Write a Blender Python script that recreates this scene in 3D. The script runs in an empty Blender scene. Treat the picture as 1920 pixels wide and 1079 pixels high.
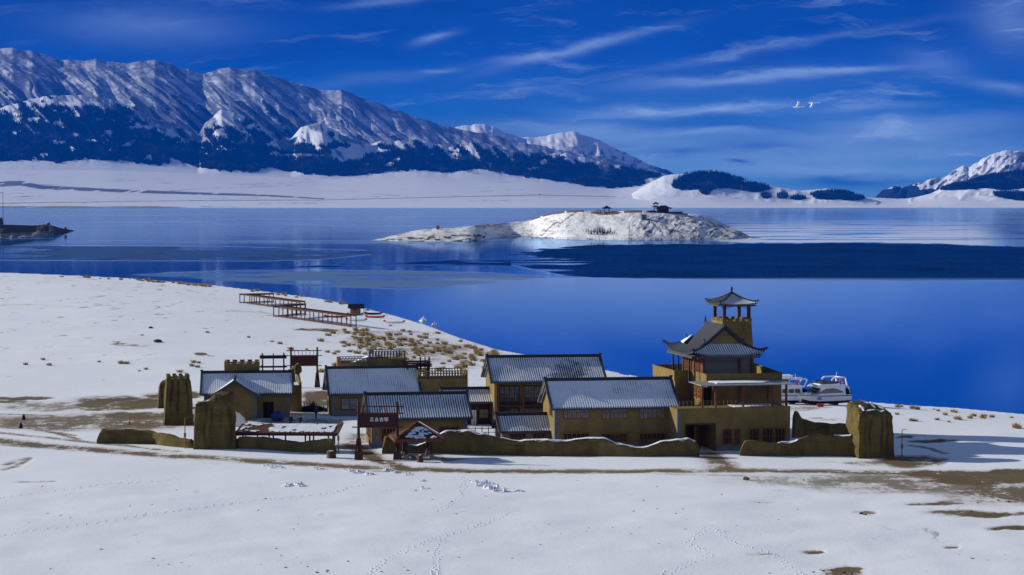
import bpy, bmesh, math, random
import numpy as np
from mathutils import Vector, Matrix
R = math.radians
random.seed(7)
S = bpy.context.scene
COL = S.collection

# ------------------------------------------------------------------ camera
F, CX, CY, HC, HOR = 4000.0, 960.0, 539.5, 30.0, 380.0
PITCH = math.atan((CY - HOR) / F)
cam_d = bpy.data.cameras.new('camera')
cam_d.sensor_width = 36.0
cam_d.lens = 36.0 * F / 1920.0
cam_d.clip_start = 1.0
cam_d.clip_end = 90000.0
cam = bpy.data.objects.new('camera', cam_d)
COL.objects.link(cam)
cam.location = (0, 0, HC)
cam.rotation_euler = (math.pi / 2 - PITCH, 0, 0)
S.camera = cam
S.view_settings.view_transform = 'Standard'
S.view_settings.look = 'None'
S.view_settings.gamma = 1.0
S.view_settings.exposure = 0.26
S.cycles.max_bounces = 6
S.cycles.volume_bounces = 0
S.cycles.use_denoising = True

# ------------------------------------------------------------------ node helpers
class NT:
    def __init__(s, nt):
        s.nt = nt; nt.nodes.clear(); s.x = 0
    def n(s, t, **kw):
        nd = s.nt.nodes.new(t); s.x += 180; nd.location = (s.x, 0)
        for k, v in kw.items(): setattr(nd, k, v)
        return nd
    def put(s, sock, v):
        if isinstance(v, bpy.types.NodeSocket): s.nt.links.new(v, sock)
        elif v is not None:
            if sock.type == 'RGBA' and len(v) == 3: v = (*v, 1)
            sock.default_value = v
    def m(s, op, a, b=None, c=None, clamp=False):
        nd = s.n('ShaderNodeMath', operation=op, use_clamp=clamp)
        s.put(nd.inputs[0], a)
        if b is not None: s.put(nd.inputs[1], b)
        if c is not None: s.put(nd.inputs[2], c)
        return nd.outputs[0]
    def ss(s, v, a, b, lo=0.0, hi=1.0):
        nd = s.n('ShaderNodeMapRange', interpolation_type='SMOOTHSTEP')
        s.put(nd.inputs[0], v); s.put(nd.inputs[1], a); s.put(nd.inputs[2], b)
        s.put(nd.inputs[3], lo); s.put(nd.inputs[4], hi)
        return nd.outputs[0]
    def mix(s, f, a, b, mode='MIX'):
        nd = s.n('ShaderNodeMix', data_type='RGBA', blend_type=mode)
        s.put(nd.inputs[0], f); s.put(nd.inputs[6], a); s.put(nd.inputs[7], b)
        return nd.outputs[2]
    def noise(s, vec, scale, detail=3.0, rough=0.55, dist=0.0):
        nd = s.n('ShaderNodeTexNoise')
        if vec is not None: s.put(nd.inputs['Vector'], vec)
        nd.inputs['Scale'].default_value = scale
        nd.inputs['Detail'].default_value = detail
        nd.inputs['Roughness'].default_value = rough
        nd.inputs['Distortion'].default_value = dist
        return nd.outputs[0]
    def xyz(s, x, y, z):
        nd = s.n('ShaderNodeCombineXYZ')
        s.put(nd.inputs[0], x); s.put(nd.inputs[1], y); s.put(nd.inputs[2], z)
        return nd.outputs[0]
    def sep(s, v):
        nd = s.n('ShaderNodeSeparateXYZ'); s.put(nd.inputs[0], v)
        return nd.outputs
    def scl(s, v, sc):
        nd = s.n('ShaderNodeVectorMath', operation='MULTIPLY')
        s.put(nd.inputs[0], v); nd.inputs[1].default_value = sc
        return nd.outputs[0]
    def attr(s, name):
        return s.n('ShaderNodeAttribute', attribute_name=name).outputs['Fac']
    def bump(s, h, strength, dist):
        nd = s.n('ShaderNodeBump')
        nd.inputs['Strength'].default_value = strength
        nd.inputs['Distance'].default_value = dist
        s.put(nd.inputs['Height'], h)
        return nd.outputs[0]

# ------------------------------------------------------------------ sun and sky
SUN_EL, SUN_AZ = R(20), R(-72)            # azimuth from +Y (view direction), negative = left
sd = Vector((math.sin(SUN_AZ) * math.cos(SUN_EL), math.cos(SUN_AZ) * math.cos(SUN_EL), math.sin(SUN_EL)))
ld = bpy.data.lights.new('sun', 'SUN')
ld.energy = 5.0
ld.angle = R(0.5)
ld.color = (1.0, 0.95, 0.84)
sun = bpy.data.objects.new('sun', ld)
COL.objects.link(sun)
sun.rotation_euler = sd.to_track_quat('Z', 'Y').to_euler()
sun.location = sd * 400

W = bpy.data.worlds.new('World')
S.world = W
W.use_nodes = True
t = NT(W.node_tree)
sky = t.n('ShaderNodeTexSky', sky_type='NISHITA')
sky.sun_disc = False
sky.sun_elevation = SUN_EL
sky.sun_rotation = SUN_AZ
sky.altitude = 2000
sky.air_density = 1.0
sky.dust_density = 0.3
sky.ozone_density = 3.0
gen = t.n('ShaderNodeTexCoord').outputs['Generated']
dx, dy, dz = t.sep(gen)
ady = t.m('MAXIMUM', t.m('ABSOLUTE', dy), 0.05)
U = t.m('MULTIPLY_ADD', t.m('DIVIDE', dx, ady), 4000.0, 960.0)
V = t.m('SUBTRACT', 380.0, t.m('MULTIPLY', t.m('DIVIDE', dz, ady), 4000.0))
UV = t.xyz(t.m('MULTIPLY', U, 0.001), t.m('MULTIPLY', V, 0.001), 0.0)
wob = t.noise(t.scl(UV, (2.2, 7.0, 1)), 1.6, 4.0, 0.6)
wob2 = t.noise(t.scl(UV, (5.0, 22.0, 1)), 1.0, 5.0, 0.65)
Vw = t.m('ADD', V, t.m('MULTIPLY_ADD', wob, 90.0, -45.0))
Vw = t.m('ADD', Vw, t.m('MULTIPLY', t.m('SUBTRACT', U, 960.0), 0.03))
el = t.m('DIVIDE', t.m('SUBTRACT', 380.0, V), 400.0)       # 0 at the horizon, 1 at 5.7 degrees up
ramp = t.n('ShaderNodeValToRGB')
t.put(ramp.inputs[0], t.m('MULTIPLY', el, 0.25, clamp=True))
cr = ramp.color_ramp
for pos, c in ((0.0, (0.12, 0.31, 0.52)), (0.04, (0.055, 0.255, 0.55)), (0.10, (0.004, 0.145, 0.50)), (0.17, (0.0, 0.070, 0.39)),
               (0.25, (0.0, 0.029, 0.21)), (0.5, (0.0, 0.046, 0.24)), (1.0, (0.015, 0.07, 0.24))):
    e = cr.elements.new(pos); e.color = (*c, 1)
cr.elements.remove(cr.elements[0]); cr.elements.remove(cr.elements[-1])
base = t.mix(0.025, ramp.outputs[0], t.mix(1.0, sky.outputs[0], (0.10, 0.10, 0.10), 'MULTIPLY'))
# left side of the sky a little deeper
base = t.mix(t.ss(U, 1300.0, -100.0, 0.0, 0.35), base, t.mix(1.0, base, (0.4, 0.55, 0.62), 'MULTIPLY'))
patch = t.ss(t.noise(t.scl(t.xyz(t.m('MULTIPLY', U, 0.001), t.m('MULTIPLY', Vw, 0.001), 3.0), (1.7, 9.0, 1)), 1.0, 4.0, 0.6), 0.42, 0.68)
base = t.mix(t.m('MULTIPLY', patch, t.ss(V, 400.0, 150.0, .12, .5)), base, t.mix(1.0, base, (0.3, 0.42, 0.55), 'MULTIPLY'))
def streak(cx, cy, a, b, ang, wisp=0.5):
    ca, sa = math.cos(R(ang)), math.sin(R(ang))
    u = t.m('SUBTRACT', U, float(cx)); v = t.m('SUBTRACT', t.m('MULTIPLY_ADD', wob, 40.0, t.m('MULTIPLY_ADD', wob2, 26.0, V)), float(cy) + 33)
    up = t.m('ADD', t.m('MULTIPLY', u, ca / a), t.m('MULTIPLY', v, sa / a))
    vp = t.m('ADD', t.m('MULTIPLY', u, -sa / b), t.m('MULTIPLY', v, ca / b))
    d = t.m('ADD', t.m('MULTIPLY', up, up), t.m('MULTIPLY', vp, vp))
    e = t.m('EXPONENT', t.m('MULTIPLY', d, -1.0))
    return t.m('MULTIPLY', e, t.m('MULTIPLY_ADD', wob2, 2.0 * wisp, 1.0 - wisp))
light = None
for (cx, cy, a, b, ang, st) in (
        (1420, 145, 190, 9, -4, .62), (1590, 132, 90, 6, -2, .35), (1090, 92, 140, 9, -14, .5), (980, 112, 60, 7, -6, .25),
        (1290, 206, 210, 12, -2, .5), (1620, 205, 110, 7, -4, .3), (1690, 240, 220, 24, -2, .42), (815, 73, 36, 8, -14, .45),
        (822, 131, 30, 5, 0, .35), (270, 50, 160, 34, 2, .3), (1890, 40, 70, 50, 20, .35), (1880, 165, 60, 12, 10, .35),
        (1560, 318, 330, 12, 0, .4), (1350, 160, 420, 40, -3, .08), (1700, 290, 300, 16, -2, .25), (1180, 300, 200, 10, 0, .2), (1100, 240, 160, 12, 2, .22), (1120, 255, 220, 20, 3, .28), (1750, 120, 60, 26, 10, .2), (720, 4, 90, 8, -5, .3),
        (1500, 275, 420, 30, 0, .25), (1450, 90, 300, 8, -10, .18), (700, 150, 200, 12, -8, .12), (1330, 250, 120, 5, -2, .3)):
    e = t.m('MULTIPLY', streak(cx, cy, a, b, ang), st)
    light = e if light is None else t.m('ADD', light, e)
gate = t.ss(U, 200.0, 1500.0, 0.3, 1.0)
wisps = t.m('MULTIPLY', t.ss(t.noise(t.scl(t.xyz(t.m('MULTIPLY', U, 0.001), t.m('MULTIPLY', Vw, 0.001), 0.0), (2.6, 20.0, 1)), 1.3, 6.0, 0.6), 0.52, 0.8), gate)
light = t.m('MULTIPLY', t.m('ADD', light, t.m('MULTIPLY', wisps, 0.6), clamp=True), t.ss(V, -350.0, -20.0, .25, 1.0))
dark = None
for (cx, cy, a, b, ang, st) in ((1420, 273, 80, 11, 1, .55), (1384, 304, 22, 3, 0, .7), (1270, 283, 60, 6, -1, .5), (1400, 240, 190, 7, 1, .45),
                                (1570, 336, 60, 12, 2, .45), (1650, 340, 180, 14, 0, .42), (1690, 75, 90, 6, 2, .3), (990, 215, 60, 8, 0, .3), (100, 70, 200, 60, 0, .2)):
    e = t.m('MULTIPLY', streak(cx, cy, a, b, ang), st)
    dark = e if dark is None else t.m('ADD', dark, e)
skyc = t.mix(light, base, (0.42, 0.60, 0.86))
skyc = t.mix(t.m('MINIMUM', dark, 0.85), skyc, (0.012, 0.09, 0.38))
# high and behind: ordinary daylight sky, so that things in the shade get a normal fill
high = t.ss(dz, 0.22, 0.55)
skyc = t.mix(high, skyc, t.mix(1.0, sky.outputs[0], (0.042, 0.060, 0.070), 'MULTIPLY'))
bg = t.n('ShaderNodeBackground')
t.put(bg.inputs[0], skyc)
bg.inputs[1].default_value = 0.92
out = t.n('ShaderNodeOutputWorld')
t.nt.links.new(bg.outputs[0], out.inputs[0])

# ------------------------------------------------------------------ picture <-> place
ca, sa = math.cos(PITCH), math.sin(PITCH)
def ray(px, py):
    w = (CY - py) / F
    return ((px - CX) / F, ca + w * sa, -sa + w * ca)
def unp(px, py, z=0.0):                    # point of the plane z seen at that place
    d = ray(px, py); k = (z - HC) / d[2]
    return (d[0] * k, d[1] * k)
def zat(py, Y):
    d = ray(CX, py); return HC + Y / d[1] * d[2]
def xat(px, py, Y):
    d = ray(px, py); return Y / d[1] * d[0]

# ------------------------------------------------------------------ noise
def _hash(ix, iy, seed):
    h = (ix.astype(np.int64) * 374761393 + iy.astype(np.int64) * 668265263 + seed * 982451653) & 0xffffffff
    h = ((h ^ (h >> 13)) * 1274126177) & 0xffffffff
    return ((h ^ (h >> 16)) & 0xffff) / 65535.0
def vnoise(x, y, seed=0):
    x = np.asarray(x, float); y = np.asarray(y, float)
    ix, iy = np.floor(x), np.floor(y); fx, fy = x - ix, y - iy
    fx = fx * fx * (3 - 2 * fx); fy = fy * fy * (3 - 2 * fy)
    a = _hash(ix, iy, seed); b = _hash(ix + 1, iy, seed); c = _hash(ix, iy + 1, seed); d = _hash(ix + 1, iy + 1, seed)
    return (a * (1 - fx) + b * fx) * (1 - fy) + (c * (1 - fx) + d * fx) * fy
def fbm(x, y, seed=0, n=4, rough=0.5):
    s, a, tot = 0, 1.0, 0
    for i in range(n):
        s = s + a * vnoise(x * 2 ** i + 17.3 * i, y * 2 ** i - 9.1 * i, seed + i); tot += a; a *= rough
    return s / tot
def ridged(x, y, seed=0, n=3):
    s, a, tot = 0, 1.0, 0
    for i in range(n):
        s = s + a * (1 - np.abs(2 * vnoise(x * 2 ** i + 5.3 * i, y * 2 ** i + 3.7 * i, seed + i) - 1)); tot += a; a *= .5
    return s / tot
def sstep(a, b, x):
    q = np.clip((x - a) / (b - a), 0, 1); return q * q * (3 - 2 * q)
def curve(pts):
    P = np.array(pts, float)
    return lambda x: np.interp(x, P[:, 0], P[:, 1])
def scurve(pts, w=8.0):                    # the same, with its corners rounded
    P = np.array(pts, float); xs = np.arange(P[0, 0], P[-1, 0] + 1, 1.0); ys = np.interp(xs, P[:, 0], P[:, 1])
    k = np.exp(-.5 * (np.arange(-int(3 * w), int(3 * w) + 1) / w) ** 2); k /= k.sum(); n = len(k) // 2
    ys = np.convolve(np.pad(ys, n, mode='reflect', reflect_type='odd'), k, mode='valid')
    return lambda x: np.interp(x, xs, ys)

# ------------------------------------------------------------------ materials of the setting
def newmat(name):
    m = bpy.data.materials.new(name); m.use_nodes = True
    return m, NT(m.node_tree)
def finish(t, color, rough=0.8, normal=None, metal=0.0, spec=None, emis=None):
    p = t.n('ShaderNodeBsdfPrincipled')
    t.put(p.inputs['Base Color'], color); t.put(p.inputs['Roughness'], rough)
    t.put(p.inputs['Metallic'], metal)
    if spec is not None: t.put(p.inputs['Specular IOR Level'], spec)
    if normal is not None: t.put(p.inputs['Normal'], normal)
    o = t.n('ShaderNodeOutputMaterial')
    t.nt.links.new(p.outputs[0], o.inputs[0])
    return p

def mat_ground():
    m, t = newmat('snowy_ground')
    pos = t.n('ShaderNodeNewGeometry').outputs['Position']
    n1 = t.noise(t.scl(pos, (0.16, 0.5, 0.3)), 1.0, 6, 0.65)
    n2 = t.noise(t.scl(pos, (1.0, 1.0, 1.0)), 1.6, 4, 0.7)
    n3 = t.noise(t.scl(pos, (0.03, 0.09, 0.1)), 1.0, 3, 0.5)
    n4 = t.noise(t.scl(pos, (1, 1, 1)), 5.5, 2, 0.6)
    n5 = t.noise(t.scl(pos, (.26, .11, .2)), 1.0, 5, .7)
    n6 = t.noise(t.scl(pos, (.20, .065, .2)), 1.0, 5, .75)
    d = t.attr('dirt')
    v = t.m('ADD', d, t.m('MULTIPLY_ADD', n1, 1.1, -0.55))
    v = t.m('ADD', v, t.m('MULTIPLY_ADD', n2, 1.3, -0.65))
    v = t.m('ADD', v, t.m('MULTIPLY_ADD', n5, 2.4, -1.2))
    f = t.m('MULTIPLY', t.ss(v, 0.22, 0.62), t.ss(d, 0.02, 0.72))
    # crumbs of earth and dead grass on the open slope
    g = t.attr('grassy')
    spk = t.ss(t.m('ADD', t.m('MULTIPLY', n2, 0.55), t.m('MULTIPLY', n1, 0.45)), t.m('MULTIPLY_ADD', g, -0.13, 0.75), t.m('MULTIPLY_ADD', g, -0.13, 0.80))
    spk = t.m('MAXIMUM', spk, t.ss(n6, t.m('MULTIPLY_ADD', g, -0.08, 0.65), t.m('MULTIPLY_ADD', g, -0.08, 0.71)))
    f = t.m('MAXIMUM', f, t.m('MULTIPLY', spk, t.m('MULTIPLY_ADD', g, 0.5, 0.25, clamp=True)))
    dirtc = t.mix(n3, (0.085, 0.056, 0.020), (0.23, 0.165, 0.075))
    dirtc = t.mix(t.m('MULTIPLY', n4, 0.6), dirtc, (0.085, 0.062, 0.028))
    snowc = t.mix(t.m('MULTIPLY_ADD', n5, .6, t.m('MULTIPLY', n3, .4)), (0.76, 0.79, 0.84), (0.88, 0.90, 0.92))
    snowc = t.mix(t.m('MULTIPLY', t.ss(d, 0.0, 0.6), 0.4), snowc, (0.55, 0.45, 0.33))
    c = t.mix(f, snowc, dirtc)
    h = t.m('ADD', t.m('MULTIPLY', n2, 1.0), t.m('MULTIPLY', n4, 0.55))
    h = t.m('ADD', h, t.m('MULTIPLY', n1, 1.6))
    finish(t, c, 0.85, t.bump(h, 0.42, 0.07), spec=0.2)
    return m

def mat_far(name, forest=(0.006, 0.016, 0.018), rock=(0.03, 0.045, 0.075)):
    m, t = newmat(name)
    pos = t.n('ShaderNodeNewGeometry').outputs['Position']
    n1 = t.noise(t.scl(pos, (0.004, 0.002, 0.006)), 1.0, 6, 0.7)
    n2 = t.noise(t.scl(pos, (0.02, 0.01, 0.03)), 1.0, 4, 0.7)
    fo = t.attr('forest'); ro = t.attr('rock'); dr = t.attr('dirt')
    rk = t.ss(t.m('ADD', ro, t.m('MULTIPLY_ADD', n1, 0.7, t.m("MULTIPLY_ADD", n2, 0.5, -0.6))), 0.42, 0.75)  # this mask also carries shade painted onto the main range and foothills
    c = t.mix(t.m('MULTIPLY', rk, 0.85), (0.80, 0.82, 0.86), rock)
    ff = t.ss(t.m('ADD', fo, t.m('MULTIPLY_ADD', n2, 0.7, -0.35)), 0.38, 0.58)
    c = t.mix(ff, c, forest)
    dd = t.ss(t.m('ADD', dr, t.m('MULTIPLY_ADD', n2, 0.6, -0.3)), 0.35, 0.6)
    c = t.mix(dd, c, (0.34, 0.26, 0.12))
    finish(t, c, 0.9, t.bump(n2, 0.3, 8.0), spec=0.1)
    return m

# ------------------------------------------------------------------ mesh helpers
def link(name, me, parent=None, kind=None):
    o = bpy.data.objects.new(name, me)
    COL.objects.link(o)
    if parent is not None: o.parent = parent
    if kind: o['kind'] = kind
    return o
def grid_mesh(name, X, Y, Z, mat, attrs=None, smooth=True):
    ny, nx = X.shape
    v = np.stack([X, Y, Z], -1).reshape(-1, 3)
    i = np.arange((ny - 1) * (nx - 1)); r, c = i // (nx - 1), i % (nx - 1)
    a = r * nx + c
    f = np.stack([a, a + 1, a + nx + 1, a + nx], -1)
    # keep normals pointing up
    me = bpy.data.meshes.new(name)
    me.from_pydata(v.tolist(), [], f.tolist())
    if me.polygons[0].normal.z < 0:
        me.clear_geometry(); me.from_pydata(v.tolist(), [], f[:, ::-1].tolist())
    for k, val in (attrs or {}).items():
        at = me.attributes.new(k, 'FLOAT', 'POINT')
        at.data.foreach_set('value', np.ascontiguousarray(val, dtype=np.float32).reshape(-1))
    if smooth: me.shade_smooth()
    me.materials.append(mat)
    return me

# ------------------------------------------------------------------ near ground
LAKE = -3.0
SHORE = [(-2500, 470), (-900, 492), (-300, 503), (0, 511), (100, 515), (250, 522), (400, 535), (500, 547), (600, 560), (680, 577), (740, 592),
         (800, 610), (860, 633), (930, 655), (1000, 668), (1060, 678), (1130, 693), (1190, 705), (1260, 716), (1330, 727), (1400, 737), (1480, 746), (1560, 750),
         (1640, 755), (1700, 760), (1790, 765), (1920, 777), (2100, 792), (2500, 830), (4000, 960)]
shore_py = curve(SHORE)
_sp = np.array([unp(a, b, LAKE) for a, b in SHORE])
def shore_dist(X, Y):
    d = np.full(X.shape, 1e9)
    for i in range(len(_sp) - 1):
        a, b = _sp[i], _sp[i + 1]; ab = b - a; L = ab @ ab
        k = np.clip(((X - a[0]) * ab[0] + (Y - a[1]) * ab[1]) / L, 0, 1)
        d = np.minimum(d, np.hypot(X - a[0] - k * ab[0], Y - a[1] - k * ab[1]))
    return d
def to_px(X, Y, Z):
    yc = Y * ca - (Z - HC) * sa
    zc = Y * sa + (Z - HC) * ca
    yc = np.maximum(yc, 1e-3)
    return CX + F * X / yc, CY - F * zc / yc
def ground_z(X, Y):
    X = np.asarray(X, float); Y = np.asarray(Y, float)
    px, py = to_px(X, Y, LAKE)
    land = np.where(Y > 40, py - shore_py(px), 100.0)
    d = shore_dist(X, Y) * np.sign(land)
    wid = 45.0 + 45.0 * sstep(25, -60, X)
    z = LAKE + 3.0 * sstep(0, 1, np.clip(d / wid, 0, 1) ** 0.75) - 1.2 * sstep(0, -6, d)
    z = z + sstep(2, 60, d) * ((fbm(X / 22, Y / 22, 3, 3) - .5) * 0.5)
    near = sstep(236, 215, Y)
    z = z + near * ((fbm(X / 9, Y / 9, 5, 3) - .5) * 0.35)
    # flatten the built-up area
    return z
def G(px, py):
    z = 0.0
    for _ in range(8):
        x, y = unp(px, py, z); z = float(ground_z(np.array([x]), np.array([y]))[0])
    return x, y, z

def ell(px, py, cx, cy, rx, ry, s=1.0, p=1.0):
    d = ((px - cx) / rx) ** 2 + ((py - cy) / ry) ** 2
    return s * np.clip(1.35 - d, 0, 1) ** p
def stroke(px, py, pts, w, s=1.0):
    out = np.zeros_like(px)
    P = np.array(pts, float)
    for i in range(len(P) - 1):
        a, b = P[i], P[i + 1]
        # vertical distances matter: the ground is seen at a grazing angle
        ax, ay, bx, by = a[0] * .12, a[1], b[0] * .12, b[1]
        dx, dy = bx - ax, by - ay; L = dx * dx + dy * dy
        k = np.clip(((px * .12 - ax) * dx + (py - ay) * dy) / L, 0, 1)
        d = np.hypot(px * .12 - ax - k * dx, py - ay - k * dy)
        out = np.maximum(out, s * np.clip(1.3 - d / w, 0, 1))
    return out
DIRT_STROKES = [
    ([(-200, 812), (0, 826), (80, 836), (160, 842), (250, 849), (400, 859), (560, 869), (700, 877), (850, 882), (1000, 884)], 5.6, .66),
    ([(1000, 884), (1150, 884), (1300, 882), (1450, 882), (1600, 885), (1750, 889), (1950, 894), (2200, 900)], 5.6, .64),
    ([(-200, 800), (0, 812), (90, 820), (200, 832), (330, 846)], 2.2, .55),
    ([(0, 834), (60, 838), (140, 846)], 2.0, .5), ([(-100, 797), (60, 804), (140, 815)], 1.6, .6), ([(70, 806), (110, 812), (145, 822)], 1.6, .6),
    ([(760, 878), (722, 866), (700, 857), (680, 846), (668, 838), (655, 832)], 3.6, .75), ([(640, 842), (655, 836), (672, 826), (676, 815)], 4.0, .5),
    ([(1365, 882), (1352, 870), (1340, 858), (1325, 850)], 4.5, .62), ([(1330, 880), (1345, 868), (1330, 852)], 3.0, .5),
    ([(1150, 886), (1400, 892), (1700, 905), (1900, 930)], 3.0, .36),
    ([(0, 776), (120, 780), (200, 783)], 2.0, .55), ([(0, 792), (160, 797), (300, 800)], 2.6, .45),
    ([(10, 872), (55, 858), (30, 875), (5, 882)], 1.4, .52), ([(38, 903), (98, 902)], 1.5, .55),
    ([(1390, 941), (1480, 944)], 1.0, .42), ([(0, 572), (60, 572), (170, 578)], 1.0, .35), ([(430, 583), (500, 588)], 1.0, .5),
    ([(1705, 835), (1745, 842), (1770, 850)], 1.6, .6), ([(1480, 724 + 134), (1560, 862)], .8, .3), ([(1570, 882 - 16), (1545, 866)], 1.0, .5),
    ([(1700, 816), (1760, 818)], 1.2, .4),
]
DIRT_ELL = [
    (180, 792, 270, 17, .56), (120, 762, 170, 10, .44), (420, 770, 120, 20, .36), (1500, 765, 60, 6, .4),
    (235, 756, 110, 12, .75), (180, 766, 60, 6, .6), (330, 741, 60, 6, .7), (255, 779, 70, 7, .8), (210, 745, 40, 4, .5), (40, 747, 60, 3.2, .8), (15, 753, 30, 2.5, .7),
    (280, 795, 100, 8, .62), (350, 780, 60, 9, .8), (140, 793, 80, 5, .5), (420, 815, 60, 5, .4),
    (1840, 897, 130, 15, .72), (1760, 888, 70, 7, .8), (1900, 886, 60, 8, .78), (1705, 866, 70, 12, .66), (1640, 868, 60, 5, .5), (1730, 905, 260, 22, .50), (1880, 925, 120, 25, .58),
    (1550, 900, 200, 14, .40), (1850, 965, 80, 6, .7), (1790, 960, 60, 5, .6), (1760, 944, 40, 4, .6), (1900, 990, 50, 4, .8), (1740, 945, 40, 3, .6),
    (1590, 1068, 42, 5, .85), (1532, 1035, 26, 2.6, .75), (1435, 1040, 30, 2, .5), (1622, 961, 20, 3.2, .6), (1785, 1026, 12, 3, .7), (1872, 892, 30, 4, .7),
    (1750, 827, 40, 3.4, .85), (1700, 819, 20, 3, .6), (595, 742, 36, 9, .85), (600, 756, 34, 8, .8), (575, 766, 40, 10, .6), (560, 790, 90, 7, .48), (640, 752, 30, 8, .5),
    (612, 620, 36, 3.5, .8), (575, 619, 26, 2, .6), (375, 664, 20, 3, .75), (398, 667, 10, 2, .7), (760, 600, 30, 2, .2), (300, 642, 14, 2, .5), (165, 634, 20, 1.4, .5), (230, 645, 26, 1.4, .6),
    (250, 648, 20, 1.2, .5), (120, 630, 14, 1.2, .45), (215, 642, 14, 1.2, .5), (140, 650, 30, 1.0, .35), (720, 624, 120, 4, .35), (810, 660, 90, 26, .40), (720, 640, 80, 14, .42),
    (400, 898 - 28, 30, 2, .2), (820, 860, 50, 4, .5), (740, 884, 60, 3, .4), (1040, 885, 30, 1.6, .4), (870, 884, 30, 2, .3), (1480, 785, 60, 2, .3), (1500, 750, 50, 6, .8), (1520, 784, 60, 1.4, .5), (1560, 788, 40, 1.2, .5),
    (700, 826, 50, 5, .6), (470, 868, 40, 1.4, .4), (690, 862, 30, 3, .5),
]
def make_ground():
    px = np.concatenate([[-4200, -2200, -1100, -560, -300, -180], np.arange(-100, 2022, 3.0), [2100, 2220, 2500, 3100, 4200, 6200]])
    py = np.concatenate([[456, 470, 482, 490, 496, 500], np.arange(503, 700, 1.6), np.arange(700, 960, 1.5), np.arange(960, 1100, 2.5), [1130, 1180, 1260, 1400, 1700, 2300, 3600]])
    PX, PY = np.meshgrid(px, py)
    w = (CY - PY) / F
    d0, d1, d2 = (PX - CX) / F, ca + w * sa, -sa + w * ca
    k = (-1.5 - HC) / d2
    X, Y = d0 * k, d1 * k
    # close the sheet behind the camera
    extra = []
    for yy in (-60, -400):
        extra.append((X[-1] * (8 if yy < -100 else 5) , np.full(X.shape[1], float(yy))))
    X = np.vstack([X] + [e[0][None] for e in extra]); Y = np.vstack([Y] + [e[1][None] for e in extra])
    Z = ground_z(X, Y)
    QX, QY = to_px(X, np.maximum(Y, 20.0), Z)
    dirt = np.zeros_like(X)
    wx = QX + (fbm(QX / 40, QY / 8, 11, 3) - .5) * 50
    wy = QY + (fbm(QX / 30, QY / 8, 12, 3) - .5) * 5
    for cx, cy, rx, ry, s in DIRT_ELL: dirt = np.maximum(dirt, ell(wx, wy, cx, cy, rx * 1.08, ry * 1.1, s * 1.08))
    wy2 = QY + (fbm(QX / 60, QY / 20, 13, 2) - .5) * 3
    for pts, w_, s in DIRT_STROKES: dirt = np.maximum(dirt, stroke(QX, wy2, pts, w_, s))
    land = QY - shore_py(QX)
    dirt = np.where((land < 2.2) & (QX > 660) & (QX < 1180), np.maximum(dirt, .35), dirt)
    dirt[-2:] = 0
    Z = Z - 0.10 * dirt * (QY > 700)
    grassy = sstep(800, 560, QY) * (0.35 + 0.65 * sstep(.45, .62, fbm(QX / 120, QY / 16, 21, 3)))
    grassy = np.maximum(grassy, ell(QX, QY, 820, 655, 150, 38, 0.9))
    grassy = np.maximum(grassy, ell(QX, QY, 1850, 1010, 160, 60, 0.5))
    grassy = np.maximum(grassy, sstep(830, 1080, QY) * .25 * (fbm(QX / 90, QY / 30, 22, 3) > .52))
    me = grid_mesh('ground', X, Y, Z, mat_ground(), {'dirt': dirt, 'grassy': grassy})
    link('ground', me, kind='structure')
make_ground()

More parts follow.
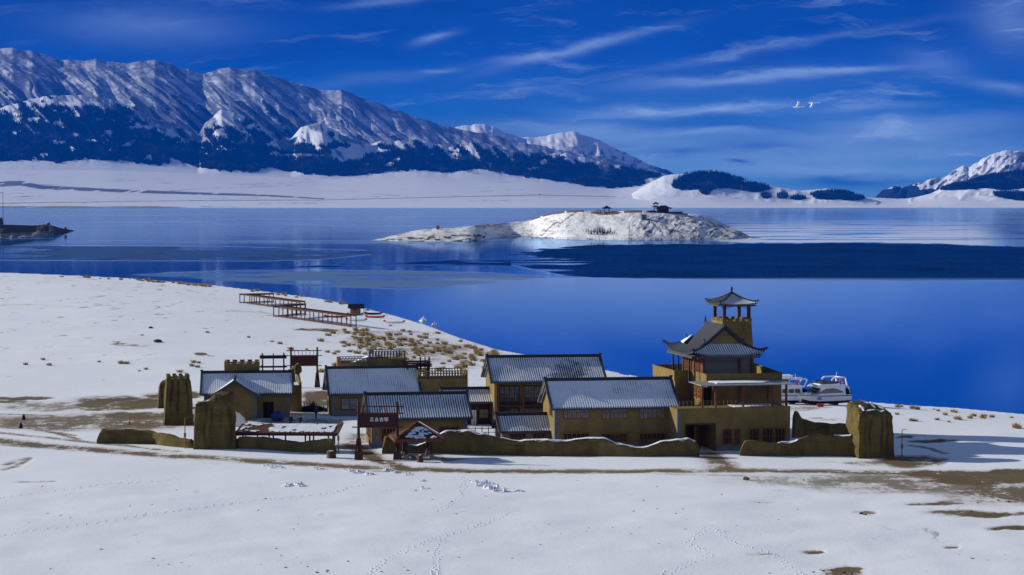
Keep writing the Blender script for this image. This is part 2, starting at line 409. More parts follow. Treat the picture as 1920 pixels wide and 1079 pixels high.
# ------------------------------------------------------------------ the frozen lake
def mat_lake():
    m, t = newmat('lake_ice')
    pos = t.n('ShaderNodeNewGeometry').outputs['Position']
    rip = t.attr('ripple'); fr = t.attr('frost_sheen')
    n1 = t.noise(t.scl(pos, (0.02, 0.008, 0)), 1.0, 5, 0.6)
    n2 = t.noise(t.scl(pos, (0.35, 0.16, 0)), 1.0, 3, 0.6)
    n3 = t.noise(t.scl(pos, (0.0016, 0.0006, 0)), 1.0, 4, 0.6)
    rip = t.ss(t.m('ADD', rip, t.m('ADD', t.m('MULTIPLY_ADD', n1, 0.5, -0.25), t.m('MULTIPLY_ADD', n2, 0.3, -0.15))), 0.36, 0.64)
    frost_sheen = t.m('MULTIPLY', fr, t.m('MULTIPLY_ADD', n3, 0.9, 0.45), clamp=True)
    col = t.mix(rip, (0.001, 0.11, 0.44), t.mix(t.ss(t.m('ADD', t.m('MULTIPLY', n2, .6), t.m('MULTIPLY', n1, .4)), .35, .65), (0.0, 0.012, 0.075), (0.0, 0.042, 0.20)))
    ro = t.m('MULTIPLY_ADD', rip, 0.3, 0.06)
    p1a = t.n('ShaderNodeBsdfDiffuse'); t.put(p1a.inputs['Color'], col)
    p1b = t.n('ShaderNodeBsdfGlossy'); t.put(p1b.inputs['Roughness'], ro); p1b.inputs['Color'].default_value = (.52, .72, 1.0, 1)   # clear ice takes the red out
    fz = t.n('ShaderNodeFresnel'); fz.inputs['IOR'].default_value = 1.36
    p1 = t.n('ShaderNodeMixShader'); t.nt.links.new(fz.outputs[0], p1.inputs[0])
    t.nt.links.new(p1a.outputs[0], p1.inputs[1]); t.nt.links.new(p1b.outputs[0], p1.inputs[2])
    p2 = t.n('ShaderNodeBsdfPrincipled')
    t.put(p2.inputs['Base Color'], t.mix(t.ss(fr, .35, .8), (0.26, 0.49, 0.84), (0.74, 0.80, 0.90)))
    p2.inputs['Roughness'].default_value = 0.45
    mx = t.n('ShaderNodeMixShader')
    t.put(mx.inputs[0], frost_sheen)
    p3a = t.n('ShaderNodeBsdfDiffuse'); t.put(p3a.inputs['Color'], col)
    p3b = t.n('ShaderNodeBsdfGlossy'); p3b.inputs['Roughness'].default_value = 0.25; p3b.inputs['Color'].default_value = (.3, .5, .9, 1)
    t.put(p3b.inputs['Normal'], t.bump(n2, 0.8, 2.0))
    p3 = t.n('ShaderNodeMixShader'); p3.inputs[0].default_value = 0.05
    t.nt.links.new(p3a.outputs[0], p3.inputs[1]); t.nt.links.new(p3b.outputs[0], p3.inputs[2])
    mr = t.n('ShaderNodeMixShader'); t.put(mr.inputs[0], rip)
    t.nt.links.new(p1.outputs[0], mr.inputs[1]); t.nt.links.new(p3.outputs[0], mr.inputs[2])
    t.nt.links.new(mr.outputs[0], mx.inputs[1]); t.nt.links.new(p2.outputs[0], mx.inputs[2])
    o = t.n('ShaderNodeOutputMaterial'); t.nt.links.new(mx.outputs[0], o.inputs[0])
    return m
def make_lake():
    px = np.concatenate([[-9000, -4000, -1500, -600, -250], np.arange(-60, 1990, 8.0), [2200, 2700, 4000, 9000]])
    py = np.concatenate([[384.5, 386, 388], np.arange(389, 400, 0.5), np.arange(400, 470, .8), np.arange(470, 560, 0.7), np.arange(560, 800, 6.0), [860, 1000, 1400, 2600]])
    PX, PY = np.meshgrid(px, py)
    w = (CY - PY) / F
    d0, d1, d2 = (PX - CX) / F, ca + w * sa, -sa + w * ca
    k = (LAKE - HC) / d2
    X, Y = d0 * k, d1 * k
    def band(top, bot, x0, x1, soft=1.2):
        tt, bb = top(PX), bot(PX)
        wv_ = (fbm(PX / 70, PX * 0 + tt[0, 0] % 7, 37, 4) - .5) * 3.2 + (fbm(PX / 14, PY / 3, 38, 3) - .5) * 2.4; tt = tt + wv_; bb = bb + wv_ * .8
        v = np.clip((PY - tt) / soft, -1, 1) * .5 + .5
        v2 = np.clip((bb - PY) / soft, -1, 1) * .5 + .5
        return np.minimum(v, v2) * sstep(x0 - 5, x0 + 5, PX) * sstep(x1 + 5, x1 - 5, PX)
    big = band(curve([(900, 487), (960, 476), (1010, 466), (1080, 461), (1200, 458.5), (1400, 457), (1650, 455.5), (1760, 456.5), (1800, 459.5), (1920, 464), (2600, 466)]),
               curve([(900, 488), (960, 497), (1000, 505), (1060, 517), (1120, 521), (1300, 524), (1600, 526), (1920, 526), (2600, 526)]), 905, 9e9) * np.clip(sstep(880, 1180, PX + (fbm(PX / 120, PY / 2.2, 39, 3) - .5) * 420) * 1.4, 0, 1)
    b2 = band(curve([(-300, 458), (0, 461), (200, 462), (420, 463), (600, 466), (690, 471), (705, 475)]),
              curve([(-300, 488), (0, 488), (300, 489), (480, 490), (600, 486), (680, 479), (705, 475)]), -9e9, 705) * (.25 + 1.1 * sstep(.36, .55, fbm(PX / 200, PY / 3.5, 45, 4)))
    b3 = band(curve([(250, 516), (330, 511), (450, 507.5), (600, 507), (760, 508), (900, 512), (1030, 520)]),
              curve([(250, 517), (350, 522), (480, 530), (620, 540), (740, 543), (840, 538), (940, 530), (1030, 521)]), 250, 1030) * (.5 + .5 * (fbm(PX / 120, PY / 4, 31, 3) > .45)) * .8
    b4 = band(curve([(480, 503), (700, 492), (850, 487), (960, 487)]), curve([(480, 504), (700, 500), (850, 503), (960, 500)]), 480, 960) * (fbm(PX / 90, PY / 3, 33, 3)) * 1.0
    ripple = np.maximum.reduce([big, b2, b3, b4])
    frost_sheen = np.zeros_like(PX)
    frost_sheen = np.maximum(frost_sheen, band(curve([(1180, 392), (1400, 391), (2600, 391)]), curve([(1180, 440), (1400, 456), (1650, 455), (1800, 459), (1920, 463), (2600, 464)]), 1250, 9e9) *
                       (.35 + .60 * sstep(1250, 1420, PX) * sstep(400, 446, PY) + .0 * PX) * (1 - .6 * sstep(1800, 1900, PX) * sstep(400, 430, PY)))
    frost_sheen = np.maximum(frost_sheen, .10 * sstep(430, 395, PY) * (.6 + .7 * fbm(PX / 500, PY / 2.5, 35, 3)))
    frost_sheen = np.maximum(frost_sheen, .50 * sstep(690, 525, PY) * (PY > 521) * sstep(640, 900, PX) * (1 - .45 * sstep(1400, 1900, PX)))  # pale gradient on the near ice, painting in the low sky's reflection
    frost_sheen = np.maximum(frost_sheen, b3 * .55)
    frost_sheen = np.maximum(frost_sheen, b2 * .14); frost_sheen = frost_sheen * (1 - .8 * sstep(.3, .7, big) * (PY < 523))
    # pale rims along the refrozen bands
    for c0, c1, x0, x1 in ((curve([(-300, 488), (0, 488.5), (480, 490), (600, 487), (700, 477)]), .8, -200, 700), (curve([(960, 498), (1060, 518), (1120, 522), (1300, 525), (1920, 527)]), .7, 960, 2200),
                           (curve([(300, 512), (450, 507), (600, 506.5), (900, 511), (1030, 519)]), .6, 300, 1030), (curve([(0, 460), (420, 462), (690, 470)]), .5, 20, 690), (curve([(600, 536), (760, 543), (1000, 524)]), .6, 620, 1010)):
        frost_sheen = np.maximum(frost_sheen, .6 * np.clip(1 - np.abs(PY - c0(PX)) / 1.1, 0, 1) * (PX > x0) * (PX < x1))
    # drifted streaks of snow on the far ice
    st = sstep(.57, .70, fbm(PX / 260, PY / 1.6, 41, 3)) * (PY < 458)
    frost_sheen = np.maximum(frost_sheen, .42 * st)
    dk = sstep(.58, .70, fbm(PX / 160, PY / 1.1, 43, 3)) * (PY < 452)
    frost_sheen = frost_sheen * (1 - .7 * dk)
    Z = np.full_like(X, LAKE)
    me = grid_mesh('lake', X, Y, Z, mat_lake(), {'ripple': ripple, 'frost_sheen': frost_sheen}, smooth=False)
    link('lake', me, kind='structure')
make_lake()

# ------------------------------------------------------------------ far land
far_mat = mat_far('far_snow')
def far_land(name, px, T, Yf, yscr, forest=None, rock=None, dirt=None, label=None):
    """columns px, rows T in 0..1+; Yf(T) the distance, yscr(PX,T) the height given as the line it reaches"""
    PX, TT = np.meshgrid(px, T)
    Y = Yf(TT)
    ys = yscr(PX, TT)
    w = (CY - ys) / F
    d1, d2 = ca + w * sa, -sa + w * ca
    k = Y / d1
    X = (PX - CX) / F * k; Z = HC + k * d2
    at = {'forest': forest(PX, TT, ys) if forest else np.zeros_like(X), 'rock': rock(PX, TT, ys) if rock else np.zeros_like(X),
          'dirt': dirt(PX, TT, ys) if dirt else np.zeros_like(X)}
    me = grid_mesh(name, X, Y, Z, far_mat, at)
    o = link(name, me, kind='structure')
    return PX, TT, ys, X, Y, Z, at
FOOT = curve([(-300, 300), (0, 303), (60, 300), (110, 305), (160, 297), (230, 302), (300, 310), (330, 299), (380, 316), (420, 320), (480, 322), (500, 313), (560, 325), (640, 331),
              (700, 326), (780, 318), (850, 323), (900, 316), (960, 328), (1020, 336), (1080, 346), (1150, 353), (1210, 346), (1240, 330), (1280, 325), (1330, 322), (1400, 340),
              (1460, 358), (1540, 368), (1640, 368), (1700, 372), (1760, 352), (1800, 345), (1860, 350), (1920, 342), (2200, 330)])
PLAIN = scurve([(-700, 324), (-300, 322), (0, 318), (200, 319), (400, 327), (600, 335), (800, 333), (1000, 341), (1150, 355), (1210, 350), (1245, 334), (1290, 328), (1330, 325), (1400, 342), (1460, 358), (1540, 368), (1640, 370), (1700, 373), (1760, 358), (1800, 350), (1860, 352), (1920, 346), (2500, 330)], 14)
RIDGE = curve([(-600, 60), (-300, 75), (-100, 84), (0, 90), (60, 96), (120, 113), (160, 116), (180, 111), (240, 120), (290, 112), (340, 126), (380, 139), (430, 127), (480, 131), (520, 146), (580, 165), (620, 171), (640, 168), (700, 190),
               (760, 213), (820, 233), (860, 243), (900, 250), (960, 262), (1020, 275), (1060, 284), (1120, 294), (1180, 308), (1220, 318), (1258, 327), (1300, 345), (1400, 372)])
SPUR = curve([(-600, 150), (-200, 150), (0, 205), (40, 190), (90, 180), (140, 179), (195, 182), (230, 198), (280, 217), (330, 236), (372, 255), (385, 230), (415, 206), (450, 214), (500, 244), (545, 262), (565, 240), (600, 228),
              (640, 252), (690, 270), (730, 264), (780, 262), (840, 275), (900, 268), (950, 280), (1010, 290), (1060, 288), (1100, 298), (1150, 308), (1200, 318), (1250, 330), (1290, 345)])
def make_far():
    pxs = np.arange(-420, 2340, 5.0)
    # plain rising from the far shore
    def plain_y(PX, T):
        foot = PLAIN(PX) + 1
        s = np.clip(T, 0, 1)
        y = 390.8 + (foot - 390.8) * (0.05 * s + 0.95 * s ** 1.35)
        y = y - 2.2 * (fbm(PX / 220, T * 5, 51, 3) - .5) * sstep(0, .3, s)
        # low terrace and bluff at the left
        y = y - 7 * np.exp(-((PX - 45) / 60) ** 2 - ((T - .62) / .07) ** 2)
        y = y - 4 * sstep(760, 0, PX) * sstep(.30, .36, T + .00012 * PX) * sstep(.8, .5, T)
        return np.where(T > 1, y + (T - 1) * 6, y)
    def plain_dirt(PX, T, ys):
        d = .8 * sstep(.006, .016, T) * sstep(.14, .09, T) * sstep(640, 300, PX) * (fbm(PX / 60, T * 40, 52, 3) > .34)
        return d
    def plain_rock(PX, T, ys):
        road = curve([(-400, 384), (0, 381.5), (400, 376), (600, 375.5), (1000, 366), (1300, 372)])(PX)
        tone = .95 * np.clip(1.2 - np.abs(ys - road) / 0.8, 0, 1) * (PX < 1160)
        bl = curve([(-400, 330), (0, 345), (40, 344), (80, 352), (200, 357), (330, 362), (500, 367), (620, 374)])(PX)
        tone = np.maximum(tone, .95 * np.clip(1.3 - np.abs(ys - bl) / curve([(-400, 8), (0, 8), (60, 6), (200, 4.5), (400, 3), (600, 1.5)])(PX), 0, 1) * (PX < 610) * (fbm(PX / 22 + ys / 6, ys / 9, 54, 3) > .36))
        tone = np.maximum(tone, .5 * (fbm(PX / 60 + ys / 4, ys / 4, 55, 3) > .68) * (ys < 383))
        return tone
    far_land('snow_plain', pxs, np.concatenate([np.linspace(0, 1, 130), [1.1, 1.3]]), lambda T: 13200 + 3300 * T, plain_y, rock=plain_rock, dirt=plain_dirt)
    # main range
    pm = np.arange(-300, 1420, 2.0)
    def main_y(PX, T):
        s = np.clip(T, 0, 1)
        foot = FOOT(PX) + 14
        rd = RIDGE(PX) + (fbm(PX / 26, PX * 0, 60, 4) - .5) * 7
        yb = foot + (rd - foot) * (0.85 * s + 0.15 * s ** 2)
        r = PX - 1.15 * (yb - 100) + (fbm(PX / 70, yb / 50, 61, 3) - .5) * 55
        amp = sstep(0, .2, s) * sstep(1.02, .75, s) * (foot - rd) / 180
        y = yb - amp * (11 * ridged(r / 62, yb / 260, 62, 3) + 9 * ridged(r / 26, yb / 150, 63, 3) + 7 * ridged(r / 11, yb / 60, 64, 3) - 15)
        return np.where(T > 1, rd + (T - 1) * 260, y)
    def main_rock_shade(PX, T, ys):
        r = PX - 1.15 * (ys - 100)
        a = .66 + .40 * sstep(.46, .62, fbm(r / 11, ys / 60, 66, 4)) * sstep(1.5, .3, T)  # high baseline paints in the weak light on these slopes; streaks add rock
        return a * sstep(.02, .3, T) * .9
    def main_forest(PX, T, ys):
        r = PX - 1.15 * (ys - 100)
        return sstep(.60, .42, T + (fbm(r / 13, ys / 70, 67, 3) - .5) * 1.0 + (fbm(PX / 8, ys / 6, 68, 3) - .5) * .3) * .9
    far_land('mountain_range', pm, np.concatenate([np.linspace(0, 1, 190), [1.08, 1.2, 1.4]]), lambda T: 18000 + 4500 * T, main_y, rock=main_rock_shade, forest=main_forest)
    # wooded spurs in front of it
    def spur_y(PX, T):
        s = np.clip(T, 0, 1)
        foot = PLAIN(PX) + 5
        rd = SPUR(PX) + (fbm(PX / 14, PX * 0, 70, 3) - .5) * 5
        yb = foot + (rd - foot) * (s ** 1.1)
        r = PX - 0.75 * (yb - 200) + (fbm(PX / 50, yb / 40, 71, 3) - .5) * 30
        amp = sstep(14, 40, foot - yb) * sstep(1.02, .8, s) * np.clip((foot - rd) / 90, .2, 1.2)
        y = yb - amp * (9 * ridged(r / 38, yb / 120, 72, 2) + 6 * ridged(r / 15, yb / 60, 73, 2) - 8)
        return np.where(T > 1, rd + (T - 1) * 220, y)
    def spur_forest(PX, T, ys):
        n = fbm(PX / 26 + (ys - 200) / 40, ys / 14, 74, 4)
        n2 = fbm((PX - ys) / 8, ys / 12, 75, 3)
        up = sstep(1.10, .80, T + (n - .5) * .5 + (fbm((PX - .9 * (ys - 200)) / 11, ys / 60, 76, 3) - .42) * .9)
        f = up * (.30 + .9 * sstep(.37, .6, n + (n2 - .5) * .45 + .26 * (1 - T)))
        # bald knolls
        for cx, cy, rx, ry in ((150, 190, 62, 11), (590, 232, 40, 10), (423, 222, 36, 18), (595, 262, 30, 14), (650, 290, 44, 16), (525, 272, 40, 6), (1020, 305, 12, 7), (280, 296, 8, 8), (560, 292, 50, 5),
                              (1222, 340, 22, 9), (810, 291, 8, 4), (700, 283, 40, 5)):
            f = f * (1 - .75 * np.clip(1.4 - ((PX - cx) / rx) ** 2 - ((ys - cy) / ry) ** 2, 0, 1))
        f = f * sstep(-1.5, 1.5, FOOT(PX) - ys + (fbm(PX / 7, ys / 9, 77, 3) - .5) * 9)
        f = f * sstep(-100, 60, PX + 300)
        return f
    def spur_rock_shade(PX, T, ys):
        return .34 + .35 * sstep(.45, .6, fbm((PX - .8 * ys) / 14, ys / 26, 78, 4)) * sstep(.1, .4, T)  # baseline paints dimmer light into the spur snow; streaks are rock
    spur = far_land('foothills', pm[:-30], np.concatenate([np.linspace(0, 1, 120), [1.1, 1.25]]), lambda T: 16650 + 1900 * T, spur_y, forest=spur_forest, rock=spur_rock_shade)
    # peaks behind
    pk = curve([(780, 262), (820, 250), (850, 240), (870, 236), (900, 233), (925, 237), (950, 250), (985, 258), (1015, 256), (1050, 249), (1075, 247), (1100, 254), (1120, 262), (1150, 276), (1175, 287), (1205, 303),
                (1230, 314), (1250, 318), (1262, 326), (1300, 345)])
    def peak_y(PX, T):
        s = np.clip(T, 0, 1)
        rd = pk(PX) + (fbm(PX / 9, PX * 0, 80, 3) - .5) * 5
        y = 350 + (rd - 350) * s
        r = PX - .5 * y
        y = y - sstep(0, .2, s) * sstep(1.02, .85, s) * (8 * ridged(r / 26, y / 60, 81, 3) + 4 * ridged(r / 9, y / 20, 82, 2) - 7)
        return np.where(T > 1, rd + (T - 1) * 260, y)
    far_land('far_peaks', np.arange(780, 1320, 2.5), np.concatenate([np.linspace(0, 1, 70), [1.1, 1.3]]), lambda T: 22500 + 3500 * T, peak_y,
             rock=lambda PX, T, ys: .3 + .4 * sstep(.4, .65, fbm(PX / 10, ys / 8, 83, 4)) * sstep(250, 290, ys + (PX - 1000) * 0), forest=lambda PX, T, ys: .6 * sstep(1170, 1250, PX) * (ys > 300))
    # low wooded hills on the right
    hl = curve([(1180, 366), (1215, 345), (1245, 330), (1262, 327), (1290, 326), (1330, 320), (1345, 322), (1370, 330), (1400, 338), (1420, 346), (1450, 350), (1470, 353), (1500, 358), (1515, 357), (1550, 354), (1575, 357),
                (1600, 363), (1625, 371), (1650, 378), (1690, 386)])
    def hill_y(PX, T):
        s = np.clip(T, 0, 1)
        rd = hl(PX)
        y = 388.5 + (rd - 388.5) * s ** .9
        y = y - sstep(0, .3, s) * sstep(1.02, .8, s) * (6 * ridged(PX / 40, y / 30, 85, 3) - 3)
        return np.where(T > 1, rd + (T - 1) * 120, y)
    def hill_forest(PX, T, ys):
        wv = (fbm(PX / 9, ys / 5, 86, 3) - .5) * .7
        e = lambda cx, cy, rx, ry: 1.3 - ((PX - cx) / rx) ** 2 - ((ys - cy) / ry) ** 2 + wv
        f = np.maximum.reduce([e(1330, 340, 68, 19), e(1290, 346, 34, 12), e(1400, 352, 50, 9), e(1325, 358, 12, 9), e(1560, 367, 44, 9), e(1597, 372, 26, 5), e(1437, 369, 9, 5), e(1467, 368, 10, 6), e(1498, 372, 14, 4)])
        return np.clip(f, 0, 1) * (1 - np.clip(1.2 - ((PX - 1365) / 40) ** 2 - ((ys - 362) / 9) ** 2, 0, 1))
    hills = far_land('low_hills', np.arange(1180, 1700, 2.5), np.concatenate([np.linspace(0, 1, 70), [1.1, 1.3]]), lambda T: 14300 + 1500 * T, hill_y, forest=hill_forest,
                     rock=lambda PX, T, ys: .25 * (fbm(PX / 30, ys / 6, 87, 3) > .5) + 0 * T)
    rp = curve([(1640, 372), (1655, 356), (1672, 350), (1690, 352), (1716, 346), (1740, 338), (1760, 334), (1775, 330), (1790, 318), (1808, 311), (1815, 314), (1830, 306), (1845, 297), (1862, 289), (1880, 282), (1892, 281), (1915, 285), (1950, 288), (2050, 262), (2300, 230)])
    def rm_y(PX, T):
        s = np.clip(T, 0, 1)
        rd = rp(PX) + (fbm(PX / 7, PX * 0, 90, 3) - .5) * 5
        y = 386 + (rd - 386) * s
        r = PX + .7 * y
        y = y - sstep(0, .2, s) * sstep(1.02, .85, s) * (8 * ridged(r / 22, y / 40, 91, 3) + 5 * ridged(r / 8, y / 16, 92, 2) - 7)
        return np.where(T > 1, rd + (T - 1) * 260, y)
    far_land('right_mountain', np.arange(1635, 2320, 2.5), np.concatenate([np.linspace(0, 1, 90), [1.1, 1.3]]), lambda T: 17500 + 3500 * T, rm_y,
             rock=lambda PX, T, ys: .22 + .6 * sstep(.42, .6, fbm((PX + ys) / 8, ys / 9, 93, 4)), forest=lambda PX, T, ys: .9 * sstep(346, 352, ys - (PX - 1650) * .02 + (fbm(PX / 12, ys / 8, 94, 3) - .5) * 22))
    fh = curve([(1600, 384), (1650, 372), (1700, 374), (1740, 366), (1770, 352), (1800, 344), (1815, 341), (1850, 330), (1880, 326), (1920, 319), (2000, 310), (2300, 290)])
    def fh_y(PX, T):
        s = np.clip(T, 0, 1)
        rd = fh(PX) + (fbm(PX / 10, PX * 0, 96, 3) - .5) * 3
        y = 389.5 + (rd - 389.5) * s
        y = y - sstep(0, .3, s) * sstep(1.02, .8, s) * (9 * ridged((PX + y) / 50, y / 24, 97, 3) - 5)
        return np.where(T > 1, rd + (T - 1) * 120, y)
    def fh_forest(PX, T, ys):
        wv = (fbm(PX / 9, ys / 5, 98, 3) - .5) * .8
        a = curve([(1700, 352), (1780, 352), (1830, 344), (1920, 338), (2200, 325)])(PX); b = curve([(1700, 354), (1780, 356), (1850, 352), (1880, 356), (1920, 352), (2200, 350)])(PX)
        f1 = np.clip(1 - (ys - b) / 3 + wv, 0, 1) * sstep(1755, 1775, PX)
        f2 = np.clip(1.3 - ((PX - 1905) / 48) ** 2 - ((ys - 366 - (PX - 1880) * .1) / 8) ** 2 + wv, 0, 1)
        return np.maximum(f1, f2)
    rh = far_land('right_hills', np.arange(1600, 2320, 2.5), np.concatenate([np.linspace(0, 1, 80), [1.1, 1.3]]), lambda T: 14200 + 2400 * T, fh_y, forest=fh_forest,
                  rock=lambda PX, T, ys: .3 * (fbm(PX / 20, ys / 5, 99, 3) > .55) + 0 * T)
    # a continuous wood of conifers on the dark slopes, as one mass
    rng = np.random.default_rng(3)
    V, Fc = [], []
    def plant(land, n, hmin, hmax, lim=.42):
        PX, TT, ys, X, Y, Z, at = land
        fo = at['forest'].reshape(-1); ok = (fo > lim) & (TT.reshape(-1) < 1.0) & (PX.reshape(-1) > -40) & (PX.reshape(-1) < 1960)
        idx = np.nonzero(ok)[0]
        idx = rng.choice(idx, min(n, len(idx) * 4))
        x = X.reshape(-1)[idx] + rng.uniform(-14, 14, len(idx)); y = Y.reshape(-1)[idx] + rng.uniform(-9, 9, len(idx)); z = Z.reshape(-1)[idx] - 3
        h = rng.uniform(hmin, hmax, len(idx)); r = h * .20
        base = sum(len(a) for a in V)
        k = np.arange(len(idx))
        P = np.zeros((len(idx), 4, 3)); a0 = rng.uniform(0, 6.28, len(idx))
        for j in range(3):
            P[:, j, 0] = x + r * np.cos(a0 + j * 2.094); P[:, j, 1] = y + r * np.sin(a0 + j * 2.094); P[:, j, 2] = z
        P[:, 3, 0] = x; P[:, 3, 1] = y; P[:, 3, 2] = z + h
        V.append(P.reshape(-1, 3))
        b = base + k * 4
        Fc.append(np.concatenate([np.stack([b, b + 1, b + 3], -1), np.stack([b + 1, b + 2, b + 3], -1), np.stack([b + 2, b, b + 3], -1)]))
    plant(spur, 42000, 16, 34); plant(hills, 7000, 16, 30, .5); plant(rh, 8000, 16, 30, .5)
    me = bpy.data.meshes.new('conifer_forest')
    me.from_pydata(np.concatenate(V).tolist(), [], np.concatenate(Fc).tolist())
    m, t = newmat('conifer'); finish(t, t.mix(t.ss(t.noise(t.scl(t.n('ShaderNodeNewGeometry').outputs['Position'], (.006, .003, .008)), 1, 5, .7), .5, .68), (0.005, 0.013, 0.012), (0.07, 0.085, 0.10)), 0.95, spec=0.05); me.materials.append(m)
    o = link('conifer_forest', me, kind='stuff')
    o['label'] = 'dark conifer forest covering the lower mountain slopes across the lake'; o['category'] = 'forest'
make_far()

# ================================================================== objects
class MB:
    """collects shapes into one mesh; every vertex carries rib and slope numbers for tiled roofs"""
    def __init__(s): s.v = []; s.f = []; s.rib = []; s.slp = []; s.mi = []; s.cur = 0
    def add(s, vs, fs, rib=None, slp=None):
        b = len(s.v); s.v += [tuple(p) for p in vs]; s.f += [tuple(b + i for i in f) for f in fs]; s.mi += [s.cur] * len(fs)
        s.rib += list(rib) if rib is not None else [0.0] * len(vs)
        s.slp += list(slp) if slp is not None else [0.5] * len(vs)
        return s
    def hexa(s, p):
        return s.add(p, [(0, 3, 2, 1), (4, 5, 6, 7), (0, 1, 5, 4), (1, 2, 6, 5), (2, 3, 7, 6), (3, 0, 4, 7)])
    def box(s, x0, x1, y0, y1, z0, z1):
        return s.hexa([(x0, y0, z0), (x1, y0, z0), (x1, y1, z0), (x0, y1, z0), (x0, y0, z1), (x1, y0, z1), (x1, y1, z1), (x0, y1, z1)])
    def taper(s, x0, x1, y0, y1, z0, z1, i, j=None):
        j = i if j is None else j
        return s.hexa([(x0, y0, z0), (x1, y0, z0), (x1, y1, z0), (x0, y1, z0), (x0 + i, y0 + j, z1), (x1 - i, y0 + j, z1), (x1 - i, y1 - j, z1), (x0 + i, y1 - j, z1)])
    def bar(s, a, b, w, h=None):
        h = w if h is None else h
        a, b = Vector(a), Vector(b); d = (b - a).normalized()
        u = Vector((0, 0, 1)) if abs(d.z) < .95 else Vector((0, 1, 0))
        r = d.cross(u).normalized() * w / 2; q = r.cross(d).normalized() * h / 2
        return s.hexa([a - r - q, a + r - q, a + r + q, a - r + q, b - r - q, b + r - q, b + r + q, b - r + q])
    def tube(s, a, b, r0, r1=None, n=8):
        r1 = r0 if r1 is None else r1
        a, b = Vector(a), Vector(b); d = (b - a).normalized()
        u = Vector((1, 0, 0)) if abs(d.x) < .9 else Vector((0, 1, 0))
        p = d.cross(u).normalized(); q = d.cross(p)
        vs = []
        for c, r in ((a, r0), (b, r1)):
            for i in range(n):
                k = 2 * math.pi * i / n; vs.append(c + p * r * math.cos(k) + q * r * math.sin(k))
        return s.add(vs, [(i, (i + 1) % n, n + (i + 1) % n, n + i) for i in range(n)] + [tuple(range(n))[::-1], tuple(range(n, 2 * n))])
    def prism(s, pts, y0, y1):            # outline in x,z pushed along y
        n = len(pts)
        vs = [(x, y0, z) for x, z in pts] + [(x, y1, z) for x, z in pts]
        return s.add(vs, [tuple(range(n)), tuple(range(n, 2 * n))[::-1]] + [(i, n + i, n + (i + 1) % n, (i + 1) % n) for i in range(n)])
    def prismx(s, pts, x0, x1):           # outline in y,z pushed along x
        n = len(pts)
        vs = [(x0, y, z) for y, z in pts] + [(x1, y, z) for y, z in pts]
        return s.add(vs, [tuple(range(n))[::-1], tuple(range(n, 2 * n))] + [(i, (i + 1) % n, n + (i + 1) % n, n + i) for i in range(n)])
    def prismz(s, pts, z0, z1):
        n = len(pts)
        vs = [(x, y, z0) for x, y in pts] + [(x, y, z1) for x, y in pts]
        return s.add(vs, [tuple(range(n))[::-1], tuple(range(n, 2 * n))] + [(i, (i + 1) % n, n + (i + 1) % n, n + i) for i in range(n)])
    def loft(s, rings, closed=True, caps=True):
        n = len(rings[0]); vs = [p for r in rings for p in r]; fs = []
        for k in range(len(rings) - 1):
            for i in range(n if closed else n - 1):
                j = (i + 1) % n; fs.append((k * n + i, k * n + j, (k + 1) * n + j, (k + 1) * n + i))
        if caps: fs += [tuple(range(n))[::-1], tuple((len(rings) - 1) * n + i for i in range(n))]
        return s.add(vs, fs)
    def ball(s, c, rx, ry, rz, n=8, m=6, jit=0):
        vs, fs = [], []
        for i in range(m + 1):
            th = math.pi * i / m
            for j in range(n):
                ph = 2 * math.pi * j / n; k = 1 + jit * (random.random() - .5)
                vs.append((c[0] + rx * k * math.sin(th) * math.cos(ph), c[1] + ry * k * math.sin(th) * math.sin(ph), c[2] + rz * k * math.cos(th)))
        for i in range(m):
            for j in range(n):
                a, b = i * n + j, i * n + (j + 1) % n; fs.append((a, a + n, b + n, b))
        return s.add(vs, fs)
    def roof(s, e0, e1, r1, r0, sp=.30, amp=.028, sag=0.0, up0=0, up1=0, ny=8, th=.16):
        """tiled slope: eave e0->e1, ridge r0->r1"""
        e0, e1, r0, r1 = map(Vector, (e0, e1, r0, r1))
        L = (e1 - e0).length; ed = (e1 - e0) / L; nx = max(6, int(L / sp * 5))
        top, bot, rb, sl = [], [], [], []
        for j in range(ny + 1):
            tt = j / ny
            for i in range(nx + 1):
                q = i / nx
                p = (e0 * (1 - q) + e1 * q) * (1 - tt) + (r0 * (1 - q) + r1 * q) * tt
                r = (p - e0).dot(ed) / sp
                tri = abs((r % 1) - .5) * 2
                lift = up0 * max(0, 1 - q * 2.6) ** 2.2 * (1 - tt) ** 1.6 + up1 * max(0, 1 - (1 - q) * 2.6) ** 2.2 * (1 - tt) ** 1.6
                z = p.z - sag * 4 * tt * (1 - tt) + lift
                top.append((p.x, p.y, z + amp * (1 - tri))); bot.append((p.x, p.y, z - th)); rb.append(r); sl.append(tt)
        n = nx + 1; fs = []
        N = len(top)
        for j in range(ny):
            for i in range(nx):
                a = j * n + i; fs.append((a, a + 1, a + n + 1, a + n)); fs.append((N + a, N + a + n, N + a + n + 1, N + a + 1))
        for i in range(nx):
            fs.append((N + i, N + i + 1, i + 1, i)); a = ny * n + i; fs.append((a, a + 1, N + a + 1, N + a))
        for j in range(ny):
            a = j * n; fs.append((a, a + n, N + a + n, N + a)); a = j * n + nx; fs.append((a + n, a, N + a, N + a + n))
        return s.add(top + bot, fs, rb * 2, sl + [0.0] * N)
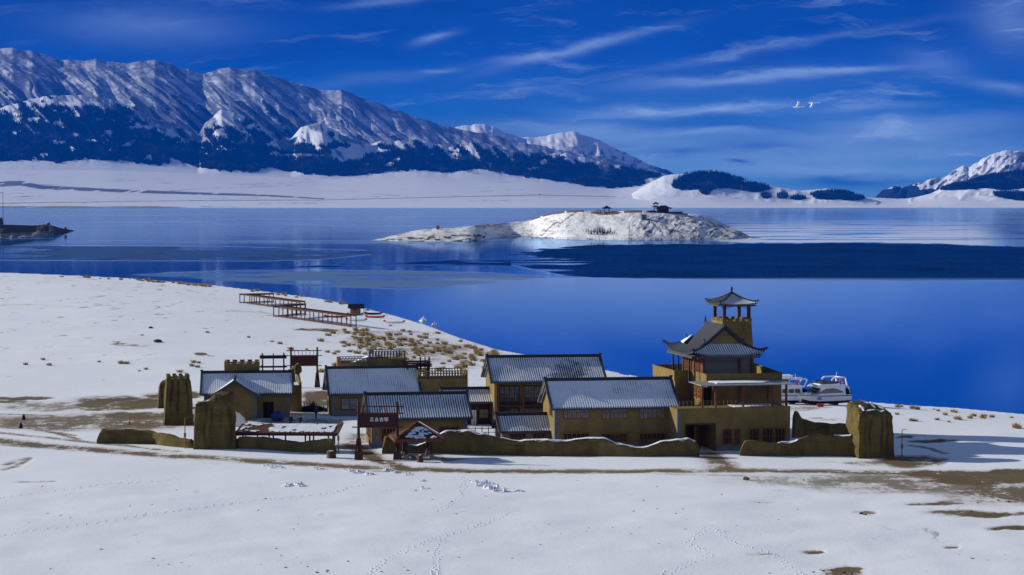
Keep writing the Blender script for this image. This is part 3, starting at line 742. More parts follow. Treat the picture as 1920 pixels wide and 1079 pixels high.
    def build(s, name, mat, parent=None, smooth=False, loc=None):
        me = bpy.data.meshes.new(name); me.from_pydata([tuple(p) for p in s.v], [], s.f)
        for m in (mat if isinstance(mat, (list, tuple)) else [mat]): me.materials.append(m)
        if any(s.mi): me.polygons.foreach_set('material_index', s.mi)
        if any(s.rib):
            for k, val in (('rib', s.rib), ('slp', s.slp)):
                at = me.attributes.new(k, 'FLOAT', 'POINT'); at.data.foreach_set('value', val)
        bm = bmesh.new(); bm.from_mesh(me); bmesh.ops.recalc_face_normals(bm, faces=bm.faces); bm.to_mesh(me); bm.free()
        if smooth: me.shade_smooth()
        o = link(name, me, parent)
        if loc is not None: o.location = loc
        return o
def tag(o, label, cat, group=None):
    o['label'] = label; o['category'] = cat
    if group: o['group'] = group
    return o
def thing(name, label, cat, loc, rz=0.0, group=None):
    o = bpy.data.objects.new(name, None); COL.objects.link(o)
    o.location = loc; o.rotation_euler = (0, 0, rz); o.empty_display_size = .5
    return tag(o, label, cat, group)
KIDS = {}
def copy_tree(o, loc, rz, label=None, scale=None):
    r = o.copy(); COL.objects.link(r); r.location = loc; r.rotation_euler = (0, 0, rz)
    if scale: r.scale = (scale,) * 3
    if label: r['label'] = label
    if not KIDS or o.name not in KIDS:
        KIDS.clear()
        for q in S.objects:
            if q.parent: KIDS.setdefault(q.parent.name, []).append(q)
    for ch in KIDS.get(o.name, []):
        c = ch.copy(); COL.objects.link(c); c.parent = r
        for g in KIDS.get(ch.name, []):
            d = g.copy(); COL.objects.link(d); d.parent = c
    return r

# ------------------------------------------------------------------ materials of the things
def mat_simple(name, c, rough=.8, var=.25, scale=3.0, bump=.2, metal=0, spec=.3, c2=None):
    m, t = newmat(name)
    ob = t.n('ShaderNodeTexCoord').outputs['Object']
    n = t.noise(ob, scale, 4, .6)
    c2 = c2 or tuple(x * (1 - var) for x in c)
    n2 = t.noise(ob, scale * 7, 3, .6)
    col = t.mix(t.ss(t.m('ADD', t.m('MULTIPLY', n, .7), t.m('MULTIPLY', n2, .3)), .35, .65), c, c2)
    finish(t, col, rough, t.bump(n2, bump, .03) if bump else None, metal, spec)
    return m
def mat_adobe(name, c, c2, streak=1.0):
    m, t = newmat(name)
    ob = t.n('ShaderNodeNewGeometry').outputs['Position']
    n = t.noise(t.scl(ob, (.55, .55, .35)), 1, 5, .65)
    lay = t.noise(t.scl(ob, (.25, .25, 3.2)), 1, 3, .6)
    n3 = t.noise(ob, 7, 3, .7)
    run = t.noise(t.scl(ob, (2.2, 2.2, .12)), 1, 3, .6)
    col = t.mix(t.ss(n, .35, .68), c, c2)
    col = t.mix(t.m('MULTIPLY', t.ss(run, .55, .75), .35 * streak), col, tuple(x * .55 for x in c2))
    vo = t.n('ShaderNodeTexVoronoi', feature='DISTANCE_TO_EDGE'); t.put(vo.inputs['Vector'], t.scl(t.n('ShaderNodeVectorMath', operation='ADD').outputs[0], (1, 1, 1))); vv = vo.inputs['Vector'].links[0].from_node
    t.put(vv.inputs[0], t.mix(.12, t.scl(ob, (.14, .14, .30)), t.n('ShaderNodeTexNoise').outputs['Color'])); vo.inputs['Scale'].default_value = 1.0
    crack = t.ss(vo.outputs['Distance'], .016, .004)
    col = t.mix(t.m('MULTIPLY', crack, (.22 if streak > 1 else .0)), col, tuple(x * .3 for x in c2))
    ly = t.ss(lay, .56, .62); col = t.mix(t.m('MULTIPLY', ly, .22 * streak), col, tuple(x * .6 for x in c2))
    h = t.m('ADD', t.m('MULTIPLY', lay, .9), t.m('ADD', t.m('MULTIPLY', n3, .35), t.m('MULTIPLY', n, .5)))
    finish(t, col, .95, t.bump(h, .6, .10 * streak), spec=.1)
    return m
def mat_tile(name, cover=.55, k=1.2, off=0.0, eave=.06, patch=0.0):
    m, t = newmat(name)
    ob = t.n('ShaderNodeTexCoord').outputs['Object']
    obv = t.n('ShaderNodeVectorMath', operation='ADD'); t.put(obv.inputs[0], ob); obv.inputs[1].default_value = (off * 13, off * 7, off * 3)
    ob = obv.outputs[0]
    rib = t.attr('rib'); slp = t.attr('slp')
    fr = t.m('FRACT', rib)
    tri = t.m('MULTIPLY', t.m('ABSOLUTE', t.m('SUBTRACT', fr, .5)), 2.0)
    n = t.noise(t.scl(ob, (.22, .3, .3)), 1, 3, .5)
    # each row of tiles melts out on its own
    rr = t.noise(t.xyz(t.m('FLOOR', rib), t.m('MULTIPLY', slp, 3.0), off), .83, 2, .6)
    n2 = t.noise(ob, 4.5, 3, .7)
    big = t.noise(t.scl(ob, (.12, .12, .2)), 1.0, 2, .4)
    thr = t.m('ADD', 1.0 - cover, t.m('MULTIPLY_ADD', n, k, -.5 * k))
    thr = t.m('ADD', thr, t.m('MULTIPLY_ADD', rr, .4, -.2))
    thr = t.m('ADD', thr, t.m('MULTIPLY_ADD', n2, .25, -.125))
    thr = t.m('ADD', thr, t.ss(slp, .9, .75, 0.0, .0))
    thr = t.m('ADD', thr, t.ss(slp, eave, eave * .3, 0.0, .5))
    if patch:
        X_, Y_, Z_ = t.sep(t.n('ShaderNodeTexCoord').outputs['Object'])
        e1 = t.m('POWER', t.m('DIVIDE', t.m('SUBTRACT', t.m('ADD', X_, t.m('MULTIPLY', slp, -2.0)), 9.6), 2.6), 2.0); e2 = t.m('POWER', t.m('DIVIDE', t.m('SUBTRACT', slp, .40), .42), 2.0)
        thr = t.m('ADD', thr, t.m('MULTIPLY', t.ss(t.m('ADD', t.m('ADD', e1, e2), t.m('MULTIPLY_ADD', t.noise(ob, .55, 4, .7), 6.0, -3.0)), 1.6, .0), patch))
    sn = t.ss(t.m('SUBTRACT', tri, thr), -.14, .10)
    tc = t.mix(n2, (.018, .022, .034), (.045, .05, .065))
    col = t.mix(sn, tc, (.80, .83, .88))
    finish(t, col, .75, t.bump(t.m('ADD', n2, sn), .4, .04), spec=.3)
    return m
def mat_brick(name, c1, c2, mortar, sc=2.2):
    m, t = newmat(name)
    g = t.n('ShaderNodeNewGeometry').outputs['Position']
    x, y, z = t.sep(g)
    b = t.n('ShaderNodeTexBrick'); t.put(b.inputs['Vector'], t.xyz(t.m('ADD', x, y), z, 0))
    b.inputs['Color1'].default_value = (*c1, 1); b.inputs['Color2'].default_value = (*c2, 1); b.inputs['Mortar'].default_value = (*mortar, 1)
    b.inputs['Scale'].default_value = sc; b.inputs['Mortar Size'].default_value = .02
    finish(t, b.outputs[0], .9, spec=.2)
    return m
M = dict(feather=mat_simple('white_feathers', (.80, .88, .98), .8, .03, 2, 0), tan=mat_simple('tan_clay', (.26, .17, .09), .9, .3, 4, .5),
    adobe=mat_adobe('adobe', (.235, .165, .060), (.170, .118, .041), .6),
    mud=mat_adobe('rammed_earth', (.155, .116, .040), (.095, .069, .023), 1.3),
    brick=mat_brick('grey_brick', (.10, .105, .115), (.14, .145, .155), (.19, .19, .19)),
    stone=mat_simple('grey_stone', (.22, .22, .22)),
    lattice=mat_simple('lattice_wood', (.24, .095, .025), .65, .4, 5), wood=mat_simple('brown_wood', (.10, .034, .012), .65, .5, 5), darkwood=mat_simple('dark_wood', (.045, .016, .008), .6, .4, 5),
    redwood=mat_simple('red_brown_wood', (.16, .035, .012), .6, .4, 5), orange=mat_simple('orange_wood', (.36, .13, .03), .6, .35, 5),
    tile=mat_simple('dark_tile', (.022, .026, .038), .6, .4, 6), tileedge=mat_simple('grey_tile_edge', (.065, .07, .085), .7, .4, 9),
    glass=mat_simple('dark_glass', (.012, .016, .022), .08, .2, 1, 0, spec=.7), curtain=mat_simple('pale_window', (.24, .25, .26), .3, .5, 1.2, 0),
    dark=mat_simple('dark_opening', (.010, .007, .005), .9), snow=mat_simple('snow', (.80, .83, .88), .9, .06, 2, .5),
    white=mat_simple('white_paint', (.88, .89, .90), .35, .1, 2, 0), metal=mat_simple('grey_metal_sheet', (.34, .36, .38), .45, .2, 2, 0, .3),
    rust=mat_simple('rusty_wood', (.10, .036, .016), .8, .4, 3), blue=mat_simple('blue_plastic', (.012, .05, .22), .4), red=mat_simple('red_plastic', (.55, .03, .015), .4),
    teal=mat_simple('teal_plastic', (.02, .20, .20), .4), orangep=mat_simple('orange_plastic', (.75, .13, .02), .4), hull=mat_simple('hull_bottom', (.05, .02, .02), .7),
    grass=mat_simple('dry_grass', (.50, .36, .14), .9, .45, 9, 0), pine=mat_simple('pine_needles', (.03, .045, .02), .95), skin=mat_simple('skin', (.45, .26, .18), .6),
    cloth=mat_simple('dark_cloth', (.02, .022, .03), .9), navy=mat_simple('navy_cloth', (.02, .035, .09), .9), pink=mat_simple('pink_wool', (.45, .10, .12), .9),
    pole=mat_simple('ochre_pole', (.22, .15, .05), .7), rock=mat_simple('brown_rock', (.10, .075, .05), .95, .4, 3, .6), ink=mat_simple('white_lettering', (.85, .85, .85), .6, .05, 2, 0),
)
T1 = mat_tile('tile_roof_light_snow', .92, 1.0, 0.0); T2 = mat_tile('tile_roof_striped', .60, .45, 1.0); T3 = mat_tile('tile_roof_patchy', .75, .7, 2.3, patch=.55)
T4 = mat_tile('tile_roof_mid', .95, 1.0, 3.7); T5 = mat_tile('tile_roof_bare', -.25, .4, 4.1); T6 = mat_tile('tile_roof_even', .68, .35, 5.2)

# ------------------------------------------------------------------ houses
def window(parent, x, z, w, h, y=0.0, cols=5, pane='glass', frame='lattice', rows=2, side=None):
    """side None: in the front wall (plane y); 'L': in the left wall, x then measures along y"""
    fr, pn = MB(), MB()
    def bx(mb, a0, a1, z0, z1, d0, d1):
        if side == 'L': mb.box(y - d1, y - d0, a0, a1, z0, z1)
        else: mb.box(a0, a1, y - d1, y - d0, z0, z1)
    b = .11
    bx(fr, x, x + w, z, z + b, 0, .10); bx(fr, x, x + w, z + h - b, z + h, 0, .10)
    bx(fr, x, x + b, z + b, z + h - b, 0, .10); bx(fr, x + w - b, x + w, z + b, z + h - b, 0, .10)
    for i in range(1, cols): xx = x + w * i / cols; bx(fr, xx - .045, xx + .045, z + b, z + h - b, .03, .085)
    for i in range(1, rows): zz = z + h * i / rows; bx(fr, x + b, x + w - b, zz - .03, zz + .03, .035, .075)
    # lattice
    if h > .9 and cols > 2:
        for i in range(cols):
            xa = x + w * (i + .5) / cols
            bx(fr, xa - .016, xa + .016, z + b, z + h - b, .03, .06)
    bx(pn, x + b, x + w - b, z + b, z + h - b, .004, .03)
    f = fr.build('window', M[frame], parent)
    pn.build('pane', M[pane], f)
    return f
def door(parent, x, z, w, h, y=0.0, mat='darkwood', frame='wood', side=None):
    fr, pn = MB(), MB()
    def bx(mb, a0, a1, z0, z1, d0, d1):
        if side == 'L': mb.box(y - d1, y - d0, a0, a1, z0, z1)
        else: mb.box(a0, a1, y - d1, y - d0, z0, z1)
    bx(pn, x + .1, x + w - .1, z, z + h - .1, .004, .05)
    bx(fr, x, x + .1, z, z + h, 0, .1); bx(fr, x + w - .1, x + w, z, z + h, 0, .1); bx(fr, x + .1, x + w - .1, z + h - .1, z + h, 0, .1)
    bx(fr, x + w / 2 - .03, x + w / 2 + .03, z, z + h - .1, .05, .075)
    p = pn.build('door', M[mat], parent); fr.build('frame', M[frame], p)
def gable_roof(root, L, D, ze, zr, mat, ov=.55, oe=.6, sp=.30, ridge_h=.30):
    slope = (zr - ze) / (D / 2)
    zeo = ze - slope * oe * .75
    rf = MB()
    rf.roof((-ov, -oe, zeo), (L + ov, -oe, zeo), (L + ov, D / 2, zr), (-ov, D / 2, zr), sp=sp, sag=.12)
    rf.roof((L + ov, D + oe, zeo), (-ov, D + oe, zeo), (-ov, D / 2, zr), (L + ov, D / 2, zr), sp=sp, sag=.12)
    r = rf.build('roof', mat, root)
    rc = MB()
    rc.box(-ov - .05, L + ov + .05, D / 2 - .16, D / 2 + .16, zr - .10, zr + ridge_h)
    rc.box(-ov - .12, -ov + .25, D / 2 - .19, D / 2 + .19, zr + ridge_h - .02, zr + ridge_h + .14); rc.box(L + ov - .25, L + ov + .12, D / 2 - .19, D / 2 + .19, zr + ridge_h - .02, zr + ridge_h + .14)
    rc.build('ridge', M['tile'], r)
    for xa, xb in ((-ov - .06, -ov + .26), (L + ov - .26, L + ov + .06)):
        v = MB()
        for ya, yb in ((-oe - .03, D / 2 - .17), (D + oe + .03, D / 2 + .17)):
            za, zb = zeo, zr
            n = 6
            for i in range(n):
                q0, q1 = i / n, (i + 1) / n
                y0, y1 = ya + (yb - ya) * q0, ya + (yb - ya) * q1
                z0 = za + (zb - za) * q0 - .48 * q0 * (1 - q0); z1 = za + (zb - za) * q1 - .48 * q1 * (1 - q1)
                v.hexa([(xa, y0, z0 - .22), (xb, y0, z0 - .22), (xb, y1, z1 - .22), (xa, y1, z1 - .22), (xa, y0, z0 + .12), (xb, y0, z0 + .12), (xb, y1, z1 + .12), (xa, y1, z1 + .12)])
        v.build('verge', M['tileedge'], r)
    e = MB(); y = D + oe; e.box(-ov + .28, L + ov - .28, y - .05, y + .07, zeo - .24, zeo - .03); e.build('eave', M['tileedge'], r)
    e = MB(); y = -oe; e.box(-ov + .28, L + ov - .28, y - .05, y + .07, zeo - .24, zeo - .03)
    k = int(L / sp)
    for i in range(k): x = (i + .5) * sp; e.tube((x, -oe - .10, zeo - .02), (x, -oe - .04, zeo - .02), .085, n=6)
    e.build('eave', M['tileedge'], r)
    return r, zeo
def house(name, label, pl, pb, pr, D, yeave, yridge, yaw, roofmat, group='tiled adobe houses of the village', ov=.55, oe=.6, plinth=.7, pillars=True, cat='house', walls=True):
    x, y, z = G(pl, pb); th = R(yaw); c, s = math.cos(th), math.sin(th)
    k = (pr - CX) / F * 1.0
    L = (k * y - x) / (c - k * s)
    ze = zat(yeave, y); zr = zat(yridge, y + D / 2 * c) - .3
    root = thing(name, label, cat, (x, y, 0), th, group)
    if walls:
        w = MB(); w.prismx([(0, -.4), (D, -.4), (D, ze - .12), (D / 2, zr - .2), (0, ze - .12)], 0, L)
        w.build('wall', M['adobe'], root)
    if pillars:
        for xa, xb in ((-.03, .5), (L - .5, L + .03)):
            p = MB(); p.box(xa, xb, -.05, .3, -.3, ze - .3); p.build('corner_pillar', M['brick'], root)
    if plinth:
        p = MB(); p.box(.503, L - .503, -.035, .2, -.3, plinth); p.build('plinth', M['brick'], root)
    gable_roof(root, L, D, ze, zr, roofmat, ov, oe)
    return root, L, ze, zr
def lx(root, px):          # local x along the front of a house for a place in view
    x, y = root.location.x, root.location.y; th = root.rotation_euler.z; c, s = math.cos(th), math.sin(th)
    k = (px - CX) / F
    return (k * y - x) / (c - k * s)
def win_px(root, a, b, top, bot, cols=5, pane='glass', frame='lattice', y=0.0, rows=2):
    xa, xb = lx(root, a), lx(root, b); Y = root.location.y + (xa + xb) / 2 * math.sin(root.rotation_euler.z)
    z0, z1 = zat(bot, Y), zat(top, Y)
    return window(root, xa, z0, xb - xa, z1 - z0, y, cols, pane, frame, rows)

# two-storey house on the right
H2, L, ze, zr = house('two_storey_house', 'long two-storey adobe house with six lattice windows, left of the watchtower building', 1040, 848, 1266, 8.2, 761, 709, 9.0, T1)
for a, b in ((1056, 1106), (1128, 1177), (1199, 1248)):
    win_px(H2, a, b, 763, 786, 6, 'curtain'); win_px(H2, a, b, 812, 836, 6)
window(H2, 1.6, 4.0, 1.6, 1.5, -.0, 3, side='L'); 
# annex
H4, L, ze, zr = house('annex_house', 'low one-storey annex with striped snowy roof tucked against the two-storey house', 941, 845, 1034, 5.0, 806, 774, 9.0, T6, ov=.4, oe=.45, plinth=.4)
win_px(H4, 955, 987, 812, 832, 4); win_px(H4, 999, 1022, 812, 832, 3)
# gallery house behind
H3, L, ze, zr = house('gallery_house', 'two-storey house with glazed upper gallery, its roof snow half melted at the right', 927, 802, 1130, 9.0, 712, 666, 8.0, T3, plinth=0, pillars=False, walls=False)
w = MB(); w.prismx([(2.0, -.4), (9.0, -.4), (9.0, ze - .12), (4.5, zr - .2), (2.0, ze - 0.1 + 1.2)], .0, L); w.build('wall', M['adobe'], H3)
w = MB(); w.prismx([(0, -.4), (1.99, -.4), (1.99, ze + 1.0), (0, ze - .15)], 0, .35); w.build('side_wall', M['adobe'], H3)
fl = MB(); fl.box(.36, L - .3, .02, 1.98, 2.75, 3.0); fl.build('balcony_floor', M['darkwood'], H3)
b = MB(); b.box(.36, L - .3, .0, .25, ze - .62, ze - .22); b.build('beam', M['darkwood'], H3)
for i in range(5):
    xx = .55 + i * (L - 1.2) / 4; p = MB(); p.tube((xx, .15, 0), (xx, .15, ze - .6), .15, n=10); p.build('column', M['redwood'], H3)
rl = MB(); rl.box(.36, L - .3, .05, .12, 3.85, 3.95)
for i in range(int(L / .22) - 2): rl.box(.5 + i * .22, .55 + i * .22, .06, .11, 3.0, 3.85)
rl.build('railing', M['darkwood'], H3)
for i in range(4): 
    xa = .9 + i * (L - 1.2) / 4; window(H3, xa, 3.1, (L - 1.2) / 4 - .6, 2.3, 1.99, 4, 'curtain' if i < 2 else 'glass', 'darkwood')
for i in range(4): 
    xa = .9 + i * (L - 1.2) / 4; window(H3, xa, .3, (L - 1.2) / 4 - .6, 2.2, 1.99, 4, 'glass', 'darkwood')
# front centre house
H5, L, ze, zr = house('front_house', 'long one-storey house behind the brown name gate, roof striped dark and white', 697, 840, 876, 7.6, 781, 736, 9.0, T2, plinth=.9)
win_px(H5, 713, 746, 802, 828, 3); win_px(H5, 822, 860, 800, 826, 5)
window(H5, 1.2, .9, 2.2, 1.9, 0, 3, 'curtain', 'orange', 3, 'L'); window(H5, 4.2, .9, 2.2, 1.9, 0, 3, 'curtain', 'orange', 3, 'L')
# house behind it
H6, L, ze, zr = house('back_house', 'one-storey house with a noticeboard-like window, left rear of the front house', 622, 781, 782, 7.6, 734, 687, 10.0, T4, plinth=.9)
win_px(H6, 638, 672, 746, 769, 2, 'curtain', 'wood', rows=2)
window(H6, 1.4, .9, 2.6, 2.2, 0, 3, 'curtain', 'orange', 3, 'L')
d = MB(); d.box(-.02, .0, 5.2, 6.4, 0, 2.2)
# little tea house with porch
H7, L, ze, zr = house('porch_house', 'small house with an open dark porch, between the back house and the gallery house', 836, 800, 925, 6.0, 752, 726, 8.0, T6, ov=.4, oe=.5, plinth=0, pillars=False, walls=False)
w = MB(); w.prismx([(1.8, -.4), (6, -.4), (6, ze - .12), (3, zr - .25), (1.8, ze + .4)], 0, L); w.build('wall', M['darkwood'], H7)
for xx in (.15, L * .33, L * .66, L - .2): p = MB(); p.tube((xx, .15, 0), (xx, .15, ze - .1), .12, n=8); p.build('column', M['darkwood'], H7)
b = MB(); b.box(0, L, .02, .28, ze - .35, ze - .1); b.build('beam', M['darkwood'], H7)
door(H7, L * .55, 0, 1.0, 2.1, 1.8, 'white'); window(H7, L * .74, .9, 1.2, 1.2, 1.8, 2, 'curtain', 'orange')
p = MB(); p.box(L - .02, L + .5, -.05, .6, -.3, ze - .2); p.build('corner_pillar', M['brick'], H7)

# left house with the cross gable
H1, L, ze, zr = house('cross_gable_house', 'adobe house with a gabled wing coming forward, behind the big mud towers', 383, 786, 542, 8.0, 735, 695.5, 6.0, T4, plinth=.8)
win_off = lx(H1, 492); door(H1, win_off, 0, 1.5, 2.3, 0.0, 'dark')
# its wing
xa, xb = lx(H1, 397) + .1, lx(H1, 478) + .15
wg = MB(); zw = ze + .0; xm = (xa + xb) / 2; zg = zr - .55; D0 = -2.2
wg.prism([(xa, -.4), (xb, -.4), (xb, zw - .2), (xm, zg - .2), (xa, zw - .2)], D0, -.002)
wg.build('wing_wall', M['adobe'], H1)
wr = MB(); yo = D0 - .6; zo = zw - .45
wr.roof((xa - .6, 3.4, zo), (xa - .6, yo, zo), (xm, yo, zg), (xm, 3.4, zg), sag=.12); wr.roof((xb + .6, yo, zo), (xb + .6, 3.4, zo), (xm, 3.4, zg), (xm, yo, zg), sag=.12)
wrf = wr.build('wing_roof', T4, H1)
v = MB()
for x0, x1 in ((xa - .62, xm), (xb + .62, xm)):
    for i in range(6):
        q0, q1 = i / 6, (i + 1) / 6; X0, X1 = x0 + (x1 - x0) * q0, x0 + (x1 - x0) * q1
        z0, z1 = zo + (zg - zo) * q0 - .48 * q0 * (1 - q0), zo + (zg - zo) * q1 - .48 * q1 * (1 - q1)
        v.hexa([(X0, yo - .1, z0 - .3), (X1, yo - .1, z1 - .3), (X1, yo + .3, z1 - .3), (X0, yo + .3, z0 - .3), (X0, yo - .1, z0 + .12), (X1, yo - .1, z1 + .12), (X1, yo + .3, z1 + .12), (X0, yo + .3, z0 + .12)])
v.build('verge', M['tileedge'], wrf)
v = MB(); v.box(xm - .15, xm + .15, yo + .31, 3.2, zg - .1, zg + .28); v.build('ridge', M['tile'], wrf)
p = MB(); p.box(xb - .5, xb + .04, D0 - .05, D0 + .4, -.3, zw - .3); p.build('corner_pillar', M['brick'], H1)

# ------------------------------------------------------------------ battlemented and lattice walls
def crenels(mb, x0, x1, y0, y1, z, w=.55, gap=.5, h=.4, snow=None):
    n = max(2, int(round((x1 - x0 + gap) / (w + gap)))); st = (x1 - x0 - w) / (n - 1)
    for i in range(n):
        a = x0 + i * st; mb.box(a, a + w, y0, y1, z - .01, z + h)
        if snow is not None and i < n - 1: snow.box(a + w + .05, a + st - .05, y0 + .03, y1 - .03, z + .002, z + .09)
x, y, z = G(421, 779)
root = thing('flat_roofed_tower_house', 'square adobe block with battlements showing over the ridge of the cross-gable house', 'building', (x, y, 0), R(6), 'flat-roofed adobe blocks of the village')
zt = zat(683, y)
b = MB(); b.box(0, 4.9, 0, 4.5, -.3, zt); b.build('wall', M['adobe'], root)
b, sn = MB(), MB()
crenels(b, 0, 4.9, 0, .35, zt, .66, .40, .30, sn); crenels(b, 0, 4.9, 4.15, 4.5, zt, .66, .40, .30)
b.box(0, .35, .36, 4.14, zt, zt + .3); b.box(4.55, 4.9, .36, 4.14, zt, zt + .3)
b.build('battlement', M['adobe'], root); sn.build('snow', M['snow'], root)
def lattice_block(name, label, pl, pb, pr, D, ytop, ymid, rows, yaw=8, group='flat-roofed adobe blocks of the village'):
    x, y, z = G(pl, pb); c, s = math.cos(R(yaw)), math.sin(R(yaw)); k = (pr - CX) / F; L = (k * y - x) / (c - k * s)
    root = thing(name, label, 'building', (x, y, 0), R(yaw), group)
    z1, z0 = zat(ytop, y), zat(ymid, y)
    b = MB(); b.box(0, L, 0, D, -.3, z0); b.build('wall', M['adobe'], root)
    g = MB(); hh = (z1 - z0 - .1) / rows; n = int(L / .42)
    for yy in (0, D - .25):
        g.box(0, L, yy, yy + .25, z1 - .1, z1)
        for r_ in range(rows):
            for i in range(n + 1):
                xc = i * (L - .16) / n; zz = z0 + .04 + r_ * hh
                g.taper(xc, xc + .16, yy, yy + .25, zz, zz + hh * .5, .035, 0); g.taper(xc + .035, xc + .125, yy, yy + .25, zz + hh * .5, zz + hh - .04, -.035, 0)
            g.box(0, L, yy + .01, yy + .24, z0 + (r_ + 1) * hh - .0, z0 + (r_ + 1) * hh + .06)
    for xx in (0, L - .25): g.box(xx, xx + .25, .26, D - .26, z0, z1)
    g.build('lattice_parapet', M['adobe'] if rows > 2 else M['brick'], root)
    return root, L, z0, z1
rA, LA, _, zA = lattice_block('lattice_roof_building', 'adobe block with grey pierced parapet behind the back house roof', 692, 773, 760, 4.0, 659, 673, 2)
rB, LB, _, zB = lattice_block('lattice_roof_building', 'wide adobe block with three rows of round holes in its parapet', 783, 778, 877, 5.0, 696, 711, 3)
rC, LC, _, zC = lattice_block('lattice_roof_building', 'low adobe block with an orange lit end post, left of the grey pierced parapet', 634, 774, 692, 4.0, 672.5, 681, 2)
b = MB(); b.box(-.1, .4, -.1, .5, 6.3, zC + .12); b.build('end_post', M['orange'], rC)
# leaning snowy board between the two
b = MB(); b.hexa([(LC - 2.2, .5, zC - .7), (LC - .1, .5, zC + .1), (LC - .1, 2.5, zC + .1), (LC - 2.2, 2.5, zC - .7), (LC - 2.2, .5, zC - .6), (LC - .1, .5, zC + .2), (LC - .1, 2.5, zC + .2), (LC - 2.2, 2.5, zC - .6)]); b.build('stair_cover', M['snow'], rC)
# storehouse beside the left house
x, y, z = G(543, 772)
root = thing('flat_roofed_tower_house', 'adobe storehouse with an outside stair, right of the cross-gable house', 'building', (x, y, 0), R(9), 'flat-roofed adobe blocks of the village')
b = MB(); b.box(0, 1.75, 0, 4.5, -.3, 3.7); b.build('wall', M['adobe'], root)
b = MB()
for i in range(9): b.box(.2, 1.2, 4.5 + i * .35, 4.85 + i * .35, -.3, 3.7 + i * .22)
b.build('stair', M['adobe'], root)
b = MB(); b.prismx([(.0, 3.7), (7.6, 3.7), (7.6, 6.4), (6.6, 6.3), (4.5, 5.0), (2.0, 4.3), (0, 4.1)], 1.40, 1.74); b.build('stair_parapet', M['adobe'], root)
b = MB(); b.box(.1, 1.35, .1, 4.4, 3.702, 3.80); b.build('snow', M['snow'], root)
b = MB(); b.ball((1.3, 5.4, 5.6), .8, 1.2, .7, 10, 8, .25); b.build('mud_lump', M['mud'], root)

# timber frames on posts
def timber_frame(label, pl, pb, w, d, z0, z1, rails, yaw, posts=4, group='open timber frames behind the houses', stickup=0.5):
    x, y, z = G(pl, pb)
    root = thing('timber_frame', label, 'frame', (x, y, 0), R(yaw), group)
    pts = []
    for (xx, yy) in ([(0, 0), (w, 0), (0, d), (w, d)] + [(w * k / (posts - 2), 0) for k in range(1, posts - 2)]):
        p = MB(); p.tube((xx, yy, -.2), (xx, yy, z1 + stickup), .11, .09, 6); p.build('post', M['darkwood'], root)
    for zr_ in rails:
        b = MB(); b.tube((-.4, -.14, zr_), (w + .4, -.14, zr_), .07, n=6); b.tube((-.4, d + .14, zr_), (w + .4, d + .14, zr_), .07, n=6)
        b.tube((-.14, -.4, zr_ + .15), (-.14, d + .4, zr_ + .15), .06, n=6); b.tube((w + .14, -.4, zr_ + .15), (w + .14, d + .4, zr_ + .15), .06, n=6)
        b.build('rail', M['darkwood'], root)
    return root
y0 = G(493, 777)[1]
timber_frame('open frame of dark poles standing above the right end of the cross-gable roof', 493, 777, 3.0, 1.4, 0, zat(668, y0), [zat(669, y0), zat(672, y0), zat(689, y0)], 8, stickup=.35)
y0 = G(764, 775)[1]
timber_frame('long low pole frame with tall end posts, beside the wide pierced parapet', 764, 775, 3.0, 1.6, 0, zat(680, y0), [zat(679, y0), zat(683, y0), zat(687, y0)], 8, stickup=.1)
y0 = G(789, 773)[1]
timber_frame('tight cluster of four tall dark posts with cross rails above the pierced parapet', 789, 773, 1.25, .8, 0, zat(674, y0), [zat(684, y0), zat(687.5, y0)], 8, stickup=.3)

# ------------------------------------------------------------------ watchtower building
ox, oy, oz = G(1270, 848)
WT = thing('watchtower_building', 'large adobe fort with terraces, curved-roof pavilion and a tall lookout tower', 'building', (ox, oy, 0), R(12))
zt = zat(768, oy)
b = MB()
g0, g1, gh = 1.05, 4.65, 3.35
b.box(0, g0, 0, 4.4, -.4, zt); b.box(g0, g1, 0, 4.4, gh, zt); b.box(g1, 14.2, 0, 4.4, -.4, zt); b.box(5.4, 14.2, 4.401, 16, -.4, zt)
b.build('ground_floor_wall', M['adobe'], WT)
b = MB(); b.box(-.03, .42, -.06, .3, -.3, zt - .3); b.build('corner_pillar', M['brick'], WT)
b = MB(); b.box(4.9, 7.9, -.05, .1, -.3, .75); b.build('plinth', M['brick'], WT)
# parapet and coping of the lower roof
b = MB(); b.box(5.9, 14.2, .0, .25, zt, zt + .12); b.box(-.0, 5.9, .0, .25, zt, zt + .08); b.build('coping', M['adobe'], WT)
b = MB(); b.box(7.5, 13.0, .5, 4.2, zt + .001, zt + .07); b.build('terrace_snow', M['snow'], WT)
# the gate passage
b = MB(); b.box(2.55, 3.9, 4.42, 4.75, -.3, gh + .5); b.box(g1 + .01, g1 + .5, 4.41, 7.5, -.3, 3.6); b.build('gate_inner_wall', M['adobe'], WT)
b = MB(); b.box(2.6, 2.62, 1.0, 2.0, .2, 2.6); 
b = MB(); b.hexa([(2.75, 2.2, -.3), (3.95, 3.9, -.3), (4.05, 3.8, -.3), (2.9, 2.1, -.3), (2.75, 2.2, gh), (3.95, 3.9, gh), (4.05, 3.8, gh), (2.9, 2.1, gh)]); b.build('lit_wing_wall', M['orange'], WT)  # angled inner wing wall; its orange paints in the sunlit face
b = MB(); b.box(g0 - .12, g0, -.08, .12, -.3, gh + .1); b.box(g1, g1 + .12, -.08, .12, -.3, gh + .1); b.box(g0, g1, -.08, .12, gh - .02, gh + .16); b.build('gate_frame', M['wood'], WT)
for a, b_, top in ((1356, 1374, 804), (1378, 1390, 804), (1406.5, 1425, 803), (1430.5, 1451, 802), (1454, 1474, 802)):
    win_px(WT, a, b_, top, 834, 3, 'dark')
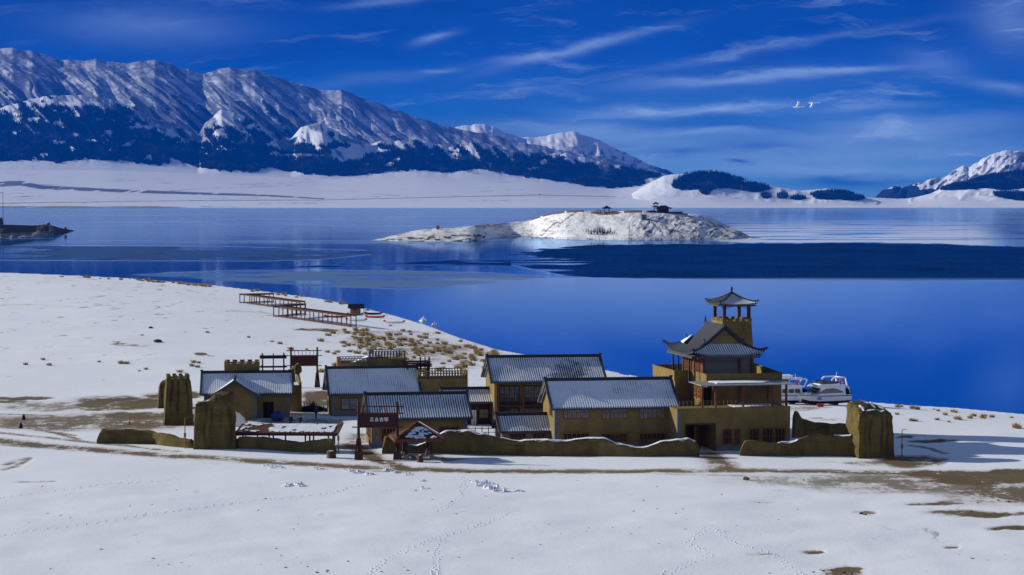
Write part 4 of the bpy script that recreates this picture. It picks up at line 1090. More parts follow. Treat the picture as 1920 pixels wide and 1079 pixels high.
# upper storey
za = 8.85
P = [(3.2, 12), (5.4, 12), (5.4, 5.5), (15.0, 5.5), (16.6, 20.5), (15, 22), (3.2, 22)]
b = MB()
b.prismz(P[::1], -.4, za - 1.25)
b.build('upper_wall', M['adobe'], WT)
b = MB(); n = len(P); cxp, cyp = 9.5, 14.0
for i in range(n):
    a, c = Vector((*P[i], 0)), Vector((*P[(i + 1) % n], 0)); d = (c - a).normalized(); nn = Vector((d.y, -d.x, 0))
    w2 = .18
    b.hexa([a + nn * .08 + Vector((0, 0, za - 1.249)), c + nn * .08 + Vector((0, 0, za - 1.249)), c - nn * .3 - d * .3 + Vector((0, 0, za - 1.249)), a - nn * .3 + d * .3 + Vector((0, 0, za - 1.249)),
            a + nn * .08 + Vector((0, 0, za)), c + nn * .08 + Vector((0, 0, za)), c - nn * .3 - d * .3 + Vector((0, 0, za)), a - nn * .3 + d * .3 + Vector((0, 0, za))])
b.build('terrace_parapet', M['adobe'], WT)
b = MB()
for i in range(n):
    a, c = Vector((*P[i], za)), Vector((*P[(i + 1) % n], za)); d = (c - a).normalized(); nn = Vector((d.y, -d.x, 0))
    b.hexa([a + nn * .16 - d * .0, c + nn * .16, c - nn * .02, a - nn * .02, a + nn * .16 + Vector((0, 0, .1)), c + nn * .16 + Vector((0, 0, .1)), c - nn * .02 + Vector((0, 0, .1)), a - nn * .02 + Vector((0, 0, .1))])
    for k in range(1, int((c - a).length / .9)):
        q = a + d * k * .9 + nn * .09; q.z = za - 1.75; r_ = .09
        b.add([q + Vector((-r_, -r_, -r_)) , q + Vector((r_, -r_, -r_)), q + Vector((r_, r_, -r_)), q + Vector((-r_, r_, -r_)), q + Vector((-r_, -r_, r_)), q + Vector((r_, -r_, r_)), q + Vector((r_, r_, r_)), q + Vector((-r_, r_, r_))],
              [(0, 3, 2, 1), (4, 5, 6, 7), (0, 1, 5, 4), (1, 2, 6, 5), (2, 3, 7, 6), (3, 0, 4, 7)])
b.build('coping', M['adobe'], WT)
b = MB(); b.prismz([(3.6, 12.4), (5.8, 12.4), (5.8, 5.9), (14.6, 5.9), (16.1, 20.3), (14.8, 21.6), (3.6, 21.6)], za - 1.249, za - 1.17); b.build('terrace_snow', M['snow'], WT)
door(WT, lx(WT, 1360) - 1.1, zt, 1.15, 2.1, 5.5, 'dark'); 
window(WT, 6.2, zt + .35, 1.3, 1.9, 5.4, 3, 'glass', 'orange', 3, 'L'); window(WT, 8.0, zt + .35, 1.3, 1.9, 5.4, 3, 'glass', 'orange', 3, 'L'); window(WT, 9.8, zt + .35, 1.3, 1.9, 5.4, 3, 'glass', 'orange', 3, 'L')
window(WT, 13.5, 4.6, .5, 1.5, 3.2, 1, 'dark', 'wood', 2, 'L')
# awning
zc = zat(724.5, oy + .9)
aw = MB(); aw.hexa([(3.0, .2, zc), (14.9, .2, zc), (14.9, 5.35, zc + .05), (3.0, 5.35, zc + .05), (3.0, .2, zc + .1), (14.9, .2, zc + .1), (14.9, 5.35, zc + .15), (3.0, 5.35, zc + .15)])
awo = aw.build('awning', M['metal'], WT)
sn = MB(); N_ = 26; vs = []
for i in range(N_):
    a = 2 * math.pi * i / N_; r_ = 1 + .25 * math.sin(a * 3 + 1) * random.random()
    vs.append((8.6 + 3.4 * r_ * max(-1, min(1, 1.25 * math.cos(a))), 3.1 + 1.7 * max(-1, min(1, 1.3 * math.sin(a)))))
sn.prismz(vs, zc + .155, zc + .24); sn.build('snow', M['snow'], awo)
for px_ in (1320, 1345, 1397, 1452, 1478):
    xx = lx(WT, px_); p = MB(); p.tube((xx, .45, zt), (xx, .45, zc), .15, n=10); p.build('awning_post', M['redwood'], WT)
for px_ in (1362, 1412, 1466):
    xx = lx(WT, px_); p = MB(); p.tube((xx, 4.9, zt), (xx, 4.9, zc + .02), .13, n=10); p.build('awning_post', M['redwood'], WT)
rl = MB()
for zz in (.35, .7, .95): rl.tube((.3, .2, zt + zz), (13.9, .2, zt + zz), .022, n=5)
for i in range(28): rl.tube((.3 + i * .504, .2, zt + .05), (.3 + i * .504, .2, zt + .95), .022, n=5)
rl.build('railing', M['pole'], WT)
# pavilion on the upper terrace
zf = za - 1.2; zev = 11.15; zrd = 14.45
b = MB(); b.box(6.0, 12.3, 9.0, 17.5, zf, zev + .3); b.build('pavilion_wall', M['brick'], WT)
b = MB()
for xx in (5.98, 10.7, 12.3): b.tube((xx, 8.9, zf), (xx, 8.9, zev + .1), .17, n=8)
for yy in (10.2, 11.4, 12.6, 13.8, 15.0, 16.2, 17.4): b.tube((5.9, yy, zf), (5.9, yy, zev + .1), .15, n=8)
b.box(5.82, 12.42, 8.84, 8.99, zev - .2, zev + .25); b.box(5.82, 5.98, 9.0, 17.4, zev - .2, zev + .25)
b.build('pavilion_timber', M['redwood'], WT)
for yy in (9.3, 10.9, 12.5, 14.1, 15.7): window(WT, yy, zf + .15, 1.0, 2.6, 5.98, 3, 'glass', 'orange', 3, 'L')
for yy in (8.6, 11.0, 13.4, 15.8, 18.2): p = MB(); p.tube((4.75, yy, zf), (4.75, yy, zev + .1), .12, n=8); p.build('verandah_post', M['darkwood'], WT)
ex0, ex1, ey0, ey1 = 4.0, 13.3, 6.9, 19.2; gx0, gx1, gy0, gy1, gz = 6.35, 11.05, 9.2, 17.0, 12.45; rx = 8.7
rf = MB()
rf.roof((ex0, ey0, zev), (ex1, ey0, zev), (gx1 + .3, gy0, gz), (gx0 - .3, gy0, gz), sag=.1, up0=.5, up1=.5, ny=6)
rf.build('pavilion_roof_front', T2, WT)
rf = MB()
rf.roof((ex0, ey1, zev), (ex0, ey0, zev), (gx0 - .0, gy0 - .3, gz), (gx0 - .0, gy1 + .3, gz), sag=.1, up0=.75, up1=.55, ny=6)
rf.roof((ex1, ey0, zev), (ex1, ey1, zev), (gx1, gy1 + .3, gz), (gx1, gy0 - .3, gz), sag=.1, up0=.55, up1=.55, ny=6)
rf.roof((ex1, ey1, zev), (ex0, ey1, zev), (gx0, gy1, gz), (gx1, gy1, gz), sag=.1, up0=.55, up1=.75, ny=6)
rf.roof((gx0 - .02, gy1, gz), (gx0 - .02, gy0 - .5, gz), (rx, gy0 - .5, zrd), (rx, gy1, zrd), sag=.1)
rf.roof((gx1 + .02, gy0 - .5, gz), (gx1 + .02, gy1, gz), (rx, gy1, zrd), (rx, gy0 - .5, zrd), sag=.1)
pr = rf.build('pavilion_roof', T5, WT)
b = MB(); b.prism([(gx0 + .1, gz - .2), (gx1 - .1, gz - .2), (rx, zrd - .12)], gy0 - .1, gy0 + .1); b.build('gable_wall', M['adobe'], pr)
v = MB()
for x0 in (gx0 - .1, gx1 + .1): v.bar((x0, gy0 - .45, gz + .02), (rx, gy0 - .45, zrd + .1), .42, .34)
v.bar((rx, gy0 - .4, zrd + .1), (rx, gy1 + .1, zrd + .1), .3, .42)
v.build('ridge', M['tile'], pr)
for (cx_, cy_, qx, qy, u) in ((ex0, ey0, gx0, gy0, .55), (ex1, ey0, gx1, gy0, .55), (ex0, ey1, gx0, gy1, .75), (ex1, ey1, gx1, gy1, .55)):
    a = Vector((cx_, cy_, zev + u + .05)); c = Vector((qx, qy, gz + .12)); last = None; v = MB()
    for i in range(9):
        q = i / 8; pnt = a.lerp(c, q); pnt.z = zev + (gz - zev) * q - .1 * 4 * q * (1 - q) + u * (1 - q) ** 3.2 + .12
        if i == 0: pnt = pnt + (a - c).normalized() * .35; pnt.z += .25
        if last is not None: v.bar(last, pnt, .26, .3)
        last = pnt
    v.build('hip_ridge', M['tile'], pr)
f_ = MB(); f_.tube((rx, gy1, zrd + .2), (rx, gy1, zrd + 1.1), .16, .04, 6); f_.tube((rx - .02, gy0 - .45, zrd + .2), (rx, gy0 - .5, zrd + .45), .12, .05, 6)
f_.bar((gx0, gy1, gz + .2), (gx0 - .2, gy1, gz + .75), .12); f_.bar((gx1, gy0, gz + .2), (gx1 + .3, gy0, gz + .6), .12); f_.bar((gx0, gy0, gz + .2), (gx0 - .3, gy0, gz + .6), .12)
f_.build('finial', M['tile'], pr)
v = MB()
v.box(ex0 + .6, ex1 - .6, ey0 + .02, ey0 + .18, zev - .42, zev - .14); v.box(ex0 + .02, ex0 + .18, ey0 + .6, ey1 - .6, zev - .42, zev - .14)
v.box(ex0 + .2, ex1 - .2, ey0 + .2, ey1 - .2, zev - .1, zev - .02)
v.build('eave', M['tileedge'], pr)
sn = MB(); sn.hexa([(gx0 - 1.1, 15.2, 12.12), (gx0 - .9, 17.0, 12.22), (gx0 + .6, 17.2, 13.0), (gx0 + .2, 16.4, 12.85), (gx0 - 1.1, 15.2, 12.22), (gx0 - .9, 17.0, 12.32), (gx0 + .6, 17.2, 13.12), (gx0 + .2, 16.4, 12.95)]); sn.build('snow', M['snow'], pr)
# lookout tower
tx0, tx1, ty0, ty1 = 12.2, 16.2, 20.8, 25.6; tz = zat(601, oy + 26)
b = MB(); b.taper(tx0 - .9, tx1 + .85, ty0 - .6, ty1 + .6, -.4, tz, .9, .6); b.build('tower_wall', M['adobe'], WT)
b, sn = MB(), MB()
crenels(b, tx0, tx1, ty0, ty0 + .3, tz, .5, .28, .42); b.box(tx0, tx1, ty0, ty0 + .3, tz - .02, tz + .01); b.build('battlement', M['adobe'], WT)
b = MB(); crenels(b, tx0, tx1, ty1 - .3, ty1, tz, .5, .28, .42); b.box(tx0, tx1, ty1 - .3, ty1, tz - .02, tz + .01); b.build('battlement', M['adobe'], WT)
for xq in (tx0, tx1 - .3):
    b = MB(); b.box(xq, xq + .3, ty0 + .31, ty1 - .31, tz - .02, tz + .01)
    for yy in np.arange(ty0 + .6, ty1 - .8, .8): b.box(xq, xq + .3, yy, yy + .5, tz - .01, tz + .42)
    b.build('battlement', M['adobe'], WT)
b = MB()
b.box(tx0, tx1, ty0 + .31, ty1 - .31, tz - .02, tz + .005)
b.build('tower_deck', M['adobe'], WT)
b = MB()
for i in range(5): xx = tx0 + .3 + i * .85; b.box(xx, xx + .12, ty0 - .06, ty0 + .05, tz - 1.0, tz - .88)
for i in range(5): yy = ty0 + .4 + i * .9; b.box(tx0 - .08, tx0 + .05, yy, yy + .12, tz - 1.0, tz - .88)
b.build('beam_end', M['darkwood'], WT)
zc0, zc1 = tz, zat(571, oy + 25); zpk = zat(549.5, oy + 26)
kx0, kx1, ky0, ky1 = tx0 + .35, tx1 - .3, ty0 + .35, ty1 - .35
for xx, yy in ((kx0, ky0), (kx1, ky0), (kx0, ky1), (kx1, ky1)): p = MB(); p.box(xx - .2, xx + .2, yy - .2, yy + .2, zc0 + .06, zc1 + .25); p.build('lookout_column', M['adobe'] if False else M['wood'], WT)
g = MB()
for (x0_, y0_, x1_, y1_) in ((kx0, ky0, kx1, ky0), (kx0, ky1, kx1, ky1), (kx0, ky0, kx0, ky1), (kx1, ky0, kx1, ky1)):
    a, c = Vector((x0_, y0_, zc1)), Vector((x1_, y1_, zc1)); g.bar(a, c, .1, .12)
    for k in range(1, 12):
        q = k / 12; h_ = .42 * abs(2 * q - 1) ** 1.2 + .12; pp = a.lerp(c, q); g.bar(pp, pp - Vector((0, 0, h_)), .04)
    for k in range(12):
        q0, q1 = k / 12, (k + 1) / 12
        g.bar(a.lerp(c, q0) - Vector((0, 0, .42 * abs(2 * q0 - 1) ** 1.2 + .12)), a.lerp(c, q1) - Vector((0, 0, .42 * abs(2 * q1 - 1) ** 1.2 + .12)), .05)
g.build('fretwork', M['darkwood'], WT)
mx_, my_ = (tx0 + tx1) / 2, (ty0 + ty1) / 2; e = .62; X0, X1, Y0, Y1 = tx0 - e, tx1 + e, ty0 - e, ty1 + e; ze_ = zc1 + .12
rf = MB()
rf.roof((X0, Y0, ze_), (X1, Y0, ze_), (mx_ + .05, my_, zpk), (mx_ - .05, my_, zpk), sag=.16, up0=.24, up1=.24, ny=7, th=.12); rf.build('lookout_roof_front', T6, WT)
rf = MB()
rf.roof((X0, Y1, ze_), (X0, Y0, ze_), (mx_, my_ - .05, zpk), (mx_, my_ + .05, zpk), sag=.16, up0=.24, up1=.24, ny=7, th=.12)
rf.roof((X1, Y0, ze_), (X1, Y1, ze_), (mx_, my_ + .05, zpk), (mx_, my_ - .05, zpk), sag=.16, up0=.24, up1=.24, ny=7, th=.12)
rf.roof((X1, Y1, ze_), (X0, Y1, ze_), (mx_ - .05, my_, zpk), (mx_ + .05, my_, zpk), sag=.16, up0=.24, up1=.24, ny=7, th=.12)
lr = rf.build('lookout_roof', T5, WT)
for cx_, cy_ in ((X0, Y0), (X1, Y0), (X0, Y1), (X1, Y1)):
    last = None; v = MB()
    for i in range(9):
        q = i / 8; pnt = Vector((cx_ + (mx_ - cx_) * q, cy_ + (my_ - cy_) * q, ze_ + (zpk - ze_) * q - .64 * q * (1 - q) + .24 * (1 - q) ** 3.2 + .1))
        if i == 0: pnt += Vector((cx_ - mx_, cy_ - my_, 0)).normalized() * .1; pnt.z += .15
        if last is not None: v.bar(last, pnt, .18, .2)
        last = pnt
    v.build('hip_ridge', M['tile'], lr)
f_ = MB(); f_.tube((mx_, my_, zpk - .1), (mx_, my_, zpk + .35), .2, .12, 8); f_.tube((mx_, my_, zpk + .35), (mx_, my_, zpk + .85), .2, .12, 8); f_.build('finial', M['tile'], lr)
v = MB()
for x0_, y0_, x1_, y1_ in ((X0 + .5, Y0 + .08, X1 - .5, Y0 + .08), (X0 + .08, Y0 + .5, X0 + .08, Y1 - .5), (X1 - .08, Y0 + .5, X1 - .08, Y1 - .5)): v.bar((x0_, y0_, ze_ - .22), (x1_, y1_, ze_ - .22), .12, .16)
v.build('eave', M['tileedge'], lr)

# ------------------------------------------------------------------ mud walls and towers
_rs = np.random.default_rng(11)
def mud_wall(label, pts, thick=.8, snow=0.0, snow_rng=None, seed=1, group='undulating rammed-earth walls around the village', lean=.12, cap_bias=0):
    W3 = []
    for px, pb, pt in pts:
        x, y = unp(px, pb, 0); W3.append((x, y, zat(pt, y + thick * .3)))
    A = np.array(W3); d = np.r_[0, np.cumsum(np.hypot(*np.diff(A[:, :2], axis=0).T))]
    n = int(d[-1] / .3) + 2; s_ = np.linspace(0, d[-1], n)
    X, Y, Z = (np.interp(s_, d, A[:, i]) for i in range(3))
    # soften the corner of the outline
    Z = Z + (fbm(s_ / 1.3, s_ * 0, 200 + seed, 3) - .5) * .22
    x0, y0 = X[0], Y[0]
    rows = [(-.08, -.35), (0, .0), (.03, .3), (.07, .6), (.12, .84), (.24, .96), (.42, 1.0), (.62, 1.0), (.8, .95), (.9, .8), (.98, .4), (1.0, -.2)]
    tx = np.gradient(X); ty = np.gradient(Y); l = np.hypot(tx, ty); nx_, ny_ = -ty / l, tx / l    # towards the far side
    vs = []
    for i in range(n):
        endf = min(1, .35 + .65 * math.sqrt(min(1, min(s_[i] - 0, d[-1] - s_[i]) / .6 + .001)))
        for (q, h) in rows:
            j = (vnoise(s_[i] / .9, h * 3 + q * 5, 300 + seed) - .5) * .22 + (vnoise(s_[i] / .35, h * 6 + q * 9, 301 + seed) - .5) * .08
            off = q * thick * endf + j * (1 if h > 0 else 0)
            z = h * Z[i] if h > 0 else h
            vs.append((X[i] + nx_[i] * off - x0, Y[i] + ny_[i] * off - y0, z * (endf if h > .5 else 1) + (float(j) * .35 if h > .9 else 0)))
    m = len(rows); fs = []
    for i in range(n - 1):
        for k in range(m - 1): a = i * m + k; fs.append((a, a + m, a + m + 1, a + 1))
    fs += [tuple(range(m)), tuple((n - 1) * m + k for k in range(m))[::-1]]
    mb = MB(); mb.add(vs, fs); o = mb.build('mud_wall', M['mud'], smooth=True, loc=(x0, y0, 0)); tag(o, label, 'wall', group)
    if snow > 0:
        sv, sf = [], []
        cov = fbm(s_ / 2.0, s_ * 0 + 3, 400 + seed, 3) < snow
        if snow_rng: 
            pxs_ = CX + F * X / (Y * ca); cov = cov & (pxs_ > snow_rng[0]) & (pxs_ < snow_rng[1])
        cov = cov & (np.abs(np.gradient(Z, s_)) < .9) & (s_ > .9)
        drop = fbm(s_ / .7, s_ * 0 + 8, 500 + seed, 3)
        run = []
        for i in range(n):
            if cov[i]: run.append(i)
            if (not cov[i] or i == n - 1) and run:
                if len(run) > 3:
                    b0 = len(sv); kk = [5, 6, 7, 8]
                    for c_, i_ in enumerate(run):
                        e_ = min(1, min(c_, len(run) - 1 - c_) / 3)
                        for k in kk:
                            p = vs[i_ * m + k]; low = (.0 if k > 5 else (.03 - .5 * max(0, drop[i_] - .5)))
                            out_ = -.05 if k == 5 else 0
                            sv.append((p[0] + nx_[i_] * out_, p[1] + ny_[i_] * out_, p[2] + .02 + .05 * e_ * (k > 5) + low * (k == 5)))
                    w_ = len(kk)
                    for c_ in range(len(run) - 1):
                        for k in range(w_ - 1): a = b0 + c_ * w_ + k; sf.append((a, a + w_, a + w_ + 1, a + 1))
                run = []
        if sv: s2 = MB(); s2.add(sv, sf); s2.build('snow_cap', M['snow'], o, smooth=True)
    return o
mud_wall('low rounded mud wall at the far left, sloping down towards the pole', [(181, 833, 812), (190, 833, 806), (240, 834, 805.5), (285, 835, 809), (310, 838, 814), (345, 841, 823), (363, 842, 824)], seed=1)
mud_wall('low mud wall in front of the long snowy shelter roof', [(438, 842, 819), (480, 843, 819), (520, 845, 823), (560, 847, 829), (590, 848, 826), (603, 849, 822), (620, 850, 823), (631, 850, 832)], seed=2)
mud_wall('long snow-topped mud wall running from the kiosk to the gateway', [(716, 851, 838), (722, 851, 822), (735, 850, 817), (750, 850, 818), (764, 850, 834), (780, 850, 836), (800, 850, 828), (820, 850, 816), (835, 850, 809), (880, 850, 807.5), (905, 851, 813),
          (930, 851, 820), (960, 852, 826), (1000, 853, 825), (1030, 854, 825), (1060, 854, 827), (1100, 855, 821.5), (1130, 856, 822), (1155, 857, 832), (1190, 858, 838), (1215, 858, 838), (1240, 858, 829), (1270, 858, 825), (1290, 858, 823), (1300, 858, 828), (1307, 859, 838)], snow=.75, seed=3)
mud_wall('mud wall right of the gateway joining the big right tower', [(1387, 856, 838), (1394, 856, 827), (1410, 856, 825), (1450, 856, 831), (1480, 856, 830), (1505, 856, 821), (1528, 856, 814), (1550, 856, 816.5), (1580, 857, 817), (1610, 857, 815)], snow=.55, snow_rng=(1460, 1600), seed=4)
mud_wall('shadowed mud wall stepping down behind the fort towards the right tower', [(1488, 822, 766), (1500, 821, 772), (1508, 820, 786), (1530, 819, 793), (1560, 818, 796), (1600, 817, 794)], snow=.0, seed=5)

def mud_tower(name, label, pl, pr, pb, D, yaw, ztop, taper=.35, grooves=5, seed=1, snowtop=0.0, crenel=False, group='rammed-earth towers of the village wall', snow_patches=()):
    x, y = unp(pl, pb, 0); c, s = math.cos(R(yaw)), math.sin(R(yaw)); k = (pr - CX) / F; L = (k * y - x) / (c - k * s)
    root = thing(name, label, 'tower', (x, y, 0), R(yaw), group)
    per = []
    n1, n2 = 44, 26
    for i in range(n1): per.append((i / n1 * L, 0, 0, -1))
    for i in range(n2): per.append((L, i / n2 * D, 1, 0))
    for i in range(n1): per.append((L - i / n1 * L, D, 0, 1))
    for i in range(n2): per.append((0, D - i / n2 * D, -1, 0))
    nv = 26; vs = []; fs = []; n = len(per)
    gpos = [(g + .6 + .3 * math.sin(g * 3 + seed)) / (grooves + .2) * L for g in range(grooves)]
    cx_, cy_ = L / 2, D / 2
    for j in range(nv + 1):
        q = j / nv
        for i, (px_, py_, ax, ay) in enumerate(per):
            zt_ = ztop(px_ / L, py_ / D) + (vnoise(px_ * 1.7, py_ * 1.7, 600 + seed) - .5) * .3
            z = -.3 + (zt_ + .3) * q
            t_ = taper * q
            fx = px_ + (cx_ - px_) / (L / 2) * t_; fy = py_ + (cy_ - py_) / (D / 2) * t_
            w_ = (fbm(i / 5.0, z / 1.2, 610 + seed, 3) - .5) * .38
            w_ += (vnoise(i / 1.5, z / 3.0, 620 + seed) - .5) * .10
            if ay == -1:
                for gx in gpos: w_ -= .30 * math.exp(-((px_ - gx - .12 * math.sin(z * 1.3 + gx)) / .13) ** 2) * min(1, 2.2 * q + .1) * (q < .93)
            if q > .93: w_ -= .25 * (q - .93) / .07
            vs.append((fx + ax * w_, fy + ay * w_, z))
    for j in range(nv):
        for i in range(n): a = j * n + i; b_ = j * n + (i + 1) % n; fs.append((a, b_, b_ + n, a + n))
    base = nv * n; prev = list(range(base, base + n))
    top_c = np.mean(np.array(vs[base:base + n]), axis=0)
    for r_ in (.66, .33):
        cur = []
        for i in range(n):
            p = vs[base + i]; cur.append(len(vs)); X_ = cx_ + (p[0] - cx_) * r_; Y_ = cy_ + (p[1] - cy_) * r_
            vs.append((X_, Y_, ztop(min(1, max(0, X_ / L)), min(1, max(0, Y_ / D))) + (vnoise(X_ * 2, Y_ * 2, 630 + seed) - .4) * .28))
        for i in range(n): fs.append((prev[i], prev[(i + 1) % n], cur[(i + 1) % n], cur[i]))
        prev = cur
    vs.append((cx_, cy_, ztop(.5, .5) + .1)); c0 = len(vs) - 1
    for i in range(n): fs.append((prev[i], prev[(i + 1) % n], c0))
    mb = MB(); mb.add(vs, fs); body = mb.build('tower_body', M['mud'], root, smooth=True)
    if crenel:
        zz = ztop(0, 0) - .02; cr_, sn = MB(), MB(); a0, a1 = taper + .05, L - taper - .05
        crenels(cr_, a0, a1, taper + .02, taper + .4, zz - .1, .48, .52, .5, sn); crenels(cr_, a0, a1, D - taper - .4, D - taper - .02, zz - .1, .48, .52, .5)
        for yy in np.arange(taper + 1.0, D - taper - .9, 1.0): cr_.box(a0, a0 + .38, yy, yy + .48, zz - .1, zz + .4); cr_.box(a1 - .38, a1, yy, yy + .48, zz - .1, zz + .4)
        for q_ in ((a0, a1, taper + .02, taper + .2), (a0, a1, D - taper - .2, D - taper - .02), (a0, a0 + .2, taper + .02, D - taper - .02), (a1 - .2, a1, taper + .02, D - taper - .02)): cr_.box(*q_, zz - .15, zz - .06)
        cr_.build('battlement', M['mud'], root); sn.build('snow', M['snow'], root)
    if snow_patches:
        sp = MB()
        for (u, v_, ru, rv) in snow_patches:
            ring, N_ = [], 16
            ctr = (u * L, v_ * D)
            vv = []
            for i in range(N_):
                a = i / N_ * 6.283; k_ = .75 + .5 * random.random()
                X_, Y_ = ctr[0] + ru * k_ * math.cos(a), ctr[1] + rv * k_ * math.sin(a)
                vv.append((X_, Y_, ztop(min(1, max(0, X_ / L)), min(1, max(0, Y_ / D))) + (vnoise(X_ * 2, Y_ * 2, 630 + seed) - .4) * .28 + .10))
            vv.append((ctr[0], ctr[1], ztop(min(1, u), min(1, v_)) + .16 + (float(vnoise(ctr[0] * 2, ctr[1] * 2, 630 + seed)) - .4) * .28))
            sp.add(vv, [(i, (i + 1) % N_, N_) for i in range(N_)])
        sp.build('snow_patch', M['snow'], root, smooth=True)
    return root
yy = unp(1611, 861, 0)[1]
zA_, zB_ = zat(778, yy), zat(752, yy + 4)
mud_tower('mud_tower', 'tallest-looking mud tower at the far right with a sloping snow-patched top', 1610, 1681, 861, 4.4, 14, lambda u, v: zA_ + (zB_ - zA_) * min(1, max(0, v * 1.35)) - .9 * max(0, u - .45) * (1 - .2 * v) * v * 1.6 - .15 * v, .22, 4, 1,
          snow_patches=((.22, .35, .25, .9), (.40, .2, .7, .18), (.62, .62, .3, .9), (.82, .4, .4, .6), (.66, .16, .5, .16), (.45, .85, .9, .2)))
yy = unp(362, 844, 0)[1]; zA2 = zat(757, yy); zB2 = zat(739, yy + 1.5)
mud_tower('mud_tower', 'big grooved mud tower beside a thin ochre pole, snow clump on its left shoulder', 362, 440, 844, 4.2, 6, lambda u, v: zA2 + (zB2 - zA2) * (1 / (1 + math.exp(-(u - .42) * 22))) * min(1, .25 + v * 2.5) + .0, .30, 3, 2,
          snow_patches=((.2, .2, .5, .45), (.34, .15, .2, .2)))
yy = unp(309, 797, 0)[1]; zA3 = zat(710, yy)
mud_tower('mud_tower', 'mud tower with battlements at the far left of the village', 308, 361, 797, 3.9, 12, lambda u, v: zA3, .42, 3, 3, crenel=True)
yy = unp(296, 765, 0)[1]; zA4 = zat(712, yy)
mud_tower('mud_tower', 'plain rounded mud stump right behind the battlemented left tower', 296, 318, 766, 3.0, 10, lambda u, v: zA4 - .8 * (1 - u) ** 2, .25, 1, 4)

# ------------------------------------------------------------------ name gates
def name_gate(label, pl, pb, W_, H_, yaw, writing):
    x, y, z = G(pl, pb)
    root = thing('name_gate', label, 'gate', (x, y, z), R(yaw), 'timber name gates')
    for xx in (0, W_):
        p = MB(); p.tube((xx, 0, -.1), (xx, 0, H_), .19, .16, 10); po = p.build('post', M['darkwood'], root)
        l = MB()
        for sx, sy in ((-1, -1), (1, -1), (-1, 1), (1, 1)): l.bar((xx + sx * .38, sy * .38, -.1), (xx + sx * .14, sy * .14, 2.4), .2, .2)
        l.taper(xx - .42, xx + .42, -.42, .42, -.1, .95, .12); l.build('footing', M['wood'], po)
    for zz in (H_ - .55, H_ - 1.35, H_ - 3.0):
        b = MB(); b.tube((-.75, -.08, zz), (W_ + .75, -.08, zz), .075, n=8); b.build('crossbar', M['redwood'], root)
    b = MB()
    for i in range(1, 7): b.tube((W_ * i / 7, -.05, H_ - 1.33), (W_ * i / 7, -.05, H_ - .57), .04, n=6)
    b.build('baluster', M['redwood'], root)
    b = MB(); b.box(.15, W_ - .15, -.07, .07, H_ - 2.95, H_ - 1.4); bo = b.build('sign_board', M['redboard'], root)
    if writing:
        cu = bpy.data.curves.new('lettering', 'FONT'); cu.body = '三台古驿'; cu.size = .50; cu.align_x = 'CENTER'; cu.align_y = 'CENTER'; cu.space_character = 1.25; cu.extrude = .01; cu.offset = .012
        to = bpy.data.objects.new('lettering_curve', cu); COL.objects.link(to)
        bpy.context.view_layer.update()
        me = bpy.data.meshes.new_from_object(to.evaluated_get(bpy.context.evaluated_depsgraph_get()))
        bpy.data.objects.remove(to)
        me.materials.clear(); me.materials.append(M['ink'])
        lo = link('lettering', me, bo); lo.location = (W_ / 2 + .15, -.09, H_ - 2.12); lo.rotation_euler = (math.pi / 2, 0, 0); lo.name = 'lettering'
    return root
M['redboard'] = mat_simple('dark_red_board', (.050, .008, .006), .5, .3, 4)
name_gate('dark red timber gate in front of the village with four white characters on its board', 672.5, 861, 4.55, 6.75, -2, True)
name_gate('dark timber gate without visible writing, on the snow slope behind the village', 545.8, 727, 4.25, 6.55, 6, False)

# ------------------------------------------------------------------ kiosk and shelter
x, y, z = G(762, 862)
K = thing('kiosk', 'small square open kiosk with hipped brown roof and benches, right of the name gate', 'kiosk', (x, y, 0), R(10))
w_, d_ = 2.95, 2.9; zk = zat(823, y); zp = zat(792.5, y + 1.5)
for xx, yy in ((0, 0), (w_, 0), (0, d_), (w_, d_)):
    p = MB(); p.taper(xx - .3, xx + .3, yy - .3, yy + .3, -.2, .55, .05); fo = p.build('post_footing', M['stone'], K)
    p = MB(); p.tube((xx, yy, .5), (xx, yy, zk + .2), .15, n=8); p.build('post', M['darkwood'], K)
b = MB(); b.box(.3, w_ - .3, d_ - .2, d_ + .15, .42, .5); b.box(-.15, .2, .3, d_ - .3, .42, .5); b.box(.3, w_ - .3, -.1, .1, .42, .5); b.build('bench', M['wood'], K)
b = MB(); b.box(-.5, w_ + .5, -.5, d_ + .5, -.25, .06); b.build('floor', M['stone'], K)
rf = MB(); e = 1.45; m1, m2 = w_ / 2, d_ / 2; A_ = [(-e, -e), (w_ + e, -e), (w_ + e, d_ + e), (-e, d_ + e)]
for i in range(4):
    a, c = A_[i], A_[(i + 1) % 4]
    rf.roof((a[0], a[1], zk), (c[0], c[1], zk), (m1, m2, zp), (m1, m2, zp + .001), sp=.5, amp=.02, sag=.1, ny=6, th=.1)
ro = rf.build('roof', M['rust'], K)
b = MB()
for i in range(4):
    a, c = A_[i], A_[(i + 1) % 4]; b.bar((a[0], a[1], zk - .08), (c[0], c[1], zk - .08), .14, .36); b.bar((a[0], a[1], zk + .05), (m1, m2, zp + .08), .16, .14)
b.build('fascia', M['redwood'], ro)
def roof_pt(u, v, lift=.05):   # on the front slope, u along, v up
    a, c = Vector((-e, -e, zk)), Vector((w_ + e, -e, zk)); t_ = Vector((m1, m2, zp)); p = a.lerp(c, u).lerp(t_, v); return (p.x, p.y, p.z - .4 * v * (1 - v) + lift)
sn = MB()
for k in range(46):
    v_ = random.random() ** 1.2 * .62 + .12; u_ = .5 + (random.random() - .5) * .75 + .05; r_ = .10 + random.random() * .14
    N_ = 7; c_ = roof_pt(u_, v_, .09); vv = []
    for i in range(N_):
        a = i / N_ * 6.283; vv.append(roof_pt(u_ + math.cos(a) * r_ / 2.6 / (1 - v_) * .7, v_ + math.sin(a) * r_ / 2.6, .03))
    sn.add(vv + [c_], [(i, (i + 1) % N_, N_) for i in range(N_)])
